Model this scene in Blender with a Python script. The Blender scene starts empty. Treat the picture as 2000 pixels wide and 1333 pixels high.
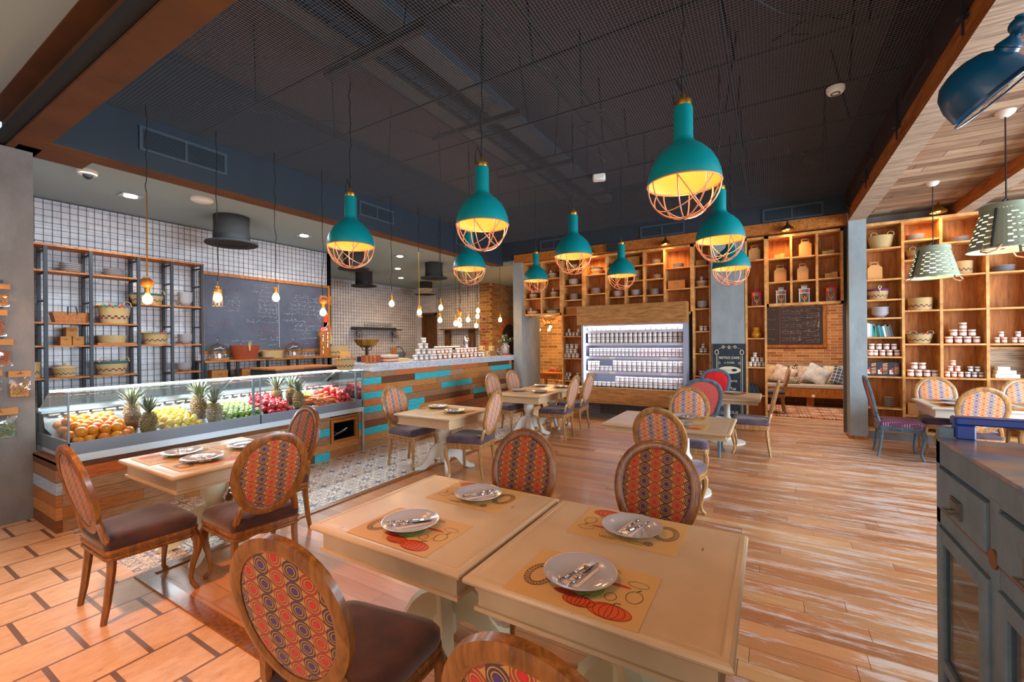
import bpy, math, random
from mathutils import Vector, Matrix
PI = math.pi
sc = bpy.context.scene
COL = sc.collection
# ------------------------------------------------------------ camera
def make_camera():
    yaw, rho = math.radians(30.8), math.radians(.54)
    fw = Vector((-math.sin(yaw), math.cos(yaw), 0)); r0 = Vector((math.cos(yaw), math.sin(yaw), 0)); up = Vector((0, 0, 1))
    cx = r0*math.cos(rho)-up*math.sin(rho); cy = up*math.cos(rho)+r0*math.sin(rho)
    cd = bpy.data.cameras.new('camera'); cd.sensor_width = 36; cd.lens = 845/2000*36; cd.clip_start = .02
    c = bpy.data.objects.new('camera', cd); COL.objects.link(c)
    m = Matrix((cx, cy, -fw)).transposed().to_4x4(); m.translation = (0, 0, 1.65)
    c.matrix_world = m; sc.camera = c
make_camera()
# ------------------------------------------------------------ world, lights, exposure
sc.view_settings.view_transform = 'Standard'; sc.view_settings.look = 'None'; sc.view_settings.gamma = 1; sc.view_settings.use_curve_mapping = False
sc.view_settings.exposure = .35
sc.cycles.max_bounces = 6; sc.cycles.diffuse_bounces = 4; sc.cycles.glossy_bounces = 3; sc.cycles.transmission_bounces = 6; sc.cycles.transparent_max_bounces = 8
sc.cycles.sample_clamp_indirect = 4; sc.cycles.use_denoising = True; sc.cycles.caustics_reflective = False; sc.cycles.caustics_refractive = False
w = bpy.data.worlds.new('sky'); sc.world = w; w.use_nodes = True
w.node_tree.nodes['Background'].inputs[0].default_value = (.62, .78, 1, 1); w.node_tree.nodes['Background'].inputs[1].default_value = 1.0
def light(name, kind, loc, power, col, size=.1, size_y=None, rot=(0, 0, 0), spot=None, blend=.5):
    l = bpy.data.lights.new(name, kind); l.energy = power; l.color = col
    if kind == 'AREA':
        l.shape = 'RECTANGLE'; l.size = size; l.size_y = size_y or size
    else: l.shadow_soft_size = size
    if kind == 'SPOT': l.spot_size = math.radians(spot or 90); l.spot_blend = blend
    o = bpy.data.objects.new(name, l); COL.objects.link(o); o.location = loc; o.rotation_euler = rot; return o
WARM = (1, .62, .3); COOL = (.72, .86, 1)
# daylight through the windows of the right hand wall
light('window_daylight_right', 'AREA', (5.9, 4.6, 1.9), 820, COOL, 2.6, 7, (0, math.radians(90), 0))
light('warm_fill_front', 'AREA', (0.2, -2.9, 2.0), 110, (1, .72, .5), 7, 2.6, (math.radians(90), 0, 0))  # added warm fill behind the camera, standing in for interior lamps
light('kitchen_cool_fill', 'AREA', (-6.3, 4.2, 3.58), 100, (.72, .90, 1), .5, 5.5)  # added cool fill under the kitchen ceiling, no fitting there
light('side_room_light', 'AREA', (.5, 11.4, 3.2), 90, (1, .8, .6), 1.6, 1.6)
light('left_room_light', 'AREA', (-4.6, 11.4, 3.2), 90, WARM, 1.2, 1.2)
light('back_kitchen_light', 'AREA', (-9.2, 10.3, 3.4), 60, WARM, 1.6, 1.6)
for n, x, y, p, c in (('a', -7.234, 2.337, 30, (1, .8, .6)), ('b', -7.299, 4.858, 30, (1, .8, .6)), ('c', -7.252, 7.194, 30, (1, .8, .6)), ('d', -8.521, 8.373, 26, (1, .75, .5)), ('e', -9.678, 9.634, 26, (1, .75, .5))):
    light('downlight_beam_'+n, 'SPOT', (x, y, 3.55), p*2.2, (1, .86, .72), .05, spot=135)
# warm ceiling spots over the entrance tiles (above the frame)
light('entrance_spot', 'SPOT', (-3.1, .1, 3.4), 330, (1, .40, .12), .08, spot=100, blend=.9)
light('entrance_spot_table', 'SPOT', (-1.2, .5, 3.4), 80, (1, .36, .12), .08, spot=110, blend=.9)
# ------------------------------------------------------------ mesh helper
def srgb(r, g, b):
    f = lambda c: (c/12.92 if c <= .04045 else ((c+.055)/1.055)**2.4)
    return (f(r/255), f(g/255), f(b/255))
class MB:
    def __init__(s): s.v = []; s.f = []; s.m = []; s.c = []; s.mi = 0; s.col = (1, 1, 1); s.T = None
    def add(s, vs, fs, T=None):
        b = len(s.v)
        T = T if T is not None else s.T
        for p in vs:
            p = Vector(p)
            if T is not None: p = T @ p
            s.v.append(tuple(p))
        for f in fs: s.f.append(tuple(b+i for i in f)); s.m.append(s.mi); s.c.append(s.col)
        return s
    def box(s, x0, x1, y0, y1, z0, z1, T=None):
        vs = [(x, y, z) for z in (z0, z1) for x, y in ((x0, y0), (x1, y0), (x1, y1), (x0, y1))]
        return s.add(vs, [(3, 2, 1, 0), (4, 5, 6, 7), (0, 1, 5, 4), (1, 2, 6, 5), (2, 3, 7, 6), (3, 0, 4, 7)], T)
    def cbox(s, c, d, T=None):
        return s.box(c[0]-d[0]/2, c[0]+d[0]/2, c[1]-d[1]/2, c[1]+d[1]/2, c[2]-d[2]/2, c[2]+d[2]/2, T)
    def bbox(s, x0, x1, y0, y1, z0, z1, b=.01, T=None):      # box with chamfered top and vertical edges
        vs = []; R = []
        def ring(i, z): return [(x0+i+0, y0+b, z), (x0+b, y0+i, z), (x1-b, y0+i, z), (x1-i, y0+b, z), (x1-i, y1-b, z), (x1-b, y1-i, z), (x0+b, y1-i, z), (x0+i, y1-b, z)]
        for i, z in ((b*.7, z0), (0, z0+b*.7), (0, z1-b*.7), (b*.7, z1)): vs += ring(i, z)
        fs = [tuple(range(7, -1, -1)), tuple(range(24, 32))]
        for k in range(3):
            for j in range(8): a = k*8+j; c = k*8+(j+1) % 8; fs.append((a, c, c+8, a+8))
        return s.add(vs, fs, T)
    def lathe(s, prof, n=24, c=(0, 0, 0), T=None, sx=1, sy=1, a0=0, a1=None, cap=True):
        full = a1 is None; a1 = 2*PI if full else a1
        m = n if full else n+1; vs = []
        for r, z in prof:
            for i in range(m):
                a = a0+(a1-a0)*i/n; vs.append((c[0]+r*sx*math.cos(a), c[1]+r*sy*math.sin(a), c[2]+z))
        fs = []
        for k in range(len(prof)-1):
            for i in range(n):
                j = (i+1) % m; fs.append((k*m+i, k*m+j, (k+1)*m+j, (k+1)*m+i))
        if full and cap:
            if prof[0][0] > 1e-6: fs.append(tuple(range(m-1, -1, -1)))
            if prof[-1][0] > 1e-6: fs.append(tuple(range((len(prof)-1)*m, len(prof)*m)))
        return s.add(vs, fs, T)
    def tube(s, pts, r, n=6, closed=False, T=None, flat=1):
        pts = [Vector(p) for p in pts]; L = len(pts); vs = []; up = None
        rr = r if isinstance(r, (list, tuple)) else [r]*L
        for i, p in enumerate(pts):
            a = pts[i-1] if (i or closed) else p; b = pts[(i+1) % L] if (i < L-1 or closed) else p
            t = (b-a).normalized()
            if up is None: up = Vector((0, 0, 1)) if abs(t.z) < .9 else Vector((0, 1, 0))
            sd = t.cross(up); sd = sd.normalized() if sd.length > 1e-6 else t.orthogonal().normalized()
            u2 = sd.cross(t).normalized(); up = u2
            for k in range(n):
                an = 2*PI*k/n; vs.append(p+sd*math.cos(an)*rr[i]+u2*math.sin(an)*rr[i]*flat)
        fs = []
        for i in range(L if closed else L-1):
            j = (i+1) % L
            for k in range(n): fs.append((i*n+k, i*n+(k+1) % n, j*n+(k+1) % n, j*n+k))
        if not closed: fs += [tuple(range(n-1, -1, -1)), tuple(range((L-1)*n, L*n))]
        return s.add(vs, fs, T)
    def prism(s, poly, z0, z1, T=None):
        n = len(poly); vs = [(x, y, z0) for x, y in poly]+[(x, y, z1) for x, y in poly]
        return s.add(vs, [tuple(range(n-1, -1, -1)), tuple(range(n, 2*n))]+[(i, (i+1) % n, n+(i+1) % n, n+i) for i in range(n)], T)
    def loft(s, rings, T=None, cap=True, closed=False):
        n = len(rings[0]); vs = [p for r in rings for p in r]; fs = []
        K = len(rings)
        for k in range(K if closed else K-1):
            k2 = (k+1) % K
            for i in range(n): fs.append((k*n+i, k*n+(i+1) % n, k2*n+(i+1) % n, k2*n+i))
        if cap and not closed: fs += [tuple(range(n-1, -1, -1)), tuple(range((K-1)*n, K*n))]
        return s.add(vs, fs, T)
    def ball(s, c, r, n=12, m=8, T=None, sz=1):
        return s.lathe([(r*math.sin(PI*k/m), -r*sz*math.cos(PI*k/m)) for k in range(m+1)], n, c, T)
    def obj(s, name, mats, parent=None, loc=None, rz=0, smooth=40, label=None):
        me = bpy.data.meshes.new(name); me.from_pydata(s.v, [], s.f)
        mats = mats if isinstance(mats, (list, tuple)) else [mats]
        for m in mats: me.materials.append(m)
        me.polygons.foreach_set('material_index', s.m)
        at = me.attributes.new('col', 'FLOAT_COLOR', 'FACE')
        at.data.foreach_set('color', [x for c in s.c for x in (*c, 1)])
        if smooth:
            me.polygons.foreach_set('use_smooth', [True]*len(s.f))
            try: me.set_sharp_from_angle(angle=math.radians(smooth))
            except Exception: pass
        me.update()
        o = bpy.data.objects.new(name, me); COL.objects.link(o)
        if parent is not None: o.parent = parent
        if loc: o.location = loc
        if rz: o.rotation_euler[2] = rz
        if label: o['label'] = label
        return o
def tag(o, label, cat, group=None, kind=None):
    o['label'] = label; o['category'] = cat
    if group: o['group'] = group
    if kind: o['kind'] = kind
    return o
def thing(name, label, cat, loc=(0, 0, 0), rz=0, group=None):
    o = bpy.data.objects.new(name, None); o.empty_display_size = .1; COL.objects.link(o)
    o.location = loc; o.rotation_euler[2] = rz
    return tag(o, label, cat, group)
def struct(name, mb, mat, label=None):
    o = mb.obj(name, mat, smooth=0); o['kind'] = 'structure'
    if label: o['label'] = label
    return o
KIDS = {}
def kids(o): return [c for c in bpy.data.objects if c.parent == o]
def dup(root, loc, rz=0, label=None, group=None, color=None, scale=None):
    key = root.name
    if key not in KIDS: KIDS[key] = [(c, kids(c)) for c in kids(root)]
    r = root.copy(); COL.objects.link(r); r.location = loc; r.rotation_euler = (0, 0, rz)
    if scale: r.scale = scale if isinstance(scale, (tuple, list)) else (scale,)*3
    if label: r['label'] = label
    if group: r['group'] = group
    elif 'group' in r.keys() and label: del r['group']
    if color: r.color = (*color, 1)
    for c, gs in KIDS[key]:
        k = c.copy(); COL.objects.link(k); k.parent = r
        if color: k.color = (*color, 1)
        for g in gs:
            h = g.copy(); COL.objects.link(h); h.parent = k
    return r
FIRST = {}
def place(proto, loc, rz=0, label=None, group=None, color=None, scale=None):
    """the first call moves the prototype itself, later calls copy it"""
    if proto.name not in FIRST:
        FIRST[proto.name] = 1
        if proto.name not in KIDS: KIDS[proto.name] = [(c, kids(c)) for c in kids(proto)]
        proto.location = loc; proto.rotation_euler = (0, 0, rz)
        if scale: proto.scale = scale if isinstance(scale, (tuple, list)) else (scale,)*3
        if label: proto['label'] = label
        if group: proto['group'] = group
        if color: proto.color = (*color, 1)
        for c, _ in KIDS[proto.name]:
            if color: c.color = (*color, 1)
        return proto
    r = dup(proto, loc, rz, label, group, color, scale)
    if not scale: r.scale = (1, 1, 1)
    return r
# ------------------------------------------------------------ materials
class S:
    """a tiny expression wrapper over shader math nodes"""
    def __init__(s, nt, k): s.nt = nt; s.k = k
    def op(s, o, *a):
        n = s.nt.nodes.new('ShaderNodeMath'); n.operation = o
        for i, x in enumerate((s,)+a):
            if isinstance(x, S): s.nt.links.new(x.k, n.inputs[i])
            else: n.inputs[i].default_value = x
        return S(s.nt, n.outputs[0])
    def __add__(s, o): return s.op('ADD', o)
    def __sub__(s, o): return s.op('SUBTRACT', o)
    def __mul__(s, o): return s.op('MULTIPLY', o)
    def __truediv__(s, o): return s.op('DIVIDE', o)
    def floor(s): return s.op('FLOOR')
    def mod(s, o): return s.op('FLOORED_MODULO', o)
    def abs(s): return s.op('ABSOLUTE')
    def sqrt(s): return s.op('SQRT')
    def sin(s): return s.op('SINE')
    def gt(s, o): return s.op('GREATER_THAN', o)
    def lt(s, o): return s.op('LESS_THAN', o)
    def mn(s, o): return s.op('MINIMUM', o)
    def mx(s, o): return s.op('MAXIMUM', o)
class Mt:
    def __init__(s, name, rough=.6, metal=0, spec=.4, coat=0, trans=0, emis=None, es=0, alpha=None, ior=None, sheen=0):
        s.mat = bpy.data.materials.new(name); s.mat.use_nodes = True; s.nt = s.mat.node_tree; s.b = s.nt.nodes['Principled BSDF']; i = s.b.inputs
        i['Roughness'].default_value = rough; i['Metallic'].default_value = metal; i['Specular IOR Level'].default_value = spec
        i['Coat Weight'].default_value = coat; i['Coat Roughness'].default_value = .15; i['Transmission Weight'].default_value = trans; i['Sheen Weight'].default_value = sheen
        if ior: i['IOR'].default_value = ior
        if alpha is not None: i['Alpha'].default_value = alpha
        if emis: i['Emission Color'].default_value = (*emis, 1); i['Emission Strength'].default_value = es
    def node(s, t, **kw):
        n = s.nt.nodes.new(t)
        for k, v in kw.items(): setattr(n, k, v)
        return n
    def link(s, a, b): s.nt.links.new(a.k if isinstance(a, S) else a, b)
    def co(s, kind='Object'):
        n = s.node('ShaderNodeTexCoord'); x = s.node('ShaderNodeSeparateXYZ'); s.link(n.outputs[kind], x.inputs[0])
        return n.outputs[kind], S(s.nt, x.outputs[0]), S(s.nt, x.outputs[1]), S(s.nt, x.outputs[2])
    def world(s):
        n = s.node('ShaderNodeNewGeometry'); x = s.node('ShaderNodeSeparateXYZ'); s.link(n.outputs['Position'], x.inputs[0])
        return n.outputs['Position'], S(s.nt, x.outputs[0]), S(s.nt, x.outputs[1]), S(s.nt, x.outputs[2])
    def scaled(s, vec, sc_, off=(0, 0, 0)):
        n = s.node('ShaderNodeMapping'); s.link(vec, n.inputs[0]); n.inputs[3].default_value = sc_; n.inputs[1].default_value = off; return n.outputs[0]
    def noise(s, vec, scale=5, det=4, rough=.6, out=0, dist=0):
        n = s.node('ShaderNodeTexNoise'); s.link(vec, n.inputs['Vector']); n.inputs['Scale'].default_value = scale; n.inputs['Detail'].default_value = det
        n.inputs['Roughness'].default_value = rough; n.inputs['Distortion'].default_value = dist; return S(s.nt, n.outputs[out])
    def vor(s, vec, scale=5, feat='F1', out=0):
        n = s.node('ShaderNodeTexVoronoi', feature=feat); s.link(vec, n.inputs['Vector']); n.inputs['Scale'].default_value = scale; return S(s.nt, n.outputs[out])
    def white(s, vec):
        n = s.node('ShaderNodeTexWhiteNoise'); s.link(vec, n.inputs[0]); return S(s.nt, n.outputs[0])
    def comb(s, x, y, z=0):
        n = s.node('ShaderNodeCombineXYZ')
        for i, v in enumerate((x, y, z)):
            if isinstance(v, S): s.link(v, n.inputs[i])
            else: n.inputs[i].default_value = v
        return n.outputs[0]
    def ramp(s, fac, stops, interp='LINEAR'):
        n = s.node('ShaderNodeValToRGB'); s.link(fac, n.inputs[0]); cr = n.color_ramp; cr.interpolation = interp
        while len(cr.elements) < len(stops): cr.elements.new(.5)
        for e, (p, c) in zip(cr.elements, stops): e.position = p; e.color = (*c, 1)
        return S(s.nt, n.outputs[0])
    def mix(s, f, a, b, mode='MIX'):
        n = s.node('ShaderNodeMix', data_type='RGBA', blend_type=mode)
        for i, v in ((0, f), (6, a), (7, b)):
            if isinstance(v, (S,)) : s.link(v, n.inputs[i])
            elif hasattr(v, 'is_linked'): s.link(v, n.inputs[i])
            elif i == 0: n.inputs[0].default_value = v
            else: n.inputs[i].default_value = (*v, 1)
        return S(s.nt, n.outputs[2])
    def attr(s, name='col'):
        n = s.node('ShaderNodeAttribute', attribute_name=name); return S(s.nt, n.outputs['Color'])
    def base(s, c):
        if isinstance(c, S): s.link(c, s.b.inputs['Base Color'])
        else: s.b.inputs['Base Color'].default_value = (*c, 1)
        return s
    def bump(s, h, strength=.3, dist=.01):
        n = s.node('ShaderNodeBump'); s.link(h, n.inputs['Height']); n.inputs['Strength'].default_value = strength; n.inputs['Distance'].default_value = dist
        s.link(n.outputs[0], s.b.inputs['Normal']); return s
def plain(name, c, rough=.6, **k):
    m = Mt(name, rough, **k); m.base(c); return m.mat
def vcol(name, rough=.6, grain=0, gscale=(1, 1, 1), **k):
    m = Mt(name, rough, **k); a = m.attr()
    if grain:
        v, *_ = m.co(); n = m.noise(m.scaled(v, gscale), 6, 6, .65)
        a = m.mix(1, a, m.ramp(n, [(.25, (1-grain,)*3), (.7, (1+grain*.3,)*3)]), 'MULTIPLY'); m.bump(n, .15, .004)
    m.base(a); return m.mat
def wood(name, c1, c2, gs=(2, 2, 30), rough=.45, coat=.1, scale=2.2, bump=.1):
    m = Mt(name, rough, coat=coat); v, *_ = m.co(); n = m.noise(m.scaled(v, gs), scale, 6, .6, dist=.6)
    m.base(m.ramp(n, [(.3, c1), (.68, c2)])).bump(n, bump, .003); return m.mat
M = {}
M['paint'] = vcol('painted', .55)
M['gloss'] = vcol('glossy_glaze', .2, coat=.3)
M['chair_wood'] = wood('chair_wood', srgb(84, 46, 14), srgb(148, 90, 36), (18, 18, 2.5), .32, .35)
M['chair_wood_daylit'] = wood('daylit_chair_wood', srgb(118, 82, 44), srgb(190, 142, 84), (18, 18, 2.5), .36, .3)  # same chair wood, with daylight put into a paler colour
M['plank'] = vcol('reclaimed_plank', .7, .55, (1, 1.5, 18))
M['plank_x'] = vcol('reclaimed_plank_x', .7, .5, (1.5, 1, 18))
M['door'] = wood('dark_door_wood', srgb(62, 38, 18), srgb(104, 68, 34), (9, 9, 2), .6, 0)
M['shelf'] = wood('shelf_pine', srgb(168, 108, 50), srgb(226, 168, 96), (3, 3, 3), .5, 0)
M['shelfback'] = wood('shelf_back_boards', srgb(146, 84, 34), srgb(206, 136, 68), (9, 9, 1.1), .6, 0)
M['fridgewood'] = wood('fridge_wood', srgb(130, 84, 40), srgb(190, 134, 74), (2, 9, 14), .5, 0)
M['oak'] = wood('oak_frame', srgb(128, 70, 20), srgb(186, 112, 40), (9, 9, 3), .5, 0)
M['greywood'] = wood('weathered_grey_wood', srgb(112, 92, 76), srgb(186, 162, 136), (1.6, 22, 22), .75, 0)
M['beamside'] = wood('orange_beam_wood', srgb(120, 62, 16), srgb(196, 118, 40), (14, 1.5, 14), .6, 0)
M['brass'] = plain('brass', srgb(168, 118, 46), .32, metal=.9)
M['copper'] = plain('copper_wire', srgb(214, 156, 120), .35, metal=.35)
M['steel'] = plain('brushed_steel', srgb(190, 196, 200), .28, metal=.9)
M['silver'] = plain('polished_cutlery', srgb(214, 216, 220), .18, metal=1)
M['iron'] = plain('dark_iron', srgb(48, 52, 58), .5, metal=.3)
M['black'] = plain('black_cable', srgb(22, 22, 24), .6)
M['white'] = plain('white_plastic', srgb(226, 222, 214), .45)
M['plate'] = plain('white_porcelain', srgb(176, 174, 178), .14, coat=.5)
M['jarwhite'] = plain('jar_lid_white', srgb(222, 220, 216), .35)
M['gl'] = Mt('clear_glass', .02, trans=1, ior=1.3, spec=.5).base((1, 1, 1)).mat
def thin_glass(name, tint, op):
    m = bpy.data.materials.new(name); m.use_nodes = True; nt = m.node_tree; nt.nodes.clear()
    o = nt.nodes.new('ShaderNodeOutputMaterial'); t = nt.nodes.new('ShaderNodeBsdfTransparent'); g = nt.nodes.new('ShaderNodeBsdfGlossy'); mx = nt.nodes.new('ShaderNodeMixShader'); fr = nt.nodes.new('ShaderNodeFresnel'); fr.inputs[0].default_value = 1.45
    ad = nt.nodes.new('ShaderNodeMath'); ad.operation = 'ADD'; ad.inputs[1].default_value = op; fm = nt.nodes.new('ShaderNodeMath'); fm.operation = 'MULTIPLY'; fm.inputs[1].default_value = .5; nt.links.new(fr.outputs[0], fm.inputs[0]); nt.links.new(fm.outputs[0], ad.inputs[0])
    t.inputs[0].default_value = (*tint, 1); g.inputs['Roughness'].default_value = .03
    nt.links.new(ad.outputs[0], mx.inputs[0]); nt.links.new(t.outputs[0], mx.inputs[1]); nt.links.new(g.outputs[0], mx.inputs[2]); nt.links.new(mx.outputs[0], o.inputs[0]); return m
M['glass'] = thin_glass('sheet_glass', (.93, .97, .96), .0)
M['vesselglass'] = thin_glass('glass_vessel', (.86, .9, .9), .06)
M['teal'] = plain('teal_enamel', srgb(0, 128, 132), .38, coat=.15)
M['teal_in'] = plain('glow_tinted_lamp_inside', srgb(238, 176, 96), .6)  # cream lining with the bulb's orange glow put into its colour
M['bulb'] = Mt('glowing_bulb', .3, emis=(1, .5, .16), es=22).base((1, .8, .5)).mat
M['led'] = Mt('led_strip', .3, emis=(.88, .88, 1), es=9).base((1, 1, 1)).mat
M['downlight'] = Mt('downlight_glow', .3, emis=(1, .8, .62), es=14).base((1, 1, 1)).mat
def m_fabric(name, cA, cB, cmid, gold):
    m = Mt(name, .75, sheen=.2); v, x, y, z = m.co(); p = .062; q = .070
    u = x/p; c = (u+.5).floor(); fu = u-c; odd = c.mod(2); vv = z/q+odd*.5; fv = vv-(vv+.5).floor()
    r = (fu*fu*.79+fv*fv).sqrt()*.93
    def rp(cc, mid): return m.ramp(r, [(0, mid), (.13, cc), (.19, gold), (.23, cc), (.32, gold), (.36, cc), (.48, gold), (.50, gold)], 'CONSTANT')
    m.base(m.mix(odd, rp(cA, cmid[0]), rp(cB, cmid[1]))).bump(m.noise(v, 400, 2), .1, .001); return m.mat
M['fabric'] = m_fabric('ring_pattern_fabric', srgb(150, 46, 18), srgb(72, 42, 42), (srgb(190, 24, 16), srgb(66, 34, 104)), srgb(176, 122, 50))
M['fabric_daylit'] = m_fabric('daylit_ring_pattern_fabric', srgb(206, 116, 70), srgb(112, 108, 140), (srgb(220, 80, 66), srgb(96, 84, 150)), srgb(226, 190, 132))  # same ring fabric, daylight put into paler colours
def m_velvet(name, a, b):
    m = Mt(name, .8, sheen=.35, spec=.2); v, *_ = m.co(); m.base(m.ramp(m.noise(v, 6, 3), [(.3, a), (.7, b)])); return m.mat
M['velvet'] = m_velvet('brown_velvet', srgb(40, 18, 12), srgb(78, 38, 24))
M['velvet_dark'] = m_velvet('aubergine_velvet', srgb(62, 46, 60), srgb(94, 74, 88))
def m_plaid():
    m = Mt('plaid_seat', .8); v, x, y, z = m.co(); g = ((x*260).sin().gt(.3)*.5)+((y*260).sin().gt(.3)*.5)
    m.base(m.ramp(g, [(0, srgb(120, 66, 92)), (.5, srgb(92, 60, 96)), (1, srgb(178, 150, 180))])); return m.mat
M['plaid'] = m_plaid()
def m_cane():
    m = Mt('red_cane', .6); v, x, y, z = m.co(); s_ = 190
    g = (x*s_).sin().abs().gt(.86).mx((z*s_).sin().abs().gt(.86))
    m.base(m.mix(g, srgb(170, 16, 24), srgb(214, 120, 112))); return m.mat
M['cane'] = m_cane()
M['redfab'] = m_velvet('red_upholstery', srgb(178, 16, 24), srgb(214, 34, 36))
M['blueframe'] = wood('slate_blue_paint', srgb(58, 78, 92), srgb(96, 122, 138), (5, 5, 3), .5, 0)
def m_cream():
    m = Mt('cream_table_paint', .38, coat=.15); v, x, y, z = m.co(); n = m.noise(v, 2.5, 4); w_ = m.noise(m.scaled(v, (6, 1, 1)), 2.6, 3)*z.gt(.745)
    c = m.ramp(n, [(.3, srgb(186, 158, 122)), (.7, srgb(204, 178, 142))])
    m.base(m.mix(w_.gt(.69), c, srgb(160, 96, 74))); return m.mat
M['cream'] = m_cream()
M['cream_leg'] = plain('cream_leg_paint', srgb(206, 198, 160), .42)
M['whitepaint'] = plain('white_leg_paint', srgb(214, 212, 202), .42)
M['kraft'] = vcol('kraft_card', .8, .12, (3, 3, 3))
def m_straw():
    m = Mt('woven_straw', .85); v, x, y, z = m.co(); a = m.attr()
    n = m.node('ShaderNodeTexWave', wave_type='BANDS', bands_direction='Z'); m.link(v, n.inputs[0]); n.inputs['Scale'].default_value = 26; n.inputs['Distortion'].default_value = 3; n.inputs['Detail Scale'].default_value = 14
    m.base(m.mix(1, a, m.ramp(S(m.nt, n.outputs[1]), [(0, (.6, .55, .5)), (1, (1.1, 1.1, 1.1))]), 'MULTIPLY')).bump(S(m.nt, n.outputs[1]), .5, .004); return m.mat
M['straw'] = m_straw()
def m_obj(name, rough, coat=0, noise=.25, sc_=12):
    m = Mt(name, rough, coat=coat); v, *_ = m.co(); n = m.node('ShaderNodeObjectInfo'); c = S(m.nt, n.outputs['Color'])
    m.base(m.mix(1, c, m.ramp(m.noise(v, sc_, 3), [(.3, (1-noise,)*3), (.7, (1, 1, 1))]), 'MULTIPLY')).bump(m.noise(v, 120, 2), .12, .002); return m.mat
M['fruit'] = m_obj('fruit_skin', .35, .2)
M['objcol'] = m_obj('coloured_item', .5, 0, .05)
M['chalk'] = plain('chalk_line', srgb(214, 212, 206), .9)
# ------------------------------------------------------------ setting materials
def m_floorwood():
    m = Mt('floor_planks', .34, coat=.12); v, x, y, z = m.world()
    W = .125; L = 1.7; row = (y/W).floor(); off = m.white(m.comb(row, 3.3)); px = x/L+off*7; pl = px.floor(); rnd = m.white(m.comb(row, pl, 5)); rnd2 = m.white(m.comb(pl, row, 9))
    c = m.ramp(rnd, [(0, srgb(160, 104, 66)), (.3, srgb(186, 124, 78)), (.55, srgb(200, 142, 94)), (.8, srgb(172, 124, 88)), (1, srgb(212, 158, 104))])
    g = m.noise(m.scaled(v, (1.2, 16, 1)), 3, 6, .65, dist=.5); c = m.mix(1, c, m.ramp(g, [(.3, (.84, .82, .80)), (.7, (1.04, 1.02, 1))]), 'MULTIPLY')
    wear_sheen = m.noise(m.scaled(v, (.7, 5, 1)), 2.3, 7, .72); fine = m.noise(m.scaled(v, (4, 30, 1)), 4, 4, .7)
    # pale worn patches; daylight sheen painted in as more of them towards the window side
    k = (wear_sheen+fine*.25+(x*.05+.04).mn(.10).mx(-.08)+rnd2*.05-.005); c = m.mix(m.ramp(k, [(.70, (0, 0, 0)), (.80, (.65, .65, .65))]), c, srgb(214, 204, 196))
    gap = ((y/W).mod(1).lt(.022)).mx((px.mod(1)*L).lt(.003)); c = m.mix(gap, c, srgb(92, 58, 40))
    m.base(c).bump((g*.4)-gap, .25, .003)
    m.link(m.ramp(wear_sheen, [(.3, (.26,)*3), (.7, (.5,)*3)]), m.b.inputs['Roughness']); return m.mat
def m_stone():
    m = Mt('stone_tiles', .42, coat=.05); v, x, y, z = m.world(); W = .345; L = .33
    xr = (x+3.9)/W; row = xr.floor(); yr = (y-.655)/L+row.mod(2)*.5; fx = xr.mod(1); fy = yr.mod(1)
    gap = fx.lt(.045).mx(fy.lt(.075)); rnd = m.white(m.comb(row, yr.floor(), 2))
    n = m.noise(m.scaled(v, (6, 2.4, 1)), 2.4, 7, .7); pit = m.noise(m.scaled(v, (16, 8, 1)), 3, 5, .75)
    c = m.ramp(n+rnd*.12, [(.3, srgb(186, 140, 106)), (.6, srgb(214, 174, 138)), (.85, srgb(226, 192, 158))])
    c = m.mix(m.ramp(pit, [(.60, (0, 0, 0)), (.68, (.6, .6, .6))]), c, srgb(130, 78, 52)); c = m.mix(gap, c, srgb(112, 84, 72))
    m.base(c).bump(n*.3-gap-m.ramp(pit, [(.6, (0, 0, 0)), (.72, (.5, .5, .5))]), .35, .006); return m.mat
def m_encaustic():
    m = Mt('patterned_cement_tiles', .42, coat=.1); v, x, y, z = m.world(); T_ = .42
    u = ((x/T_).mod(1)-.5).abs(); w_ = ((y/T_).mod(1)-.5).abs(); a = u.mx(w_); b = u.mn(w_)
    n = m.noise(m.comb(a*1.9, b*1.9, 3.7), 11, 1.5, .5, dist=1.1); r = ((u*u+w_*w_)).sqrt()
    k = n.gt(.52); flower = (r+((a*40).sin()*.015)).lt(.085); k = k.mx(flower); edge = a.gt(.488); k = k.mx(edge)
    c = m.mix(k, srgb(226, 214, 192), srgb(58, 76, 122)); wv = m.noise(v, 1.3, 3); c = m.mix(m.ramp(wv, [(.45, (0, 0, 0)), (.7, (.35, .35, .35))]), c, srgb(196, 156, 120))
    m.base(c); return m.mat
def m_brick(name, ax, c1, c2, mortar, W=.29, H=.072):
    m = Mt(name, .8); v, x, y, z = m.world(); h = x if ax == 'x' else y
    row = (z/H).floor(); hx = h/W+row.mod(2)*.5; gap = (z/H).mod(1).lt(.11).mx(hx.mod(1).lt(.03)); rnd = m.white(m.comb(row, hx.floor(), 1)); n = m.noise(v, 14, 4)
    c = m.mix(gap, m.ramp(rnd*.7+n*.4, [(.1, c1), (.9, c2)]), mortar); m.base(c).bump(n*.2-gap, .4, .006); return m.mat
def m_walltile(name, ax):
    m = Mt(name, .35, coat=.2); v, x, y, z = m.world(); h = x if ax == 'x' else y; H = .105; W = .21
    row = (z/H).floor(); hx = h/W+row.mod(2)*.5; gap = (z/H).mod(1).lt(.045).mx(hx.mod(1).lt(.022)); rnd = m.white(m.comb(row, hx.floor()))
    m.base(m.mix(gap, m.ramp(rnd, [(0, srgb(190, 188, 192)), (1, srgb(208, 204, 206))]), srgb(160, 156, 160))).bump(m.noise(v, 9, 2)*.5-gap, .35, .004); return m.mat
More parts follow.
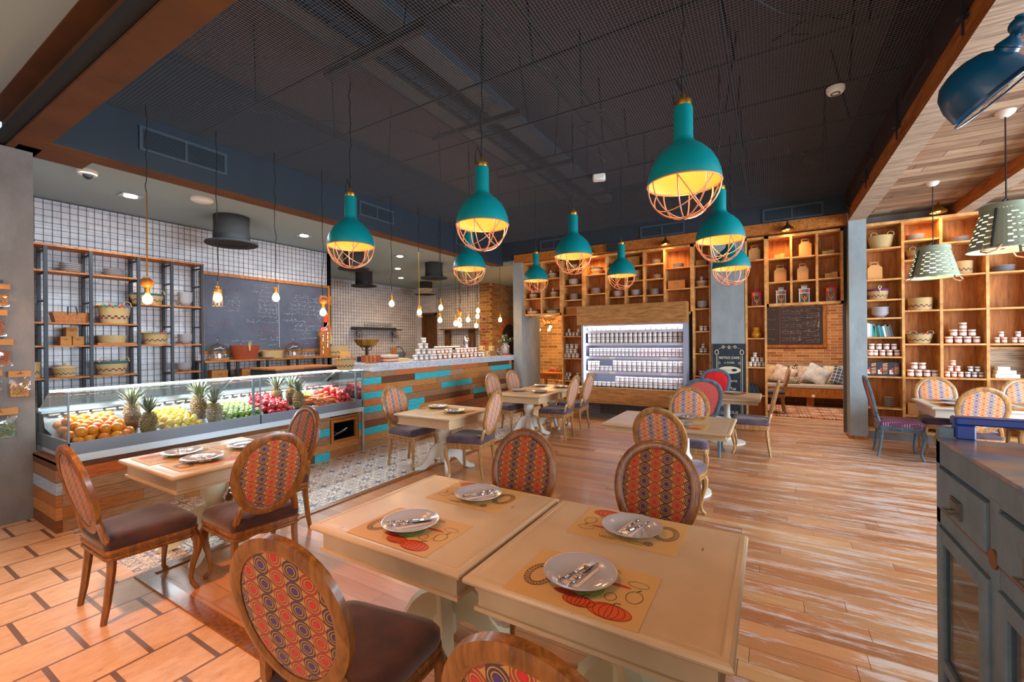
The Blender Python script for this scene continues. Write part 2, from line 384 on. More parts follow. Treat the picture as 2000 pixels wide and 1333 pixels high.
def m_concrete(name, c1, c2):
    m = Mt(name, .75); v, *_ = m.world(); n = m.noise(m.scaled(v, (1, 1, .5)), 2.2, 8, .7); m.base(m.ramp(n, [(.3, c1), (.7, c2)])).bump(m.noise(v, 20, 5), .08, .004); return m.mat
def m_ceilwood():
    m = Mt('ceiling_boards', .75); v, x, y, z = m.world(); W = .16; row = (y/W).floor(); px = x/2.2+m.white(m.comb(row, 8)); rnd = m.white(m.comb(row, px.floor()))
    g = m.noise(m.scaled(v, (.8, 14, 1)), 3.4, 7, .7, dist=.7)
    c = m.ramp(g*.8+rnd*.3, [(.3, srgb(84, 60, 46)), (.5, srgb(140, 110, 84)), (.72, srgb(184, 158, 128))])
    k = m.noise(m.scaled(v, (1.5, 10, 1)), 2.7, 5, .6); c = m.mix(m.ramp(k, [(.66, (0, 0, 0)), (.74, (.6, .6, .6))]), c, srgb(226, 176, 110))
    gap = (y/W).mod(1).lt(.035).mx((px.mod(1)).lt(.003)); m.base(m.mix(gap, c, srgb(40, 26, 20))).bump(g*.4-gap, .3, .004); return m.mat
def m_granite():
    m = Mt('speckled_granite', .25, coat=.3); v, *_ = m.world(); m.base(m.ramp(m.vor(v, 130, out=1)*.5+m.noise(v, 60, 4)*.7, [(.3, srgb(76, 84, 98)), (.5, srgb(160, 170, 182)), (.75, srgb(214, 218, 224))])); return m.mat
def m_plaster(name, c, r=.8):
    m = Mt(name, r); v, *_ = m.world(); m.base(c).bump(m.noise(v, 8, 4), .04, .003); return m.mat
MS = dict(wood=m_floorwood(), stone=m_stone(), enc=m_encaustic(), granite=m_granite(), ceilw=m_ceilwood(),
    brick_x=m_brick('brick_x', 'x', srgb(150, 84, 46), srgb(206, 146, 96), srgb(216, 196, 166)), brick_y=m_brick('brick_y', 'y', srgb(126, 82, 36), srgb(176, 128, 70), srgb(206, 180, 140)), brick_k=m_brick('brick_kitchen', 'x', srgb(126, 82, 36), srgb(182, 134, 74), srgb(206, 180, 140), .34, .1),
    tile_y=m_walltile('white_wall_tile_y', 'y'), tile_x=m_walltile('white_wall_tile_x', 'x'),
    conc=m_concrete('grey_plaster', srgb(104, 100, 96), srgb(140, 134, 128)), conc2=m_concrete('blue_grey_plaster', srgb(122, 132, 136), srgb(156, 164, 166)),
    dark=m_plaster('slate_bulkhead', srgb(38, 48, 58), .6), darkbrown=m_plaster('dark_brown_bulkhead', srgb(46, 34, 34), .6), kceil=m_plaster('kitchen_ceiling_paint', srgb(146, 164, 168)), slab=m_plaster('dark_slab', srgb(74, 71, 78)), white=m_plaster('white_ceiling', srgb(160, 174, 168)),
    brown=m_concrete('brown_soffit', srgb(74, 42, 14), srgb(100, 60, 22)), black=m_plaster('black_strip', srgb(26, 26, 26)))
# ------------------------------------------------------------ floors
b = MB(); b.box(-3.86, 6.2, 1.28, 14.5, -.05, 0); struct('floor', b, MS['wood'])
b = MB(); b.box(-12, 6.2, -3.2, 1.28, -.05, 0); struct('floor_stone', b, MS['stone'])
b = MB(); b.box(-12, -3.86, 1.28, 14.5, -.05, 0); struct('floor_patterned', b, MS['enc'])
b = MB(); b.box(-3.87, -3.80, 1.25, 9.05, 0, .012); b.box(-3.80, 6.2, 1.25, 1.34, 0, .014); struct('trim_1', b, M['chair_wood'])
# ------------------------------------------------------------ shell
b = MB(); b.box(-6.6, -6.06, -3.2, 1.22, 0, 3.5); struct('wall_left', b, MS['conc'])
b = MB(); b.box(-8.42, -8.3, 1.22, 6.15, 0, 3.6); struct('wall_kitchen_near', b, MS['tile_y'])
b = MB(); b.box(-8.3, -6.6, 1.1, 1.22, 0, 3.6); struct('wall_kitchen_side', b, MS['tile_x'])
b = MB(); b.box(-11.3, -8.3, 6.05, 6.15, 0, 3.6); struct('wall_kitchen_return', b, MS['tile_x'])
b = MB(); b.box(-11.42, -11.3, 6.15, 12.1, 0, 3.6); struct('wall_kitchen_far', b, MS['tile_y'])
b = MB(); b.box(-10.32, -8.42, 12, 12.1, 0, 3.6); b.box(-11.3, -10.95, 12, 12.1, 0, 3.6); b.box(-10.95, -10.32, 12, 12.1, 2.65, 3.6); struct('wall_kitchen_back', b, MS['tile_x'])
b = MB(); b.box(-8.42, -7.98, 12, 12.1, 0, 3.6); b.box(-7.98, -5.0, 14.3, 14.4, 0, 3.6); struct('wall_brick_kitchen', b, MS['brick_k'])
b = MB(); b.box(-8.1, -7.98, 12.1, 14.3, 0, 3.6); struct('wall_brick_arch', b, MS['brick_y'])
b = MB(); b.box(-7.2, -1.9, 12.5, 12.62, 0, 3.4); struct('wall_brick_left_room', b, MS['brick_k'])
b = MB(); b.box(-1.9, 2.6, 13.5, 13.6, 0, 3.4); struct('wall_brick_side_room', b, MS['brick_x'])
b = MB(); b.box(-2.0, -1.9, 9.6, 13.6, 0, 3.4); b.box(2.5, 2.6, 9.6, 13.6, 0, 3.4); struct('wall_side_room_ends', b, MS['brick_y'])
b = MB(); b.box(-.05, 6.2, 9.47, 9.53, 2.3, 4.1); b.box(1.1, 6.2, 9.47, 9.53, 0, 2.3); b.box(-3.75, -.05, 9.47, 9.53, 0, 4.1); b.box(-5.1, -3.75, 9.47, 9.53, 2.25, 4.1); struct('wall_back', b, MS['conc'])
b = MB(); b.box(-8.3, 6.3, 9.6, 14.5, 3.6, 3.7); struct('ceiling_back_rooms', b, MS['white'])
b = MB(); b.box(-12, -5.70, 1.1, 14.5, 3.62, 3.72); struct('ceiling_kitchen', b, MS['kceil'])
b = MB(); b.box(-12, 6.3, -3.2, .93, 3.77, 3.85); struct('ceiling_front', b, MS['white'])
b = MB(); b.box(-6.2, 6.3, .93, 1.05, 3.76, 4.9); b.box(-6.2, 1.1, 1.05, 1.25, 3.5, 3.78); struct('beam_front', b, MS['brown'])
b = MB(); b.box(-6.2, 1.1, .99, 1.045, 3.52, 3.6); struct('trim_2', b, MS['black'])  # black strip along the lower front face of the beam
b = MB(); b.box(-5.9, -5.66, 1.25, 8.95, 3.5, 3.515); b.box(-6.2, -5.9, 1.1, 1.6, 3.5, 3.52); struct('trim_3', b, MS['brown'])
b = MB(); b.box(-5.86, -5.66, 1.25, 9.1, 3.515, 4.95); struct('wall_bulkhead_left', b, MS['dark'])
b = MB(); b.box(-5.86, 1.12, 9.05, 9.2, 3.62, 4.95); struct('wall_bulkhead_back', b, MS['dark'])
b = MB(); b.box(-5.3, 1.12, 9.02, 9.4, 3.53, 3.72); struct('trim_4', b, M['beamside'])
b = MB(); b.box(1.10, 1.25, 1.05, 9.2, 3.76, 4.95); struct('wall_bulkhead_right', b, MS['darkbrown'])
b = MB(); b.box(-6, 1.3, 1.0, 9.3, 4.9, 5.0); struct('ceiling_slab', b, MS['slab'])
b = MB(); b.box(1.3, 6.3, .9, 9.6, 3.70, 3.76); struct('ceiling', b, MS['ceilw'])
def beam(name, x0, x1, y0, y1, z0, z1):
    b = MB(); b.mi = 0; b.box(x0, x1, y0, y1, z0, z1)
    for i, f in enumerate(b.f):
        if i == 2+3: b.m[i] = 1            # the side facing the dining room
        if i == 3: b.m[i] = 1
    o = b.obj(name, [M['greywood'], M['beamside']], smooth=0); o['kind'] = 'structure'; return o
beam('beam_right', 1.12, 1.35, -3.2, 8.95, 3.565, 3.79)
beam('beam_ceiling', 2.44, 2.62, 1.2, 9.5, 3.52, 3.7)
# columns
b = MB(); b.box(1.12, 1.35, 8.93, 9.25, .04, 3.565); o = struct('column_right', b, MS['conc2'])
b = MB(); b.box(1.105, 1.365, 8.915, 9.26, 0, .05); struct('trim_5', b, M['beamside'])
b = MB(); b.box(-5.32, -5.09, 9.0, 9.95, 0, 3.53); struct('column_left', b, MS['conc2'])
b = MB(); b.box(-.96, -.40, 9.04, 9.47, 0, 3.53); struct('column_middle', b, MS['conc2'])
# outer envelope with window openings (out of view)
b = MB(); b.box(6.2, 6.3, -3.2, 14.5, 0, .5); b.box(6.2, 6.3, -3.2, 14.5, 3.3, 3.8)
for y in (-3.2, -.2, 2.8, 5.8, 8.8): b.box(6.2, 6.3, y, y+.35, .5, 3.3)
struct('wall_right', b, MS['conc'])
b = MB(); b.box(-6.6, 6.3, -3.3, -3.2, 0, .5); b.box(-6.6, 6.3, -3.3, -3.2, 3.3, 3.8)
for x in (-6.6, -3.6, -.6, 2.4, 5.4): b.box(x, x+.35, -3.3, -3.2, .5, 3.3)
struct('wall_front', b, MS['conc'])
# wire mesh under the dark slab
b = MB(); t = .0011
x = -5.64
while x < 1.1: b.box(x-t, x+t, 1.25, 9.05, 4.058, 4.0605); x += .026
y = 1.27
while y < 9.05: b.box(-5.66, 1.1, y-t, y+t, 4.061, 4.0635); y += .03
o = struct('ceiling_mesh', b, plain('grey_wire_mesh', srgb(104, 108, 114), .5, metal=.4))
# frame rods carrying the mesh, hanger rods, ducts, trays and cables above it
b = MB()
for y in (2.45, 3.35, 4.25, 5.15, 6.05, 6.95, 7.85, 8.6): b.tube([(-5.66, y, 4.075), (1.1, y, 4.075)], .012, 5)
for x in (-4.4, -3.1, -1.75, -1.55, -.3): b.tube([(x, 1.25, 4.09), (x, 9.05, 4.09)], .012, 5)
struct('ceiling_mesh_frame', b, M['black'])
b = MB(); R_ = random.Random(4)
for x in (-4.4, -2.35, -1.75, -.3, .7):
    for y in (2.45, 3.35, 4.25, 5.15, 6.05, 6.95, 7.85): b.tube([(x+R_.uniform(-.1, .1), y, 4.07), (x+R_.uniform(-.1, .1), y, 4.9)], .009, 4)
struct('ceiling_hanger_rods', b, M['black'])
b = MB(); b.bbox(-3.80, -3.50, 1.3, 9.0, 4.62, 4.78, .01); b.bbox(-3.12, -2.86, 1.3, 9.0, 4.6, 4.72, .01)
o = b.obj('air_duct', plain('blue_grey_duct', srgb(70, 84, 96), .5, metal=.2)); tag(o, 'pair of long blue grey ducts running above the ceiling mesh', 'duct')
b = MB()
for x in (-3.4, -3.22): b.box(x-.01, x+.01, 1.3, 9.0, 4.5, 4.56)
y = 1.5
while y < 9: b.box(-3.4, -3.22, y, y+.02, 4.5, 4.51); y += .2
for y in (2.9, 4.6, 6.3, 8.0): b.box(-4.0, -2.6, y, y+.07, 4.44, 4.5)
o = b.obj('cable_tray', M['iron'], smooth=0); tag(o, 'perforated cable tray on cross bars between the blue grey ducts', 'cable tray')
def wiggle(p, q, amp, n=12, seed=1, drop=0):
    r = random.Random(seed); pts = []
    for i in range(n+1):
        t = i/n; a = Vector(p).lerp(Vector(q), t); pts.append(a+Vector((r.uniform(-1, 1), r.uniform(-1, 1), r.uniform(-.4, .4)))*amp*(0 if i in (0, n) else 1)+Vector((0, 0, -drop*math.sin(PI*t))))
    return pts
for i, (p, q, am) in enumerate((((-2.0, 2.3, 4.14), (-1.5, 5.0, 4.14), .12), ((-.6, 2.4, 4.14), (.3, 4.3, 4.14), .12), ((.1, 4.2, 4.14), (.9, 4.0, 4.14), .14), ((-5.3, 2.0, 4.13), (-4.6, 2.6, 4.13), .08), ((-4.9, 2.4, 4.13), (-3.2, 4.4, 4.13), .12), ((-1.8, 4.6, 4.14), (-2.1, 6.1, 4.1), .1), ((-.2, 6, 4.14), (.6, 7.6, 4.14), .1))):
    b = MB(); b.tube(wiggle(p, q, am, 14, i), .008, 5)
    tag(b.obj('ceiling_cable', M['iron'], smooth=60), 'loose cable lying on the ceiling mesh, '+('near the front pendant lamps', 'above the biggest pendant lamp', 'curling beside the smoke detector', 'over the first bare bulb', 'across the left half', 'leading to the small white sensor', 'towards the far right corner')[i], 'cable')
# ------------------------------------------------------------ bar front and the base of the fruit case
TURQ = [(4.56, 4.88, 9), (4.56, 4.92, 7), (4.56, 4.98, 5), (4.55, 5.05, 2), (5.67, 6.61, 9), (6.36, 7.33, 7), (8.04, 8.91, 9), (5.31, 5.58, 7), (5.49, 5.89, 5), (7.38, 7.79, 5), (5.52, 5.76, 4), (3.72, 3.94, 3), (3.7, 3.94, 0), (4.41, 4.49, 3)]
BR = [srgb(122, 72, 34), srgb(164, 104, 48), srgb(186, 124, 62), srgb(150, 108, 74), srgb(98, 62, 38), srgb(172, 138, 104), srgb(196, 108, 50), srgb(160, 120, 84)]
def planks(b, fixed, axis, c, y0, y1, z1, rows, rnd, th=.022):
    """rows of boards on the face at x=c (axis x) or y=c (axis y)"""
    for k in range(rows):
        za = k*.11; zb = min(za+.107, z1); y = y0; spans = []
        tq = sorted([(a, b_) for a, b_, r in TURQ if r == k and a >= y0-.1 and b_ <= y1+.1]) if axis == 'x' else []
        while y < y1-.01:
            nxt = [t for t in tq if t[0] >= y-.02]
            if nxt and abs(nxt[0][0]-y) < .06: e = nxt[0][1]; col = srgb(50, 178, 190); tq.remove(nxt[0])
            else:
                e = min(y+rnd.uniform(.4, 1.15), y1); col = rnd.choice(BR)
                if nxt and e > nxt[0][0]: e = nxt[0][0]
            if y1-e < .12: e = y1
            e = max(e, y+.05); d = rnd.uniform(0, .006); b.col = col
            if axis == 'x': b.box(c, c+th+d, y+.001, e-.001, za, zb)
            else: b.box(y+.001, e-.001, c-th-d, c, za, zb)
            y = e
rn = random.Random(11)
bar = thing('bar_counter', 'long bar counter clad in brown and turquoise boards under grey granite', 'bar counter', (-5.4, 4.6, 0))
b = MB(); b.box(-.55, -.02, -.06, 4.3, 0, 1.19); b.obj('carcass', M['iron'], bar, smooth=0)
b = MB(); planks(b, None, 'x', -5.38, 4.53, 8.95, 1.19, 11, rn); b.T = None
o = b.obj('plank_cladding', M['plank'], None, smooth=0); o.parent = bar; o.location = (5.4, -4.6, 0)
b = MB(); b.bbox(-.75, .075, .06, 4.64, 1.19, 1.31, .008); b.obj('granite_worktop', MS['granite'], bar, smooth=0)
base = thing('case_plinth', 'low reclaimed board plinth under the glass fruit case', 'plinth', (-5.7, 1.2, 0))
b = MB(); b.box(-5.98, -5.39, 1.25, 3.93, 0, .58); b.box(-5.98, -5.39, 4.43, 4.5, 0, .58); b.box(-5.98, -5.39, 3.93, 4.43, 0, .22); b.box(-5.98, -5.39, 3.93, 4.43, .53, .58); b.box(-5.98, -5.9, 3.93, 4.43, .2, .55)
o = b.obj('carcass', M['black'], base, smooth=0); o.location = (5.7, -1.2, 0)
b = MB(); planks(b, None, 'x', -5.39, 1.24, 3.94, .6, 6, rn); b2 = MB()
for k in range(2): b.col = BR[k+1]; b.box(-5.39, -5.365, 3.94, 4.43, k*.11, k*.11+.107)
b.col = BR[1]; b.box(-5.39, -5.365, 3.94, 4.43, .545, .58)
planks(b, None, 'x', -5.39, 4.43, 4.49, .6, 6, rn)
o = b.obj('plank_cladding', M['plank'], base, smooth=0); o.location = (5.7, -1.2, 0)
b = MB()
for k, cc in enumerate((0, 2, 1, None, 3, 4)):
    b.col = srgb(160, 176, 190) if cc is None else BR[cc]
    b.box(-6.05, -5.367, 1.2, 1.24, k*.11, min(k*.11+.107, .62))
b.col = BR[0]; b.box(-6.05, -5.367, 1.2, 1.27, .6, .63)
o = b.obj('end_boards', M['plank_x'], base, smooth=0); o.location = (5.7, -1.2, 0)
b = MB(); b.box(-5.39, -5.35, 3.95, 3.99, .21, .54); b.box(-5.39, -5.35, 4.37, 4.41, .21, .54); b.box(-5.39, -5.35, 3.99, 4.37, .21, .25); b.box(-5.39, -5.35, 3.99, 4.37, .5, .54)
o = b.obj('niche_frame', M['beamside'], base, smooth=0); o.location = (5.7, -1.2, 0)
b = MB()
for i in range(14): b.box(-5.86, -5.84, 4.0+i*.026, 4.012+i*.026, .25, .5)
b.tube([(-5.6, 4.05, .4), (-5.5, 4.1, .34), (-5.55, 4.2, .3), (-5.48, 4.32, .37)], .008, 5); b.tube([(-5.5, 4.03, .27), (-5.48, 4.3, .34)], .01, 5)
o = b.obj('compressor_grille', M['steel'], base, smooth=0); o.location = (5.7, -1.2, 0)
b = MB(); b.box(-5.40, -5.345, 4.49, 4.525, 0, .6); tag(b.obj('steel_post', M['steel'], smooth=0), 'narrow steel post closing the gap between fruit case and bar', 'post')
# ------------------------------------------------------------ glass fruit case
fc = thing('fruit_display_case', 'long glass topped refrigerated case full of fruit', 'display case', (-5.7, 1.27, .6))
def fco(b, n, m, **k): o = b.obj(n, m, fc, **k); o.location = (5.7, -1.27, -.6); return o
GREY = plain('case_grey_panel', srgb(112, 122, 134), .35, coat=.2); SILV = plain('case_bumper_strip', srgb(196, 214, 222), .3, metal=.2)
b = MB(); b.box(-6.28, -5.345, 1.27, 4.52, .6, .665); fco(b, 'bumper', SILV, smooth=0)
b = MB(); b.box(-5.37, -5.35, 1.27, 4.52, .665, .775); b.box(-6.28, -5.37, 1.27, 1.29, .665, .79); b.box(-6.28, -5.37, 4.5, 4.52, .665, .775); b.box(-6.3, -6.26, 1.27, 4.52, .6, 1.0); fco(b, 'front_panel', GREY, smooth=0)
b = MB(); b.add([(-5.38, 1.29, .70), (-5.38, 4.5, .70), (-6.1, 4.5, .84), (-6.1, 1.29, .84)], [(0, 1, 2, 3)]); b.add([(-6.1, 1.29, .84), (-6.1, 4.5, .84), (-6.16, 4.5, 1.0), (-6.16, 1.29, 1.0)], [(0, 1, 2, 3)]); fco(b, 'fruit_tray', M['steel'], smooth=0)
b = MB(); b.box(-6.28, -6.1, 1.27, 4.52, .98, 1.0); b.box(-6.24, -6.2, 1.27, 4.52, 1.0, 1.03); fco(b, 'rear_ledge', M['steel'], smooth=0)
b = MB(); b.box(-5.36, -5.354, 1.275, 2.96, .775, 1.225); b.box(-5.36, -5.354, 2.97, 4.51, .775, 1.225); fco(b, 'front_glass', M['glass'], smooth=0)
b = MB(); b.box(-5.86, -5.352, 1.272, 4.515, 1.225, 1.234); fco(b, 'top_glass', M['glass'], smooth=0)
b = MB(); b.add([(-5.86, 1.275, 1.225), (-5.86, 4.51, 1.225), (-6.2, 4.51, 1.02), (-6.2, 1.275, 1.02)], [(0, 1, 2, 3)]); fco(b, 'rear_glass', M['glass'], smooth=0)
b = MB()
for y in (1.272,): b.prism([(-5.36, .775), (-5.36, 1.225), (-5.86, 1.225), (-6.2, 1.0), (-6.2, .775)], y, y+.006, Matrix(((1, 0, 0, 0), (0, 0, 1, 0), (0, 1, 0, 0), (0, 0, 0, 1))))
fco(b, 'side_glass', M['glass'], smooth=0)
b = MB(); b.prism([(-5.36, .775), (-5.36, 1.225), (-5.86, 1.225), (-6.2, 1.0), (-6.2, .775)], 4.508, 4.514, Matrix(((1, 0, 0, 0), (0, 0, 1, 0), (0, 1, 0, 0), (0, 0, 0, 1)))); fco(b, 'side_glass', M['glass'], smooth=0)
b = MB()
for y in (1.28, 2.965, 4.5): b.box(-5.366, -5.35, y-.006, y+.006, .66, 1.23)
for y in (2.90, 4.41): b.box(-5.40, -5.38, y-.012, y+.012, .775, 1.22); b.tube([(-5.4, y, 1.2), (-5.86, y, 1.2), (-6.2, y, 1.0)], .006, 5)
fco(b, 'corner_posts', GREY, smooth=0)
b = MB(); b.box(-5.9, -5.86, 1.28, 4.5, 1.2, 1.222); fco(b, 'led_strip', M['led'], smooth=0)
b = MB()
for k in range(30): b.box(-6.15, -6.1, 1.32+k*.107, 1.40+k*.107, .955, .97)
fco(b, 'price_rail', M['white'], smooth=0)
light('fruit_case_light', 'AREA', (-5.88, 2.9, 1.19), 40, (.95, .97, 1), .05, 3.1, (0, math.radians(-12), 0))
# ------------------------------------------------------------ chairs (local: faces +Y, origin on the floor under the seat)
def egg(a, b_, t, e=.07): return (a*math.cos(t)*(1+e*math.sin(t)), b_*math.sin(t))
TILT = math.radians(13)
def back_T(y=-.235, z=.52): return Matrix.Translation((0, y, z)) @ Matrix.Rotation(TILT, 4, 'X')
def oval_ring(b, a, c, w, th, zc, n=40, T=None, shape=None):
    rings = []
    for i in range(n):
        t = 2*PI*i/n; sh = shape or egg
        x, z = sh(a, c, t); x2, z2 = sh(a, c, t+.01); tx, tz = x2-x, z2-z; L = math.hypot(tx, tz) or 1; nx, nz = tz/L, -tx/L
        pr = [(-w/2, -th*.35), (-w/2, th*.35), (-w*.2, th*.5), (w*.28, th*.42), (w/2, th*.3), (w/2, -th*.3), (w*.28, -th*.42), (-w*.2, -th*.5)]
        rings.append([(x+nx*p, q, zc+z+nz*p) for p, q in pr])
    b.loft(rings, T, closed=True)
def pad(b, a, c, th, zc, y0, T, n=32, shape=None, sgn=1):
    rings = []; sh = shape or egg
    for k, h in ((1, 0), (.97, .45), (.88, .75), (.6, .95), (.25, 1.0)):
        rings.append([(sh(a*k, c*k, 2*PI*i/n)[0], y0+sgn*th*h, zc+sh(a*k, c*k, 2*PI*i/n)[1]) for i in range(n)])
    b.loft(rings, T, cap=True)
def seat_ring(sc_, z, wf=.255, wb=.215, d=.235, n=9):
    """rounded trapezoid outline, wider at the front"""
    pts = []
    def corner(cx, cy, r, a0):
        for k in range(5): a = a0+PI/2*k/4; pts.append((cx+r*math.cos(a), cy+r*math.sin(a)))
    corner(wf-.07, d-.07, .07, 0); corner(-wf+.07, d-.07, .07, PI/2); corner(-wb+.04, -d+.04, .04, PI); corner(wb-.04, -d+.04, .04, 3*PI/2)
    return [(x*sc_, y*sc_, z) for x, y in pts]
def cartouche(a, c, t):
    s_ = math.sin(t); co = math.cos(t); k = 1+.06*math.cos(4*t)
    x = a*math.copysign(abs(co)**.72, co)*(1+.14*s_-.10*math.exp(-((s_+.35)/.3)**2)); z = c*math.copysign(abs(s_)**.78, s_)*(1+(.05*math.exp(-(co/.3)**2) if s_ > 0 else 0))
    return x, z
def make_chair(kind):
    t = thing('dining_chair', 'chair', 'chair')
    fr = {'oval': M['chair_wood'], 'pale': M['chair_wood_daylit'], 'blue': M['blueframe'], 'bluered': M['blueframe']}[kind]  # the pale kind is the oval chair with daylight put into its colours
    seatm = {'oval': M['velvet'], 'pale': M['velvet_dark'], 'blue': M['plaid'], 'bluered': M['velvet_dark']}[kind]
    b = MB(); b.loft([seat_ring(1.0, .425), seat_ring(1.025, .445), seat_ring(1.02, .478), seat_ring(.95, .50), seat_ring(.75, .513), seat_ring(.35, .518)]); b.obj('seat_cushion', seatm, t)
    b = MB(); b.loft([seat_ring(.99, .362), seat_ring(1.0, .37), seat_ring(1.035, .375), seat_ring(1.035, .387), seat_ring(1.0, .392), seat_ring(1.0, .405), seat_ring(1.04, .41), seat_ring(1.04, .424), seat_ring(1.0, .43)]); b.obj('seat_frame', fr, t)
    for s_ in (-1, 1):                       # cabriole front legs
        x, y = .215*s_, .205; pts = [(x, y, .40), (x+.022*s_, y+.022, .33), (x+.020*s_, y+.022, .26), (x, y+.004, .17), (x-.010*s_, y-.006, .09), (x-.004*s_, y-.002, .045), (x+.014*s_, y+.014, .018), (x+.02*s_, y+.02, 0)]
        b = MB(); b.tube(pts, [.030, .030, .025, .018, .014, .014, .018, .013], 8); b.obj('leg', fr, t)
        b = MB(); b.tube([(.19*s_, -.20, .44), (.19*s_, -.205, .30), (.192*s_, -.225, .12), (.195*s_, -.245, 0)], [.025, .023, .020, .016], 6); b.obj('leg', fr, t)
    T = back_T(); b = MB(); sh = egg if kind in ('oval', 'pale') else cartouche
    if kind in ('oval', 'pale'):
        oval_ring(b, .215, .262, .05, .040, .268, 44, T, sh); A, Cc, zc = .192, .238, .268
        for s_ in (-1, 1): b.tube([(.19*s_, .01, -.10), (.185*s_, .0, -.02), (.165*s_, 0, .06), (.14*s_, 0, .10)], [.025, .024, .024, .02], 6, T=T, flat=.8)
    else:
        oval_ring(b, .225, .27, .05, .038, .295, 52, T, sh); A, Cc, zc = .2, .246, .295
        for s_ in (-1, 1): b.tube([(.19*s_, .01, -.10), (.18*s_, 0, -.02), (.15*s_, 0, .05), (.10*s_, 0, .04)], [.025, .023, .022, .016], 6, T=T, flat=.8)
    b.obj('back_frame', fr, t)
    if kind in ('oval', 'pale'):
        fb = M['fabric'] if kind == 'oval' else M['fabric_daylit']
        # the pads keep their own upright coordinates so the rings stay round
        for nm, y0, sg in (('back_cushion', .008, 1), ('back_panel', -.008, -1)):
            b = MB(); pad(b, A, Cc, .020 if sg > 0 else .008, zc, y0, None, 32, sh, sg); o = b.obj(nm, fb, t, smooth=75); o.location = (0, -.235, .52); o.rotation_euler = (TILT, 0, 0)
    else:
        b = MB(); pad(b, A, Cc, .02, zc, .004, T, 40, sh, 1); b.obj('back_cushion', M['redfab'], t, smooth=75)
        b = MB(); pad(b, A, Cc, .004, zc, -.006, T, 40, sh, -1); b.obj('cane_panel', M['cane'], t, smooth=75)
    return t
CH = {k: make_chair(k) for k in ('oval', 'pale', 'blue', 'bluered')}
D = math.radians
for kind, x, y, rz, lab in (
    ('oval', -1.37, 1.11, 10, 'oval back chair with dark brown seat, front of the nearest left table half'),
    ('oval', -.42, 1.09, 0, 'oval back chair cut off by the picture bottom, only its top rail showing'),
    ('oval', -1.40, 2.18, 180, 'oval back chair behind the left half of the nearest cream table'),
    ('oval', -.57, 2.26, 180, 'oval back chair behind the right half of the nearest cream table'),
    ('oval', -3.57, 1.19, 0, 'oval back chair in profile standing on the stone tiles before the fruit case'),
    ('oval', -3.17, 1.70, 82, 'oval back chair standing on the plank floor corner, its front leg beside the tile chair'),
    ('oval', -3.74, 2.15, 177, 'oval back chair with striped looking orange back, against the fruit case'),
    ('pale', -4.17, 4.33, -88, 'daylit oval chair between the turquoise striped bar and the small white table'),
    ('pale', -3.20, 4.36, 100, 'daylit oval chair with blue and orange back beside the small white table'),
    ('pale', -4.12, 6.72, -90, 'daylit oval chair by the bar, nearer one of two at the long far table'),
    ('pale', -4.18, 7.55, -90, 'daylit oval chair by the grey column at the end of the bar'),
    ('pale', -3.15, 6.75, 92, 'daylit oval chair on the fridge side of the far table, nearer one'),
    ('pale', -3.17, 7.52, 90, 'daylit oval chair right in front of the jar fridge'),
    ('pale', -.80, 4.22, -8, 'oval back chair pulled up to the front of the long plain cream table'),
    ('pale', -.86, 5.42, 182, 'oval back chair behind the long plain cream table'),
    ('pale', -.25, 7.2, 90, 'wooden oval chair in profile before the opening to the brick side room'),
    ('pale', 2.12, 7.50, 4, 'oval back chair with daylit ring fabric seen over the blue cabinet rail'),
    ('pale', 2.1, 8.42, 180, 'oval back chair between white table and jar shelves, nearest the blue chair'),
    ('pale', 3.02, 8.45, 182, 'oval back chair at the right edge behind the white tables'),
    ('bluered', -.82, 6.88, 2, 'slate blue chair with see through red cane back'),
    ('bluered', -.86, 8.38, 180, 'slate blue chair with solid red back in front of the bistro poster'),
    ('blue', 1.53, 7.95, -92, 'slate blue chair with plaid purple seat beside the right column')):
    place(CH[kind], (x, y, 0), D(rz), lab)
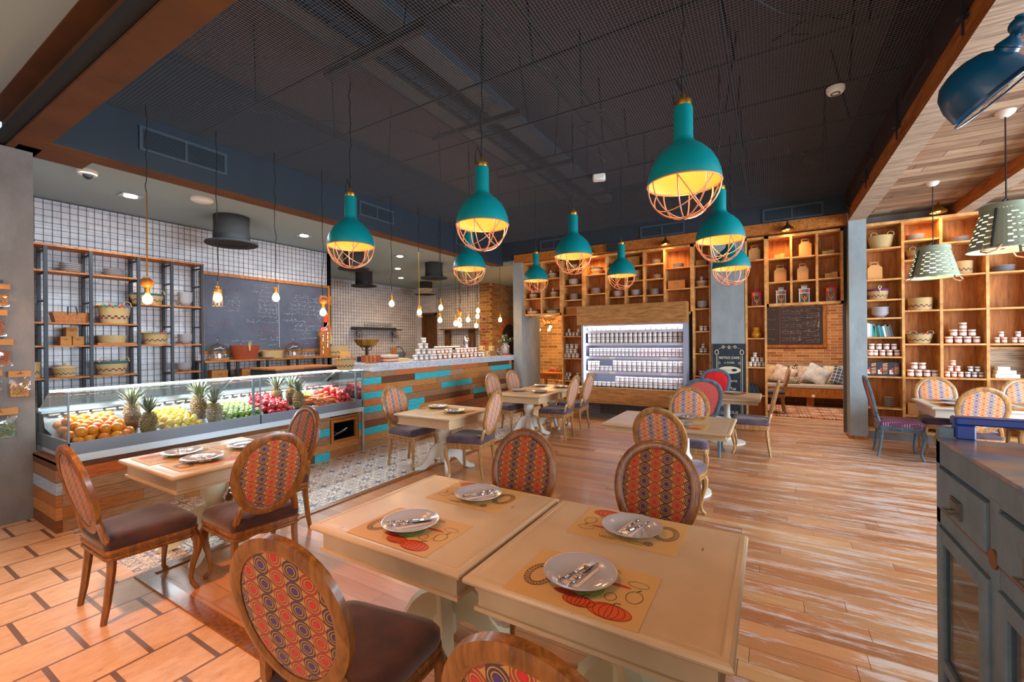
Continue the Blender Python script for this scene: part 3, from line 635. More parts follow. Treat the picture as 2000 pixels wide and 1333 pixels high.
# ------------------------------------------------------------ tables (local: origin under the middle)
def table_top(b, w, d, z=.75):
    def rg(e, zz): return [(-w/2+e, -d/2+e, zz), (w/2-e, -d/2+e, zz), (w/2-e, d/2-e, zz), (-w/2+e, d/2-e, zz)]
    b.loft([rg(.05, z-.035), rg(.012, z-.033), rg(.002, z-.024), rg(0, z-.015), rg(.004, z-.005), rg(.014, z), rg(.03, z), rg(.034, z-.002), rg(.04, z-.001), rg(.06, z)])
def make_table(w, d, ped, mtop, mleg, plainap=False, z=.75):
    t = thing('dining_table', 'table', 'table')
    b = MB(); table_top(b, w, d, z); b.obj('tabletop', mtop, t, smooth=0)
    b = MB(); e = .045; h = .085 if not plainap else .03
    b.box(-w/2+e, w/2-e, -d/2+e, d/2-e, z-.035-h, z-.035); b.box(-w/2+e-.012, w/2-e+.012, -d/2+e-.012, d/2-e+.012, z-.035-h-.016, z-.035-h); b.obj('apron', mtop, t, smooth=0)
    px, py = ped
    b = MB()
    if plainap: b.lathe([(.26, .0), (.26, .02), (.22, .03), (.09, .05), (.05, .10), (.045, .3), (.075, .36), (.045, .42), (.045, .62), (.12, z-.066)], 28, (px, py, 0))
    else: b.lathe([(.05, .09), (.066, .11), (.066, .20), (.05, .22), (.05, .30), (.058, .33), (.076, .345), (.078, .36), (.062, .375), (.072, .40), (.088, .44), (.09, .53), (.078, .56), (.058, .575), (.068, .59), (.066, .60), (.10, z-.136)], 28, (px, py, 0))
    b.obj('pedestal', mleg, t)
    if not plainap:
        for k in range(4):
            a = PI/4+k*PI/2; c, s_ = math.cos(a), math.sin(a); P = [(.02, .33), (.07, .345), (.12, .335), (.165, .30), (.20, .245), (.225, .18), (.26, .115), (.30, .065), (.34, .045), (.37, .04), (.385, .02), (.38, .0), (.31, .0), (.25, .02), (.20, .06), (.16, .12), (.12, .15), (.07, .16), (.02, .13)]
            T = Matrix(((c, 0, -s_, px), (s_, 0, c, py), (0, 1, 0, 0), (0, 0, 0, 1)))
            b = MB(); b.prism(P, -.027, .027, T); b.obj('foot', mleg, t, smooth=30)
    return t
TC = make_table(.93, .93, (0, 0), M['cream'], M['cream_leg'])
TB = (-1.505, 1.79); TR = (-.556, 1.785)
place(TC, (*TB, 0), 0, 'cream square table, left half of the nearest pair, nearest the patterned tiles')
place(TC, (*TR, 0), 0, 'cream square table with scuffed edge, right half of the nearest pair')
place(TC, (-3.93, 1.79, 0), 0, 'cream square table between the fruit case and the chair on stone tiles')
TW = make_table(.90, .92, (0, 0), M['cream'], M['whitepaint'])
place(TW, (-3.64, 4.38, 0), 0, 'small white pedestal table beside the turquoise striped bar')
place(TW, (-3.64, 6.66, 0), 0, 'white pedestal table before the left column, nearer half of the far pair')
place(TW, (-3.64, 7.59, 0), 0, 'white pedestal table before the left column, farther half of the far pair')
TG = make_table(1.26, .96, (.15, .0), M['cream'], M['whitepaint'], True)
place(TG, (-.955, 5.02, 0), 0, 'long plain cream table on a round white foot in the middle of the room')
place(TG, (-.75, 7.72, 0), 0, 'plain cream table between the two red backed chairs')
TP = make_table(1.0, .98, (0, 0), M['whitepaint'], M['whitepaint'])
place(TP, (2.28, 8.02, 0), 0, 'bright white table beside the plaid seated blue chair')
place(TP, (3.29, 8.02, 0), 0, 'bright white table at the right edge of the picture')
# ------------------------------------------------------------ place settings
def make_mat():
    b = MB(); b.T = Matrix.Diagonal((1.14, 1.12, 1, 1)); w_, d_ = .215, .155; b.col = srgb(204, 160, 98); b.box(-w_, w_, -d_, d_, 0, .0015)
    z = .0019
    def disc(cx, cy, rx, ry, col, n=20, zz=z): b.col = col; b.add([(cx+rx*math.cos(2*PI*i/n), cy+ry*math.sin(2*PI*i/n), zz) for i in range(n)], [tuple(range(n))])
    def line(pts, w=.002, col=srgb(84, 58, 38), closed=False):
        b.col = col; L = len(pts)
        for i in range(L if closed else L-1):
            p, q = pts[i], pts[(i+1) % L]; dx, dy = q[0]-p[0], q[1]-p[1]; l = math.hypot(dx, dy) or 1; nx, ny = -dy/l*w/2, dx/l*w/2
            b.add([(p[0]+nx, p[1]+ny, z+.0008), (p[0]-nx, p[1]-ny, z+.0008), (q[0]-nx, q[1]-ny, z+.0008), (q[0]+nx, q[1]+ny, z+.0008)], [(0, 1, 2, 3)])
    def ell(cx, cy, rx, ry, n=20, a0=0, a1=2*PI, **k): line([(cx+rx*math.cos(a0+(a1-a0)*i/n), cy+ry*math.sin(a0+(a1-a0)*i/n)) for i in range(n+1)], **k)
    OR = srgb(206, 84, 40)
    for cx, cy, rx, ry in ((.118, -.105, .066, .037), (.022, -.100, .050, .028)):      # pumpkins
        disc(cx, cy, rx, ry, OR, zz=z+.0001+cx*.002)
        for k in (1, .72, .42, .12): ell(cx, cy, rx*k, ry, col=srgb(120, 40, 20))
        line([(cx, cy+ry*.8), (cx+.006, cy+ry+.012), (cx+.022, cy+ry+.014)], .004, srgb(96, 84, 40))
    disc(.0, -.015, .075, .07, srgb(138, 142, 74)); disc(-.03, -.075, .04, .014, srgb(172, 56, 36), zz=z+.0005)
    disc(.10, .045, .045, .008, srgb(176, 62, 40))
    for k in range(26):                                                    # wreath
        a = k*2*PI/26; ell(-.145+.040*math.cos(a), -.02+.062*math.sin(a), .011, .011, 8)
    ell(-.105, .105, .017, .017, 14); ell(-.105, .105, .012, .012, 12)
    for k in range(6): line([(-.105, .105), (-.105+.015*math.cos(k), .105+.015*math.sin(k))])
    ell(.165, .0, .025, .034, 16, w=.002); line([(.165, .034), (.175, .05)], .004); ell(.16, .075, .034, .018, 9, w=.0016); ell(.10, -.03, .018, .022, 12); ell(-.06, .12, .03, .012, 10)
    for i in range(5): line([(.02+i*.012, .12), (.03+i*.012, .135), (.04+i*.012, .115)])
    o = b.obj('placemat', M['paint'], smooth=0); return tag(o, 'm', 'placemat')
def make_plate():
    t = MB(); t.lathe([(0, .003), (.055, .003), (.06, 0), (.068, .001), (.10, .014), (.124, .026), (.126, .028), (.122, .028), (.096, .018), (.068, .0075), (0, .0065)], 40)
    return tag(t.obj('dinner_plate', M['plate'], smooth=60), 'p', 'plate')
def make_napkin():
    b = MB(); b.col = srgb(226, 206, 196); b.T = Matrix.Rotation(.1, 4, 'Z')
    b.loft([[(-.034, -.095, z_), (.034, -.095, z_), (.036, .09, z_+.001), (-.032, .092, z_+.001)] for z_ in (0, .005)])
    b.col = srgb(70, 60, 60)
    for y0, y1 in ((-.06, -.0585), (.04, .0415)): b.box(-.022, .022, y0, y1, .0065, .0068)
    for x0 in (-.022, .0205): b.box(x0, x0+.0015, -.06, .0415, .0065, .0068)
    for k in range(4): b.box(-.012, .012, -.035+k*.018, -.0325+k*.018, .0065, .0068)
    return tag(b.obj('napkin', M['paint'], smooth=0), 'n', 'napkin')
def make_fork():
    b = MB(); n = 30
    for s_ in (0, PI): b.tube([(.0028*math.cos(i*.9+s_), -.11+.12*i/n, .005+.0028*math.sin(i*.9+s_)) for i in range(n+1)], .0028, 5)
    b.ball((0, -.112, .005), .0065, 8, 6); b.tube([(0, .01, .005), (0, .04, .006)], [.0035, .0035], 6)
    b.loft([[(-w_, y, z_), (w_, y, z_), (w_, y, z_+.002), (-w_, y, z_+.002)] for w_, y, z_ in ((.004, .038, .005), (.011, .05, .004), (.012, .065, .004))])
    for k in range(4): x = -.0095+k*.0063; b.tube([(x, .063, .005), (x, .08, .004), (x, .098, .008)], [.0016, .0016, .0009], 5)
    return tag(b.obj('fork', M['silver'], smooth=50), 'f', 'fork')
def make_knife():
    b = MB(); n = 30
    for s_ in (0, PI): b.tube([(.0028*math.cos(i*.9+s_), -.11+.11*i/n, .005+.0028*math.sin(i*.9+s_)) for i in range(n+1)], .0028, 5)
    b.ball((0, -.112, .005), .0065, 8, 6)
    b.loft([[(-w_, y, .004), (w_, y, .004), (w_*.6, y, .0065), (-w_, y, .0065)] for w_, y in ((.004, 0), (.008, .015), (.0085, .06), (.006, .09), (.001, .11))])
    return tag(b.obj('knife', M['silver'], smooth=50), 'k', 'knife')
PM, PL, NA, FO, KN = make_mat(), make_plate(), make_napkin(), make_fork(), make_knife()
NA2 = None
def setting(x, y, rz, where, z=.75, cut=True, turn=0, plate=True):
    place(PM, (x, y, z+.0005), rz, 'kraft placemat printed with pumpkins, '+where)
    if not plate: return
    px, py = x+math.cos(rz)*-.022-math.sin(rz)*.024, y+math.sin(rz)*-.022+math.cos(rz)*.024
    place(PL, (px, py, z+.003), rz, 'round white plate, '+where, scale=1.1)
    x, y = px, py
    if cut:
        c, s_ = math.cos(rz+turn), math.sin(rz+turn)
        place(NA, (x+.002*c, y+.002*s_, z+.011), rz+turn, 'folded pale napkin on the plate, '+where)
        place(FO, (x-.016*c, y-.016*s_, z+.017), rz+turn-.12, 'twisted handle fork, '+where)
        place(KN, (x+.014*c, y+.014*s_, z+.017), rz+turn+.05, 'twisted handle knife, '+where)
setting(-1.49, 1.53, 0, 'front seat, nearest left table', turn=-.75)
setting(-1.47, 2.06, PI, 'far seat, nearest left table', turn=-.6)
setting(-.60, 1.505, 0, 'front seat, nearest right table', turn=-.25)
setting(-.585, 2.05, PI, 'far seat, nearest right table', turn=-.25)
setting(-4.13, 1.62, -PI/2, 'fruit case table, bar end', turn=-.3)
setting(-3.74, 1.66, PI/2, 'fruit case table, plank floor side', turn=-.3)
setting(-3.93, 2.06, PI, 'fruit case table, far side', turn=.5)
setting(-3.90, 4.50, -PI/2, 'small white table, bar side', turn=-.3)
setting(-3.42, 4.36, PI/2, 'small white table, window side', turn=-.3)
setting(-3.90, 6.68, -PI/2, 'on the far table pair, bar side, nearer seat', cut=False)
setting(-3.42, 6.72, PI/2, 'on the far table pair, fridge side, nearer seat', cut=False)
setting(-3.90, 7.56, -PI/2, 'on the far table pair, bar side, farther seat', cut=False)
setting(-3.42, 7.60, PI/2, 'on the far table pair, fridge side, farther seat', cut=False)
setting(-.80, 4.78, 0, 'on the long plain table, near side')
setting(-.86, 5.27, PI, 'on the long plain table, far side')
setting(-.50, 7.95, PI/2, 'on the table between the red backed chairs, right end', cut=False)
setting(-.90, 7.95, PI, 'on the table between the red backed chairs, far side', cut=False)
setting(2.05, 7.80, -PI/2, 'on the bright white table, end by the plaid seated chair', cut=False)
setting(2.15, 8.28, PI, 'on the bright white table, side by the jar shelves', cut=False)
setting(2.50, 7.76, 0, 'on the bright white table, side toward the blue cabinet', cut=False)
setting(3.05, 8.28, PI, 'on the white table at the right edge', cut=False)
# ------------------------------------------------------------ teal pendant lamps
M['bulb_dim'] = Mt('soft_glowing_bulb', .3, emis=(1, .5, .16), es=2.2).base((1, .8, .5)).mat
def make_pendant():
    t = thing('pendant_lamp', 'lamp', 'lamp')      # origin at the middle of the rim
    b = MB(); prof = [(.208, 0), (.207, .02), (.200, .06), (.184, .105), (.156, .155), (.115, .20), (.075, .232), (.058, .25), (.054, .27), (.054, .44), (.050, .452)]
    b.lathe(prof, 40, cap=False)
    b.obj('lamp_shade', M['teal'], t, smooth=60)
    b = MB(); b.lathe([(max(r-.006, .001), z_+.001) for r, z_ in prof[:-2]], 40, cap=False); b.obj('shade_lining', M['teal_in'], t, smooth=60)
    b = MB(); b.lathe([(.046, .45), (.048, .455), (.048, .485), (.03, .492), (.012, .50), (.010, .53), (0, .53)], 20); b.obj('brass_cap', M['brass'], t)
    b = MB(); n = 16
    b.tube([(.207*math.cos(2*PI*i/36), .207*math.sin(2*PI*i/36), -.004) for i in range(36)], .0045, 5, closed=True)
    for k in range(4):
        a = PI*k/4; b.tube([(.204*math.cos(PI*i/n)*math.cos(a), .204*math.cos(PI*i/n)*math.sin(a), -.205*math.sin(PI*i/n)) for i in range(n+1)], .0042, 5)
    for k in range(3):
        a = 2*PI*k/3+.5; pts = []
        for i in range(n+1):
            ph = PI*i/n; v = Vector((.2*math.cos(ph), .10*math.sin(ph), -.155*math.sin(ph))); v = v*(.204/max(v.length, .05)); pts.append(Matrix.Rotation(a, 3, 'Z') @ v)
        b.tube(pts, .0036, 5)
    b.obj('wire_cage', M['copper'], t)
    b = MB(); b.ball((0, 0, .13), .035, 14, 10); b.obj('bulb', M['bulb_dim'], t)
    b = MB(); r = random.Random(3); b.tube([(0, 0, .52)]+[(r.uniform(-.012, .012), r.uniform(-.01, .01), .52+1.06*i/16) for i in range(1, 16)]+[(0, 0, 1.58)], .0045, 5)
    b.tube([(0, 0, .53), (-.035, 0, .62), (-.055, 0, .56), (-.05, 0, .48)], .004, 5); b.obj('cable', M['black'], t)
    return t
PD = make_pendant()
for i, (x, y, zr, lab) in enumerate(((-.43, 2.72, 2.57, 'teal caged pendant lamp, the biggest and nearest one, upper right of centre'), (-.385, 4.38, 2.56, 'teal caged pendant lamp partly overlapped by the biggest lamp'), (-.39, 5.75, 2.49, 'teal caged pendant lamp low in front of the grey middle column'),
        (-1.942, 2.82, 2.57, 'teal caged pendant lamp between the fruit case side lamp and the biggest one'), (-1.87, 4.49, 2.59, 'teal caged pendant lamp over the left end of the jar fridge'), (-1.87, 6.3, 2.60, 'teal caged pendant lamp over the middle of the jar fridge'),
        (-3.31, 2.67, 2.54, 'teal caged pendant lamp at the left, before the white kitchen ceiling'), (-3.27, 4.45, 2.575, 'teal caged pendant lamp hanging lower right behind the second biggest one'), (-3.42, 6.56, 2.68, 'smallest teal caged pendant lamp beside the left grey column'))):
    place(PD, (x, y, zr), [0, .5, 1.1, .3, .8, 1.4, .2, .9, 1.9][i], lab)
    light('pendant_bulb_light', 'POINT', (x, y, zr+.07), 3.0, (1, .52, .2), .04)
# ------------------------------------------------------------ bare bulb pendants over the bar
def make_bulb(kind, L):
    t = thing('bulb_pendant', 'lamp', 'lamp'); r = random.Random(int(L*100)); rod = min(.95, L*.55) if kind in ('ball', 'jar') else .06
    b = MB(); b.lathe([(0, -.055), (.022, -.05), (.038, -.03), (.042, -.005), (.036, .02), (.02, .042), (.014, .06)], 16); b.obj('bulb', M['bulb'], t)
    b = MB(); b.lathe([(.018, .05), (.024, .055), (.024, .115), (.012, .125), (0, .125)], 14); b.obj('lamp_socket', M['brass'], t)
    if kind in ('ball', 'ballshort'): b = MB(); b.ball((0, 0, .165), .058, 20, 14); b.obj('wooden_ball', M['oak'], t)
    if kind in ('jar', 'jarbig'):
        b = MB(); b.lathe([(.05, -.10), (.052, -.09), (.040, .03), (.034, .055), (.034, .07)], 14, cap=False); b.obj('glass_jar_shade', M['vesselglass'], t)
        b = MB()
        for k in range(6): a = k*PI/3; b.tube([(.053*math.cos(a), .053*math.sin(a), -.10), (.036*math.cos(a), .036*math.sin(a), .07)], .002, 4)
        b.tube([(.053*math.cos(k*PI/8), .053*math.sin(k*PI/8), -.10) for k in range(16)], .002, 4, closed=True); b.lathe([(.042, .065), (.042, .085), (.02, .095)], 14); b.obj('jar_cage', M['brass'], t)
    b = MB(); b.tube([(0, 0, .12), (0, 0, .12+rod)], .006, 6); b.obj('brass_rod', M['brass'], t)
    z0 = .12+rod; b = MB(); b.tube([(0, 0, z0)]+[(r.uniform(-.012, .012), r.uniform(-.012, .012), z0+(L-z0)*i/14) for i in range(1, 14)]+[(0, 0, L)], .0045, 5); b.obj('cable', M['black'], t)
    return t
for k, x, y, z_, lab in (('ball', -5.37, 1.861, 2.109, 'bare bulb under a wooden ball, leftmost over the fruit case'), ('jarbig', -5.37, 2.505, 2.177, 'bulb in a glass jar cage before the left end of the chalkboard'), ('plain', -5.37, 3.179, 2.233, 'bare bulb in front of the middle of the chalkboard'), ('ballshort', -5.37, 3.85, 2.08, 'bare bulb under a wooden ball before the right frame of the chalkboard'),
        ('plain', -5.37, 5.132, 2.291, 'bare bulb alone before the white tiles, above the wine glass shelf'), ('jar', -5.37, 5.788, 2.182, 'bulb in a slim glass jar beside the brown doorway'), ('plain', -5.37, 6.377, 2.30, 'upper bare bulb of the two before the brown doorway'), ('plain', -5.6, 6.62, 2.08, 'lower bare bulb of the two before the brown doorway'),
        ('plain', -5.37, 6.825, 2.012, 'bare bulb at the left of the low cluster right of the doorway'), ('plain', -5.37, 6.96, 1.99, 'lowest bare bulb of the cluster right of the doorway'), ('ballshort', -5.5, 7.12, 2.095, 'bare bulb under a wooden ball in the cluster right of the doorway'), ('plain', -5.37, 7.24, 2.103, 'bare bulb at the right of the cluster beside the doorway'),
        ('plain', -5.37, 7.597, 2.31, 'highest bare bulb of the three at the edge of the brick wall'), ('plain', -5.5, 7.76, 2.20, 'middle bare bulb of the three at the edge of the brick wall'), ('plain', -5.6, 7.85, 2.0, 'lowest bare bulb of the three at the edge of the brick wall'), ('plain', -5.37, 8.48, 2.145, 'bare bulb above the plant in the white churn')):
    t = make_bulb(k, 4.06-z_); t.location = (x, y, z_); t['label'] = lab
    if y < 5.3 or y in (6.377, 7.12, 7.76, 8.48): light('bulb_light', 'POINT', (x+.09, y, z_), 5, (1, .48, .16), .05)
# ------------------------------------------------------------ colander lamps in the right hand room
def make_colander():
    t = thing('colander_lamp', 'lamp', 'lamp'); GR = vcol('grey_green_enamel', .45); H = .36; r0, r1 = .255, .165
    b = MB(); b.col = srgb(140, 152, 132); nz, na = 12, 48
    def P(i, k): a = 2*PI*(i % na)/na; q = k/nz; r = r0+(r1-r0)*q; return (r*math.cos(a), r*math.sin(a), H*q)
    HOLE = MB()
    for k in range(nz):
        for i in range(na):
            hole = 1 <= k <= 10 and (i+k*2) % 4 in (0, 1) and i % 24 > 2
            tgt = b
            if hole:      # a slot: two strips above and below an open gap
                for q0, q1 in ((0, .33), (.67, 1)):
                    def Q(i_, q): a = 2*PI*(i_ % na)/na; qq = (k+q)/nz; r = r0+(r1-r0)*qq; return (r*math.cos(a), r*math.sin(a), H*qq)
                    b.add([Q(i, q0), Q(i+1, q0), Q(i+1, q1), Q(i, q1)], [(0, 1, 2, 3)])
            else: b.add([P(i, k), P(i+1, k), P(i+1, k+1), P(i, k+1)], [(0, 1, 2, 3)])
    b.lathe([(r1, H), (r1+.008, H+.005), (r1+.004, H+.05), (r1-.01, H+.055), (0, H+.055)], 40); b.lathe([(r0, 0), (r0+.008, -.004), (r0+.008, .012)], 40, cap=False)
    b.obj('lamp_shade', GR, t, smooth=60)
    b = MB(); b.ball((0, 0, .10), .06, 16, 12); b.obj('bulb', Mt('pale_bulb', .3, emis=(1, .86, .62), es=12).base((1, 1, 1)).mat, t)
    for s_ in (-1, 1): b = MB(); b.tube([(s_*(r0-.01), -.06, .02), (s_*(r0+.05), -.05, -.03), (s_*(r0+.07), 0, -.05), (s_*(r0+.05), .05, -.03), (s_*(r0-.01), .06, .02)], .008, 6); b.obj('handle', M['copper'], t)
    for s_ in (-1, 1): b = MB(); b.tube([(s_*r0, 0, 0), (s_*r1*1.02, 0, H), (s_*.02, 0, H+.10)], .010, 5); b.obj('strap', M['iron'], t)
    b = MB(); b.tube([(0, 0, H+.05), (0, 0, 1.24)], .006, 5); b.obj('chain', M['black'], t)
    b = MB(); b.lathe([(.07, 1.26), (.06, 1.235), (.035, 1.215), (0, 1.21)], 20); b.obj('ceiling_canopy', M['white'], t)
    return t
CO = make_colander()
place(CO, (1.87, 7.80, 2.44), .4, 'perforated grey green colander lamp, the smaller one farther back'); place(CO, (1.86, 5.70, 2.44), .9, 'perforated grey green colander lamp cut by the right edge of the picture')
for y in (7.8, 5.7): light('colander_light', 'POINT', (1.87, y, 2.62), 14, (1, .82, .58), .06)
# blue dome lamp at the upper right
lp = thing('dome_wall_lamp', 'blue dome lamp with a knuckle joint close to the camera at the upper right', 'lamp', (0.775, 2.489, 2.625))
ax = Vector((0.619, 0.016, -0.792)).normalized(); q = Vector((0, 0, -1)).rotation_difference(ax).to_matrix().to_4x4(); BL = plain('blue_teal_enamel', srgb(0, 66, 98), .35, coat=.25)
b = MB(); b.lathe([(.0, .165), (.04, .162), (.08, .147), (.11, .115), (.13, .06), (.136, 0)], 40, T=q, cap=False); b.obj('lamp_shade', BL, lp, smooth=60)
b = MB(); b.tube([q @ Vector((.14*math.cos(2*PI*i/40), .14*math.sin(2*PI*i/40), -.016)) for i in range(40)], .004, 6, closed=True); b.obj('rim_ring', BL, lp)
b = MB(); nd = Vector((0.309, -0.432, 0.847)); cx_ = nd*.10-ax*.03; up_ = nd.to_track_quat('Z', 'Y').to_matrix().to_4x4(); up_.translation = cx_
b.lathe([(.037, -.02), (.037, .04), (.041, .043), (.039, .052), (.022, .07), (.014, .08), (.014, .09)], 24, T=up_); b.obj('neck', BL, lp)
b = MB(); b.ball(cx_+nd*.112, .031, 20, 14); b.lathe([(.013, -.037), (.013, .037)], 14, tuple(cx_+nd*.112), T=None); b.obj('knuckle_joint', BL, lp)
e_ = cx_+nd*.112; b = MB(); b.tube([e_, e_+Vector((.25, .05, .05)), e_+Vector((.5, .1, .4)), e_+Vector((.5, .1, 1.02))], .011, 8); b.obj('lamp_arm', BL, lp)
# brass picture lights above the shelves
def make_pic():
    t = thing('picture_light', 'l', 'lamp'); b = MB(); b.lathe([(.10, -.05), (.095, -.02), (.06, .02), (.025, .05), (.018, .09), (0, .095)], 20, cap=False); b.obj('lamp_shade', M['brass'], t)
    b = MB(); b.tube([(0, 0, .08), (0, .02, .13), (0, .12, .14), (0, .16, .11)], .008, 6); b.obj('lamp_arm', M['brass'], t)
    b = MB(); b.ball((0, 0, -.02), .03, 10, 8); b.obj('bulb', M['bulb'], t); return t
PI_ = make_pic()
for x, lab in ((-3.32, 'brass picture light over the shelves behind the lamp left of centre'), (-1.76, 'brass picture light over the shelves left of the grey middle column'), (.28, 'brass picture light over the gift box shelves right of the grey middle column'), (2.20, 'brass picture light over the jar shelves of the right hand room')):
    place(PI_, (x, 8.92, 3.58), 0, lab); light('picture_light_beam', 'SPOT', (x, 8.95, 3.50), 26, (1, .50, .16), .04, spot=125, rot=(D(28), 0, 0), blend=.8)
# ------------------------------------------------------------ wooden shelf walls
YF, YB = 9.10, 9.44
def shelf_unit(name, lab, x0, x1, z0, z1, verts, cells):
    t = thing(name, lab, 'shelving', ((x0+x1)/2, 9.3, z0)); off = (-(x0+x1)/2, -9.3, -z0); th = .022
    b = MB(); b.box(x0, x1, YB, YB+.02, z0, z1); o = b.obj('back_panel', M['shelfback'], t, smooth=0); o.location = off
    b = MB(); b.box(x0-.0, x1, YF, YB, z1-th*2, z1); b.box(x0, x1, YF, YB, z0, z0+th*2)
    for v in [(x0, z0, z1), (x1-th*1.6, z0, z1)]: b.box(v[0], v[0]+th*1.6, YF, YB, v[1], v[2])
    o = b.obj('carcass', M['shelf'], t, smooth=0); o.location = off
    for vx, a, c in verts: b = MB(); b.box(vx-th*.8, vx+th*.8, YF+.003, YB, a, c); o = b.obj('divider', M['shelf'], t, smooth=0); o.location = off
    for a, c, zs in cells:
        for z_ in zs: b = MB(); b.box(a, c, YF+.006, YB, z_-th, z_+.003); o = b.obj('shelf_board', M['shelf'], t, smooth=0); o.location = off
    return t
shelf_unit('shelf_wall', 'pine pigeonhole shelves hanging over the opening beside the left column', -5.12, -4.104, 2.244, 3.52, [(-4.616, 2.244, 3.5)], [(-5.1, -4.62, [3.137, 2.655]), (-4.61, -4.12, [3.105, 2.659])])
shelf_unit('shelf_wall', 'narrow full height pine shelves left of the jar fridge', -4.10, -3.56, 0, 3.52, [], [(-4.08, -3.58, [3.25, 2.904, 2.568, 2.233, 1.747, 1.244, .74, .3])])
shelf_unit('shelf_wall', 'pine pigeonhole shelves above the jar fridge', -3.56, -1.30, 2.15, 3.515, [(-3.04, 2.2, 3.5), (-2.622, 2.2, 3.21), (-2.238, 2.2, 3.5), (-1.824, 2.2, 3.5)], [(-3.54, -3.05, [3.102, 2.674]), (-3.03, -2.25, [3.208]), (-2.61, -2.25, [2.896]), (-3.03, -2.63, [2.572]), (-2.61, -2.25, [2.575]), (-2.23, -1.83, [3.207, 2.899, 2.569]), (-1.81, -1.32, [3.091, 2.664])])
shelf_unit('shelf_wall', 'narrow full height pine shelves between jar fridge and grey middle column', -1.30, -.97, 0, 3.51, [], [(-1.28, -.99, [3.085, 2.674, 2.246, 1.804, 1.372, .934, .506])])
shelf_unit('shelf_wall', 'narrow full height pine shelves right of the bistro poster', -.39, -.045, 0, 3.505, [], [(-.37, -.06, [3.1, 2.251, 1.66, 1.129, .612])])
shelf_unit('shelf_wall', 'pine pigeonhole shelves of gift boxes over the side room opening', -.045, 1.07, 2.235, 3.50, [(.333, 2.235, 3.48), (.708, 2.235, 3.48)], [(-.03, .32, [3.093, 2.667]), (.34, .70, [3.09, 2.67]), (.72, 1.05, [3.085, 2.676])])
shelf_unit('shelf_wall', 'tall pine shelves with jars and books right of the grey column', 1.33, 4.6, .12, 3.52, [(1.828, .12, 3.5), (2.272, .12, 3.5), (2.775, .12, 3.5), (3.3, .12, 3.5), (3.9, .12, 3.5)], [(1.35, 1.82, [3.104, 2.599, 2.268, 1.97, 1.655, 1.34, 1.017, .507]), (1.84, 2.26, [3.186, 2.874, 2.57, 2.074, 1.545, 1.013, .41]), (2.28, 2.765, [3.101, 2.6, 2.072, 1.543, 1.022, .5]), (2.785, 3.29, [3.101, 2.6, 2.072, 1.543, 1.03, .5]), (3.31, 3.89, [3.1, 2.6, 2.07, 1.54, 1.03, .5]), (3.91, 4.56, [3.1, 2.6, 2.07, 1.54, 1.03, .5])])
b = MB(); b.box(1.33, 4.6, 9.06, 9.46, 0, .12); struct('baseboard_back', b, MS['conc'])
# ------------------------------------------------------------ small wares (prototypes of unit size, scaled when placed)
def ring_lat(b, prof, n=24, c=(0, 0, 0), sx=1, sy=1): b.lathe(prof, n, c, None, sx, sy)
STRAW = srgb(206, 176, 122)
def u_plates(n=5, deep=False):
    b = MB(); H = 1/n
    for k in range(n):
        z_ = k*H*.86
        if deep: b.lathe([(.22, z_), (.24, z_), (.38, z_+H*.5), (.5, z_+H*1.1), (.49, z_+H*1.12), (.36, z_+H*.6), (.0, z_+H*.25)], 24)
        else: b.lathe([(.30, z_), (.33, z_), (.5, z_+H*.75), (.49, z_+H*.82), (.32, z_+H*.3), (0, z_+H*.25)], 24)
    return b
def simple(name, cat, b, mat, **k): return tag(b.obj(name, mat, **k), cat, cat)
P_ = {}
P_['plate_stack'] = None
def wicker(h_top=1.0, taper=.8, zig=True, rim=None):
    b = MB(); b.col = STRAW; r0, r1 = .5*taper, .5
    def rr(z_): return r0+(r1-r0)*z_
    zs = [0, .25, .45, .8, 1.0] if zig else [0, 1.0]
    cols = [STRAW, srgb(120, 76, 88), STRAW, STRAW] if zig else [STRAW]
    b.col = cols[0]
    for i in range(len(zs)-1):
        if zig and i == 1:
            n = 28
            for k in range(n):
                a0, a1 = 2*PI*k/n, 2*PI*(k+1)/n
                for j in range(2):
                    za, zb = zs[1]+(zs[2]-zs[1])*j/2, zs[1]+(zs[2]-zs[1])*(j+1)/2; b.col = srgb(108, 62, 78) if (k+j) % 2 else STRAW
                    b.add([(rr(za)*math.cos(a0), rr(za)*math.sin(a0), za), (rr(za)*math.cos(a1), rr(za)*math.sin(a1), za), (rr(zb)*math.cos(a1), rr(zb)*math.sin(a1), zb), (rr(zb)*math.cos(a0), rr(zb)*math.sin(a0), zb)], [(0, 1, 2, 3)])
        else:
            b.col = rim if (rim and i == len(zs)-2) else STRAW
            b.lathe([(rr(zs[i]), zs[i]), (rr(zs[i+1]), zs[i+1])], 28, cap=False)
    b.col = STRAW; b.lathe([(0, 0), (r0, 0)], 28, cap=False); b.lathe([(r1, 1), (r1-.03, 1.0), (r0-.03, .06), (0, .06)], 28, cap=False)
    return b
def handles(b, h=.45, r=.02, x=.3):
    for s_ in (-1, 1): b.tube([(s_*x-.13, -.38*1, .95), (s_*x-.10, -.40, .95+h*.7), (s_*x, -.40, .95+h), (s_*x+.10, -.40, .95+h*.7), (s_*x+.13, -.38, .95)], r, 5)
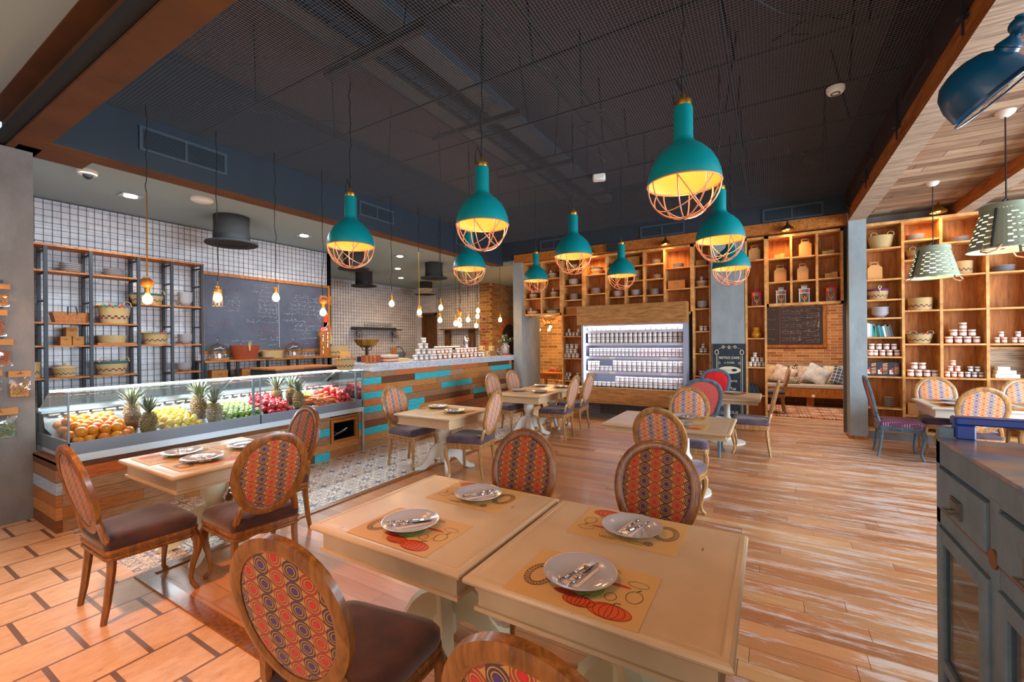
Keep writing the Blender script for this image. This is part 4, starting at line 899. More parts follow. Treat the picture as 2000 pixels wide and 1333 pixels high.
def mk(kind):
    if kind == 'plate_stack':
        t = thing(kind, 'x', 'plates')
        for k in range(5):
            b = MB(); z_ = k*.19; b.lathe([(.30, z_), (.33, z_), (.5, z_+.16), (.49, z_+.18), (.32, z_+.05), (0, z_+.04)], 24); b.obj('plate', M['plate'], t, smooth=60)
        return t
    if kind == 'bowl_stack':
        t = thing(kind, 'x', 'bowls')
        for k in range(4):
            b = MB(); z_ = k*.17; b.lathe([(.2, z_), (.22, z_), (.4, z_+.28), (.5, z_+.48), (.485, z_+.48), (.38, z_+.3), (0, z_+.06)], 24); b.obj('bowl', M['plate'], t, smooth=60)
        return t
    names = dict(pompom_basket='basket', tied_basket='basket', round_basket='basket', handled_basket='basket', oval_basket='basket', rust_basket='basket', low_basket='basket', lidded_basket='basket', kraft_box='box', gable_box='box', small_boxes='box', white_boxes='box', mustard_pot='pot', tin_lantern_red='lantern', tin_lantern_white='lantern', wood_crate='crate', cloche='cloche', spoon_board='board', wood_board='board')
    nm = kind.replace('tin_lantern_red', 'painted_lantern').replace('tin_lantern_white', 'painted_lantern').replace('small_boxes', 'small_box_pile').replace('white_boxes', 'white_box_pile')
    t = thing(nm, 'x', names[kind])
    if 'basket' in kind:
        rim = {'tied_basket': srgb(112, 48, 108), 'rust_basket': srgb(156, 66, 34), 'oval_basket': None, 'handled_basket': srgb(60, 110, 118)}.get(kind)
        tp = {'round_basket': .96, 'pompom_basket': .78, 'tied_basket': .8, 'low_basket': .85, 'lidded_basket': .85}.get(kind, .75)
        b = wicker(1, tp, kind not in ('oval_basket', 'rust_basket', 'low_basket'), rim); b.obj('basket_body', M['straw'], t, smooth=50)
        if kind in ('handled_basket', 'pompom_basket', 'oval_basket'):
            b = MB(); b.col = STRAW; handles(b, .4 if kind == 'handled_basket' else .3); b.obj('handle', M['straw'], t)
        if kind == 'tied_basket':
            b = MB(); b.col = srgb(226, 214, 190); b.tube([(0, -.49, .9), (-.06, -.5, 1.15), (.02, -.5, 1.32), (.09, -.5, 1.18), (0, -.5, .92), (.03, -.52, .65)], .02, 5); b.obj('tie_loop', M['paint'], t)
        if kind == 'rust_basket':
            b = MB(); b.col = STRAW; b.tube([(0, -.49, .6), (-.03, -.5, 1.1), (0, -.5, 1.3), (.03, -.5, 1.1), (0, -.5, .6)], .02, 5); b.obj('tie_loop', M['straw'], t)
        if kind == 'pompom_basket':
            rr = random.Random(2); b = MB()
            for k in range(34):
                a = 2*PI*k/34; b.col = rr.choice([srgb(200, 30, 50), srgb(226, 120, 30), srgb(40, 130, 150), srgb(150, 40, 120), srgb(60, 130, 60), srgb(230, 190, 60)]); b.ball((.5*math.cos(a), .5*math.sin(a), .93+.06*(k % 2)), .052, 7, 5)
            b.obj('pompom_trim', M['paint'], t)
        if kind == 'lidded_basket':
            b = MB(); b.col = STRAW; b.lathe([(.52, .98), (.4, 1.12), (.1, 1.25), (.06, 1.5), (.0, 1.55)], 20); b.obj('basket_lid', M['straw'], t)
    elif kind == 'kraft_box':
        b = MB(); b.col = srgb(176, 118, 58); b.box(-.5, .5, -.45, .45, 0, 1); b.obj('box_body', M['kraft'], t, smooth=0)
        b = MB(); b.col = srgb(120, 76, 34); b.tube([(-.1, -.455, .75), (-.08, -.5, .62), (.08, -.5, .62), (.1, -.455, .75)], .018, 4); b.obj('string_handle', M['kraft'], t)
    elif kind == 'gable_box':
        b = MB(); b.col = srgb(204, 150, 92); P = [(-.5, 0), (.5, 0), (.5, .72), (.25, .9), (-.25, .9), (-.5, .72)]; b.prism(P, -.4, .4, Matrix(((1, 0, 0, 0), (0, 0, 1, 0), (0, 1, 0, 0), (0, 0, 0, 1)))); b.obj('box_body', M['kraft'], t, smooth=0)
        b = MB(); b.col = srgb(196, 142, 84)
        b.box(-.32, -.2, -.03, .03, .88, 1.08); b.box(.2, .32, -.03, .03, .88, 1.08); b.box(-.32, .32, -.03, .03, 1.04, 1.12); b.obj('carry_handle', M['kraft'], t, smooth=0)
    elif kind in ('small_boxes', 'white_boxes'):
        c = srgb(206, 162, 96) if kind == 'small_boxes' else srgb(226, 222, 214); L = ((-.5, .0, 0, .8), (.02, .5, 0, .95)) if kind == 'small_boxes' else ((-.5, .5, 0, .32), (-.45, .35, .34, .64), (-.4, .1, .66, .95))
        for x0, x1, z0, z1 in L: b = MB(); b.col = c; b.box(x0, x1, -.35, .35, z0, z1); b.obj('box', M['kraft'], t, smooth=0)
    elif kind == 'mustard_pot':
        b = MB(); b.col = srgb(206, 140, 36); b.lathe([(.3, 0), (.45, .1), (.5, .32), (.44, .52), (.34, .62), (.32, .7), (.36, .78), (.38, .98), (.34, 1), (.3, .98), (.28, .7), (0, .5)], 28); b.obj('pot_body', M['gloss'], t, smooth=60)
    elif 'lantern' in kind:
        red = 'red' in kind; fc_ = srgb(190, 30, 36) if red else srgb(204, 206, 200); b = MB(); b.col = srgb(30, 36, 44); b.box(-.38, .38, -.38, .38, .05, .62); b.obj('lantern_panes', M['gloss'], t, smooth=0)
        b = MB(); b.col = fc_
        for sx in (-1, 1):
            for sy in (-1, 1): b.box(sx*.42-.05, sx*.42+.05, sy*.42-.05, sy*.42+.05, 0, .85)
        b.box(-.5, .5, -.5, .5, 0, .06); b.box(-.5, .5, -.5, .5, .60, .64); b.box(-.52, .52, -.52, .52, .84, .88); b.box(-.26, .26, -.26, .26, .88, 1.0)
        for k in range(4): b.box(-.24+k*.14, -.18+k*.14, -.27, -.25, .88, 1.1)
        b.obj('lantern_frame', M['paint'], t, smooth=0)
        b = MB(); b.col = srgb(198, 70, 60); b.box(-.45, .45, -.45, .45, .64, .84)
        for k, cc in enumerate((srgb(228, 110, 30), srgb(60, 150, 110), srgb(200, 40, 110))): b.col = cc; b.lathe([(0, 0), (.12, 0), (.12, .02), (0, .03)], 12, T=Matrix.Translation((-.28+k*.28, -.45, .74)) @ Matrix.Rotation(PI/2, 4, 'X'))
        b.col = srgb(226, 160, 40); b.tube([(-.25, -.43, .6), (-.22, -.44, .35), (0, -.44, .22), (.22, -.44, .35), (.25, -.43, .6)], .035, 5); b.tube([(0, -.44, .22), (0, -.44, .06)], .04, 5); b.col = srgb(220, 90, 40); b.ball((0, -.43, .38), .1, 10, 6); b.obj('painted_band', M['paint'], t)
    elif kind == 'wood_crate':
        b = MB(); b.loft([[(-.42, -.35, 0), (.42, -.35, 0), (.42, .35, 0), (-.42, .35, 0)], [(-.5, -.42, 1), (.5, -.42, 1), (.5, .42, 1), (-.5, .42, 1)]]); b.obj('crate_body', M['oak'], t, smooth=0)
        b = MB(); b.tube([(-.12, -.3, .2), (-.12, -.42, 1.0), (-.10, -.3, 1.6), (.10, -.3, 1.6), (.12, -.42, 1.0), (.12, -.3, .2)], .025, 5); b.obj('handle', M['iron'], t)
    elif kind == 'cloche':
        b = MB(); b.lathe([(.5, 0), (.5, .05), (.46, .07), (0, .07)], 28); b.obj('board_base', M['oak'], t)
        b = MB(); b.lathe([(.44, .08), (.44, .35), (.40, .5), (.25, .64), (.08, .70), (.03, .74)], 28, cap=False); b.ball((0, 0, .86), .09, 12, 8); b.obj('glass_dome', M['vesselglass'], t, smooth=70)
    elif kind == 'spoon_board':
        b = MB(); r = random.Random(5); n = 7; L = [(-.5+r.uniform(-.05, .1), k/n) for k in range(n+1)]; Rr = [(.5+r.uniform(-.1, .08), k/n) for k in range(n, -1, -1)]; b.prism(L+Rr, -.06, .06, Matrix(((1, 0, 0, 0), (0, 0, 1, 0), (0, 1, 0, 0), (0, 0, 0, 1)))); b.obj('live_edge_board', M['oak'], t, smooth=0)
        for x_, z_ in ((-.2, .1), (-.2, .6), (.25, .35), (.25, .7)): b = MB(); b.ball((x_, -.1, z_+.22), .07, 8, 6); b.tube([(x_, -.09, z_+.18), (x_, -.09, z_)], .018, 5); b.obj('spoon', M['silver'], t)
    else:
        b = MB(); b.box(-.5, .5, -.5, .5, 0, 1); b.obj('board', M['oak'], t, smooth=0)
    return t
PROTO = {}
def ware(kind, loc, w_, h, lab, d=None, rz=0, group=None):
    if kind not in PROTO: PROTO[kind] = mk(kind)
    s_ = PROTO[kind]; hh = h/{'tied_basket': 1.3, 'handled_basket': 1.35, 'pompom_basket': 1.15, 'lidded_basket': 1.5, 'rust_basket': 1.15, 'wood_crate': 1.6, 'gable_box': 1.12, 'bowl_stack': .99, 'plate_stack': .94, 'oval_basket': 1.2}.get(kind, 1)
    return place(s_, loc, rz, lab, group, scale=(w_, d or w_, hh))
WALL= [('pompom_basket', -4.976, 3.176, 0.281, 0.173), ('tied_basket', -4.375, 3.138, 0.278, 0.162), ('tied_basket', -4.339, 2.679, 0.218, 0.216), ('tied_basket', -4.898, 2.268, 0.342, 0.185), ('handled_basket', -4.378, 2.266, 0.384, 0.174), ('tied_basket', -4.89, 2.687, 0.237, 0.173), ('round_basket', -3.841, 3.286, 0.245, 0.123), ('bowl_stack', -3.848, 2.93, 0.276, 0.14), ('plate_stack', -3.839, 2.59, 0.251, 0.14), ('kraft_box', -3.88, 2.258, 0.302, 0.187), ('handled_basket', -3.312, 3.129, 0.303, 0.205), ('plate_stack', -3.322, 2.697, 0.255, 0.125), ('plate_stack', -2.89, 3.242, 0.227, 0.106), ('kraft_box', -2.468, 3.245, 0.26, 0.195), ('round_basket', -2.401, 2.919, 0.183, 0.216), ('bowl_stack', -2.817, 2.598, 0.247, 0.133), ('bowl_stack', -2.426, 2.596, 0.259, 0.13), ('plate_stack', -2.019, 3.243, 0.237, 0.09), ('plate_stack', -1.996, 2.923, 0.226, 0.09), ('plate_stack', -2.049, 2.593, 0.243, 0.127), ('plate_stack', -1.586, 3.117, 0.24, 0.088), ('kraft_box', -1.61, 2.69, 0.329, 0.176), ('kraft_box', -1.147, 3.11, 0.2, 0.111), ('tied_basket', -1.14, 2.691, 0.26, 0.196), ('bowl_stack', -1.138, 2.264, 0.232, 0.151), ('gable_box', -0.235, 3.13, 0.191, 0.29), ('tin_lantern_red', -0.203, 2.267, 0.169, 0.294), ('mustard_pot', -0.212, 1.669, 0.17, 0.199), ('small_boxes', 0.159, 3.116, 0.154, 0.097), ('gable_box', 0.17, 2.693, 0.189, 0.315), ('tin_lantern_white', 0.18, 2.276, 0.161, 0.287), ('gable_box', 0.548, 3.115, 0.184, 0.325), ('gable_box', 0.509, 2.694, 0.166, 0.312), ('tin_lantern_white', 0.528, 2.267, 0.165, 0.299), ('small_boxes', 0.876, 3.115, 0.172, 0.08), ('small_boxes', 0.914, 2.692, 0.175, 0.119), ('tin_lantern_red', 0.909, 2.26, 0.157, 0.295), ('oval_basket', 1.582, 3.145, 0.347, 0.252), ('gable_box', 1.497, 2.63, 0.19, 0.305), ('tied_basket', 1.542, 2.298, 0.287, 0.228), ('bowl_stack', 1.566, 1.993, 0.26, 0.177), ('plate_stack', 1.666, 0.509, 0.141, 0.159), ('plate_stack', 2.011, 3.224, 0.259, 0.098), ('pompom_basket', 2.05, 2.918, 0.315, 0.187), ('round_basket', 2.062, 2.088, 0.302, 0.195), ('pompom_basket', 2.049, 1.56, 0.333, 0.187), ('plate_stack', 2.006, 0.769, 0.134, 0.147), ('kraft_box', 2.001, 0.402, 0.222, 0.18), ('plate_stack', 2.524, 3.146, 0.234, 0.082), ('round_basket', 2.55, 2.622, 0.236, 0.203), ('plate_stack', 2.989, 2.628, 0.262, 0.098), ('white_boxes', 3.005, 1.041, 0.251, 0.174)]
JW= {'col3': [(-4.019, 1.762, 0.072, 0.083), (-3.932, 1.761, 0.071, 0.082), (-3.848, 1.76, 0.07, 0.082), (-3.758, 1.758, 0.07, 0.082), (-3.961, 1.844, 0.071, 0.082), (-3.728, 1.839, 0.069, 0.081)], 'col3b': [(-4.059, 1.26, 0.096, 0.106), (-3.963, 1.261, 0.095, 0.106), (-3.856, 1.262, 0.094, 0.105), (-3.759, 1.263, 0.093, 0.105), (-4.012, 1.366, 0.096, 0.106), (-3.913, 1.367, 0.095, 0.106), (-3.81, 1.368, 0.094, 0.105), (-4.011, 1.473, 0.096, 0.106), (-3.894, 1.473, 0.095, 0.106), (-3.779, 1.473, 0.093, 0.105)], 'col3c': [(-4.06, 0.745, 0.074, 0.083), (-3.98, 0.748, 0.074, 0.083), (-3.791, 0.755, 0.072, 0.082), (-3.709, 0.758, 0.072, 0.081), (-4.028, 0.829, 0.074, 0.083), (-3.941, 0.832, 0.074, 0.082), (-3.75, 0.838, 0.072, 0.082)], 'c8a': [(-1.16, 1.806, 0.07, 0.101), (-1.081, 1.805, 0.069, 0.1)], 'c8b': [(-1.164, 1.373, 0.07, 0.091), (-1.09, 1.374, 0.069, 0.09), (-1.126, 1.464, 0.069, 0.09)], 'c8c': [(-1.172, 0.934, 0.065, 0.086), (-1.103, 0.937, 0.065, 0.085)], 'p1': [(-0.318, 1.135, 0.07, 0.086), (-0.243, 1.136, 0.07, 0.086), (-0.173, 1.138, 0.069, 0.085), (-0.103, 1.139, 0.069, 0.085), (-0.28, 1.221, 0.07, 0.086), (-0.209, 1.222, 0.069, 0.086), (-0.131, 1.224, 0.069, 0.085), (-0.242, 1.308, 0.07, 0.086)], 'A': [(1.432, 1.352, 0.086, 0.102), (1.491, 1.352, 0.085, 0.102), (1.583, 1.353, 0.084, 0.101), (1.673, 1.354, 0.083, 0.1), (1.768, 1.355, 0.082, 0.1), (1.446, 1.454, 0.086, 0.102), (1.538, 1.454, 0.085, 0.101), (1.635, 1.454, 0.084, 0.101), (1.731, 1.454, 0.083, 0.1)], 'B': [(1.928, 1.02, 0.096, 0.115), (2.026, 1.023, 0.094, 0.114), (2.123, 1.026, 0.093, 0.113), (2.218, 1.03, 0.092, 0.112), (1.972, 1.136, 0.095, 0.115), (2.069, 1.138, 0.094, 0.114)], 'C': [(2.379, 1.558, 0.098, 0.107), (2.482, 1.558, 0.096, 0.106), (2.583, 1.557, 0.095, 0.105), (2.683, 1.557, 0.093, 0.105), (2.431, 1.665, 0.097, 0.107), (2.533, 1.663, 0.096, 0.106), (2.634, 1.662, 0.094, 0.105), (2.534, 1.769, 0.096, 0.106)], 'C2': [(2.358, 1.022, 0.069, 0.087), (2.433, 1.025, 0.069, 0.087), (2.507, 1.028, 0.068, 0.086), (2.393, 1.111, 0.069, 0.087), (2.473, 1.113, 0.068, 0.087), (2.422, 1.199, 0.069, 0.087)], 'C3': [(2.585, 1.03, 0.067, 0.086), (2.657, 1.033, 0.066, 0.085), (2.729, 1.035, 0.066, 0.085), (2.614, 1.117, 0.067, 0.086), (2.691, 1.119, 0.066, 0.085)], 'D': [(2.899, 1.555, 0.066, 0.088), (2.973, 1.555, 0.066, 0.087), (2.942, 1.642, 0.066, 0.087)], 'D2': [(3.077, 1.554, 0.065, 0.086), (3.144, 1.554, 0.064, 0.086), (3.114, 1.64, 0.064, 0.086)]}
KIT= [('plate_stack', 1.966, 2.67, 0.259, 0.124), ('plate_stack', 2.416, 2.672, 0.272, 0.111), ('wood_crate', 1.961, 1.972, 0.378, 0.214), ('pompom_basket', 2.417, 1.973, 0.374, 0.295), ('kraft_box', 1.905, 1.662, 0.108, 0.116), ('kraft_box', 2.024, 1.661, 0.111, 0.118), ('kraft_box', 1.96, 1.785, 0.109, 0.117), ('low_basket', 2.39, 1.722, 0.332, 0.103), ('wood_board', 2.42, 1.656, 0.454, 0.059), ('pompom_basket', 2.901, 1.666, 0.341, 0.204), ('handled_basket', 2.794, 2.264, 0.451, 0.225), ('bowl_stack', 3.295, 2.29, 0.228, 0.223), ('bowl_stack', 3.289, 1.663, 0.227, 0.157), ('bowl_stack', 3.268, 1.235, 0.247, 0.132), ('lidded_basket', 1.899, 1.245, 0.239, 0.178), ('handled_basket', 2.383, 1.239, 0.382, 0.249), ('round_basket', 1.717, 1.265, 0.037, 0.206)]
LEDGE= [('cloche', 3.773, 1.369, 0.343, 0.402), ('rust_basket', 4.222, 1.359, 0.548, 0.285), ('low_basket', 4.715, 1.387, 0.393, 0.136), ('cloche', 5.146, 1.376, 0.386, 0.411), ('spoon_board', 5.835, 1.373, 0.245, 0.515), ('round_basket', 6.17, 1.378, 0.404, 0.201)]
KB= [('kraft_box', 3.762, 1.012, 0.278, 0.183), ('kraft_box', 4.232, 1.0, 0.257, 0.193), ('kraft_box', 4.491, 0.998, 0.206, 0.194), ('kraft_box', 4.761, 0.996, 0.218, 0.195), ('kraft_box', 4.984, 0.988, 0.187, 0.204), ('kraft_box', 5.196, 0.982, 0.195, 0.214), ('kraft_box', 5.579, 0.974, 0.304, 0.222)]
WN = {'plate_stack': 'stack of white plates', 'bowl_stack': 'stack of white bowls', 'pompom_basket': 'straw basket edged with colourful pompoms', 'tied_basket': 'purple rimmed straw basket with ribbon', 'round_basket': 'round woven straw basket with dark zigzag', 'handled_basket': 'straw basket with two loop handles', 'oval_basket': 'large plain straw basket', 'kraft_box': 'brown kraft card box', 'gable_box': 'kraft gable box with carry handle', 'small_boxes': 'low pair of small kraft boxes', 'white_boxes': 'pile of small white boxes', 'mustard_pot': 'glazed mustard yellow pot', 'tin_lantern_red': 'red painted tin lantern with coloured discs', 'tin_lantern_white': 'silver framed painted tin lantern with coloured discs', 'wood_crate': 'wooden trug with iron handle', 'low_basket': 'low woven straw basket', 'wood_board': 'flat wooden tray board', 'lidded_basket': 'straw basket with knobbed lid', 'rust_basket': 'straw basket with rust red rim', 'cloche': 'glass cake dome on a wooden board', 'spoon_board': 'live edge board hung with metal spoons'}
ORD = ['first', 'second', 'third', 'fourth', 'fifth', 'sixth', 'seventh', 'eighth', 'ninth']
SECT = [(-5.12, -4.104, 'shelves by the left column', [-5.12, -4.616, -4.104], [3.12, 2.657, 2.244]),
 (-4.104, -3.56, 'shelves left of the fridge', [-4.104, -3.56], [3.25, 2.904, 2.568, 2.233, 1.747, 1.244, .74, .3]),
 (-3.56, -1.30, 'shelves above the fridge', [-3.56, -3.04, -2.622, -2.238, -1.824, -1.30], [3.15, 2.8, 2.5]),
 (-1.30, -.97, 'shelves right of the fridge', [-1.3, -.97], [3.085, 2.674, 2.246, 1.804, 1.372, .934, .506]),
 (-.39, -.045, 'shelves right of the poster', [-.39, -.045], [3.1, 2.251, 1.66, 1.129, .612]),
 (-.045, 1.08, 'gift box shelves', [-.045, .333, .708, 1.08], [3.09, 2.67, 2.26]),
 (1.33, 4.6, 'right room shelves', [1.33, 1.828, 2.272, 2.775, 3.3], None)]
RR = {0: [3.104, 2.599, 2.268, 1.97, 1.655, 1.34, 1.017, .507], 1: [3.186, 2.874, 2.57, 2.074, 1.545, 1.013, .41], 2: [3.101, 2.6, 2.072, 1.543, 1.022, .5], 3: [3.101, 2.6, 2.072, 1.543, 1.03, .5]}
FR3 = {0: [3.102, 2.674], 1: [3.208, 2.572], 2: [3.208, 2.896, 2.575], 3: [3.207, 2.899, 2.569], 4: [3.091, 2.664]}
def where(x, z_):
    for si, (a, c, nm, cols, rows) in enumerate(SECT):
        if a <= x <= c:
            ci = max(i for i in range(len(cols)-1) if x >= cols[i]); r_ = RR[ci] if rows is None else (FR3[ci] if si == 2 else rows)
            ri = min(range(len(r_)), key=lambda i: abs(r_[i]-z_)); return ci, ri, r_[ri], nm, len(cols)-1
    return 0, 0, z_, 'wall shelves', 1
def wlab(kind, x, z_):
    ci, ri, zz, nm, nc = where(x, z_); col = '' if nc == 1 else ', '+ORD[ci]+' column'
    return '%s, %s%s, %s board' % (WN[kind], nm, col, ORD[ri]), zz
seen = {}
for kind, x, z_, w_, h in WALL:
    lab, zz = wlab(kind, x, z_); dd = None
    if kind in ('kraft_box', 'small_boxes', 'white_boxes', 'gable_box'): dd = .18
    if kind.startswith('tin'): dd = w_
    w_ = min(w_, .36); ware(kind, (x, 9.27, zz+.004), w_*(.93 if 'stack' in kind else 1), h, lab, dd)
# ---- jars
def jar_parts(name, body, wr=.5, label=True, lid=None):
    t = tag(MB().lathe([(0, 0), (wr*.86, 0), (wr*.94, .05), (wr*.94, .72), (wr*.84, .78), (0, .78)], 14).obj(name, body), 'jar', 'jar')
    b = MB(); b.lathe([(wr*.90, .76), (wr, .78), (wr, .97), (wr*.93, 1.0), (0, 1.0)], 14); b.obj('lid', lid or M['jarwhite'], t)
    if label: b = MB(); b.lathe([(wr*.965, .16), (wr*.965, .60)], 14, a0=-PI*.86, a1=-PI*.14, cap=False); b.obj('jar_label', M['jarwhite'], t)
    return t
JAMB = plain('amber_preserve', srgb(176, 84, 40), .15, coat=.5); JORG = plain('orange_preserve', srgb(206, 92, 40), .15, coat=.5); JDRK = plain('dark_preserve', srgb(72, 54, 56), .15, coat=.5); JRED = plain('red_preserve', srgb(150, 44, 52), .15, coat=.5); JPAL = plain('pale_preserve', srgb(176, 160, 150), .2, coat=.5)
JP = {'amb': jar_parts('glass_jar', JAMB), 'org': jar_parts('glass_jar', JORG), 'drk': jar_parts('glass_jar', JDRK), 'pal': jar_parts('glass_jar', JPAL)}
JG = {'col3': ('pal', 'upper group of the shelves left of the fridge'), 'col3b': ('pal', 'three layer stack left of the fridge'), 'col3c': ('drk', 'low dark group left of the fridge'),
 'c8a': ('pal', 'pair of white jars right of the fridge'), 'c8b': ('drk', 'three jar pyramid right of the fridge'), 'c8c': ('org', 'low amber pair right of the fridge'), 'p1': ('pal', 'white pyramid right of the bistro poster'),
 'A': ('amb', 'clip top jars under the book row'), 'B': ('amb', 'amber group right of the printed boxes'), 'C': ('amb', 'big clip top pyramid, right hand room'), 'C2': ('org', 'orange pyramid, right hand room'), 'C3': ('drk', 'bluish group beside the orange pyramid'), 'D': ('amb', 'left trio over the wooden frame'), 'D2': ('amb', 'right trio over the wooden frame')}
JGN = {k: v[1] for k, v in JG.items()}
for key, L in JW.items():
    kd, lab = JG[key]; zb = min(j[1] for j in L)
    _, _, zz, _, _ = where(L[0][0], zb)
    cnt = {}
    for x, z_, w_, h in L:
        lv = round((z_-zb)/h); cnt[lv] = cnt.get(lv, 0)+1
        place(JP[kd], (x, 9.22, zz+.005+lv*h*1.0), 0, '%s jar from the left, %s layer, %s' % (ORD[cnt[lv]-1], ('lowest', 'second', 'third', 'topmost')[lv], lab), JGN[key], scale=(w_*.96, w_*.96, h))
# ---- books
rb = random.Random(8); BK = MB(); BK.box(-.5, .5, -.5, .5, 0, 1); 
def book(x0, z0, th, h, dp, col, lean, lab, y=9.25):
    t = thing('book', lab, 'book', (x0, y, z0)); b = MB(); b.col = col; b.box(0, th*.12, -dp/2, dp/2, 0, h); b.box(th*.88, th, -dp/2, dp/2, 0, h); b.box(0, th, -dp/2-.002, -dp/2+.004, 0, h); b.obj('cover', M['paint'], t, smooth=0)
    b = MB(); b.col = srgb(226, 218, 200); b.box(th*.12, th*.88, -dp/2+.004, dp/2-.004, .004, h-.004); b.obj('pages', M['paint'], t, smooth=0); t.rotation_euler[1] = lean
x = 1.37
for i, (c, nm) in enumerate((((200, 206, 206), 'white'), ((220, 224, 220), 'pale grey'), ((150, 190, 206), 'light blue'), ((70, 120, 140), 'blue grey'), ((20, 150, 96), 'green'), ((60, 70, 60), 'dark green'), ((20, 140, 150), 'teal'), ((30, 110, 130), 'petrol'), ((214, 216, 206), 'ivory'), ((110, 120, 110), 'olive grey'), ((90, 100, 104), 'slate'), ((60, 66, 70), 'charcoal'))):
    th = rb.uniform(.024, .033); h = rb.uniform(.17, .20) if i > 3 else rb.uniform(.21, .235); book(x, 1.659, th, h, .16, srgb(*c), 0 if i < 4 else -.10-.018*(i-4), nm+' book in the row on the pine shelf right of the grey column'); x += th+(.001 if i < 4 else .004)
x = -.34
for i in range(5): book(x, .617, .032, .22-.01*i, .16, srgb(30, 36, 44) if i % 2 else srgb(44, 56, 70), -.08*i-.05, ('upright', 'second', 'third', 'fourth', 'most tilted')[i]+' of the dark boxes leaning right of the bistro poster'); x += .040
for i in range(3):      # photo printed boxes
    x0 = 1.36+i*.145; t = thing('printed_box', ('leftmost', 'middle', 'rightmost')[i]+' of the three dark boxes with a printed picture under the jars', 'box', (x0, 9.22, 1.023)); b = MB(); b.col = srgb(44, 40, 50); b.box(0, .142, -.05, .05, 0, .225); b.obj('box_body', M['paint'], t, smooth=0)
    b = MB(); r = random.Random(i)
    for k in range(7): b.col = r.choice([srgb(176, 120, 70), srgb(214, 150, 90), srgb(110, 70, 50)]); b.add([(.075, -.052, .03+k*.025), (.135, -.052, .045+k*.025), (.135, -.052, .06+k*.025), (.075, -.052, .045+k*.025)], [(0, 1, 2, 3)])
    b.col = srgb(206, 196, 180); b.box(.012, .06, -.053, -.0505, .03, .1); b.col = srgb(190, 60, 40); b.box(.04, .062, -.0535, -.0505, .06, .13); b.obj('printed_picture', M['paint'], t, smooth=0)
t = thing('wooden_picture_frame', 'pale wooden box frame with bare board back at the right shelf end', 'frame', (3.03, 9.36, 1.03)); b = MB(); b.box(-.25, -.22, -.04, .02, 0, .46); b.box(.22, .25, -.04, .02, 0, .46); b.box(-.22, .22, -.04, .02, .43, .46); b.obj('frame', M['shelf'], t, smooth=0); b = MB(); b.box(-.22, .22, .0, .015, 0, .43); b.obj('board_back', M['greywood'], t, smooth=0)
# ---- kitchen metal shelving
ks = thing('metal_shelving', 'dark steel open shelving with wooden boards on the kitchen wall', 'shelving', (-8.1, 2.6, 0)); o_ = (8.1, -2.6, 0)
def ko(b, n, m, **k): o = b.obj(n, m, ks, smooth=0, **k); o.location = o_; return o
for y in (1.70, 2.132, 2.651, 3.062, 3.474):
    for x in (-7.95, -8.24): b = MB(); b.box(x-.018, x+.018, y-.018, y+.018, .0, 2.93); ko(b, 'post', M['iron'])
    for z_ in (.1, 1.22, 1.64, 1.945, 2.25, 2.61, 2.9): b = MB(); b.box(-8.24, -7.95, y-.012, y+.012, z_-.035, z_-.012); ko(b, 'rung', M['iron'])
b = MB(); b.box(-8.26, -7.93, 1.23, 3.50, 2.93, 2.955); ko(b, 'top_board', M['oak'])
BAYS = [(1.25, 1.70), (1.70, 2.132), (2.132, 2.651), (2.651, 3.062), (3.062, 3.474)]
for i, (a, c) in enumerate(BAYS):
    for z_ in ([2.62, 1.95, 1.648, 1.23], [2.622, 1.95, 1.648, 1.23], [2.622, 1.95, 1.648, 1.23], [2.25, 1.648], [2.254, 1.648, 1.215])[i]: b = MB(); b.box(-8.25, -7.94, a, c, z_-.022, z_); ko(b, 'shelf_board', M['oak'])
seenk = {}
KX_ = {0: 'partly hidden', 1: 'first', 2: 'second', 3: 'third', 4: 'fourth'}
for kind, y, z_, w_, h in KIT:
    bay = max(i for i in range(5) if y >= BAYS[i][0]); rows = ([2.62, 1.95, 1.648, 1.23], [2.622, 1.95, 1.648, 1.23], [2.622, 1.95, 1.648, 1.23], [2.25, 1.648], [2.254, 1.648, 1.215])[bay]
    zz = min(rows, key=lambda q: abs(q-z_)); lv = 1 if (kind == 'kraft_box' and z_ > 1.75) else 0
    if kind == 'low_basket': zz += .03
    if kind == 'wood_board': h = .028
    lab = '%s, steel kitchen shelving, %s bay, %s board' % (WN[kind], KX_[bay], {0: 'topmost', 1: 'second', 2: 'third', 3: 'fourth'}[rows.index(min(rows, key=lambda q: abs(q-z_)))])
    if kind == 'kraft_box': lab = ('left', 'right', 'upper')[seenk.setdefault('k', 0)]+' of three small kraft boxes in the steel kitchen shelving'; seenk['k'] += 1
    zz += lv*.122; rz = PI/2 if kind in ('wood_crate', 'handled_basket', 'kraft_box', 'tied_basket', 'rust_basket', 'wood_board', 'pompom_basket', 'low_basket') else 0
    if kind == 'round_basket': y = 1.58; w_ = .2
    dd = {'wood_board': .26, 'wood_crate': .22, 'kraft_box': .13}.get(kind); w_ = min(w_, .44)
    ware(kind, (-8.09, y, zz+.002), w_*(.9 if 'stack' in kind else 1), h, lab, dd or (min(w_, .27) if rz else None), rz)
kl = thing('kitchen_ledge', 'long dark steel bench with a wooden board under the chalkboard', 'shelf', (-8.1, 4.7, 0)); o_ = (8.1, -4.7, 0)
def lo(b, n, m): o = b.obj(n, m, kl, smooth=0); o.location = o_
b = MB(); b.box(-8.28, -7.92, 3.50, 6.12, 1.34, 1.37); lo(b, 'ledge_board', M['oak'])
b = MB(); b.box(-8.28, -7.92, 3.50, 6.12, .97, 1.0); lo(b, 'lower_board', M['oak'])
for y in (3.52, 4.015, 4.537, 5.125, 5.7, 6.08):
    for x in (-7.95, -8.24): b = MB(); b.box(x-.018, x+.018, y-.018, y+.018, 0, 1.34); lo(b, 'post', M['iron'])
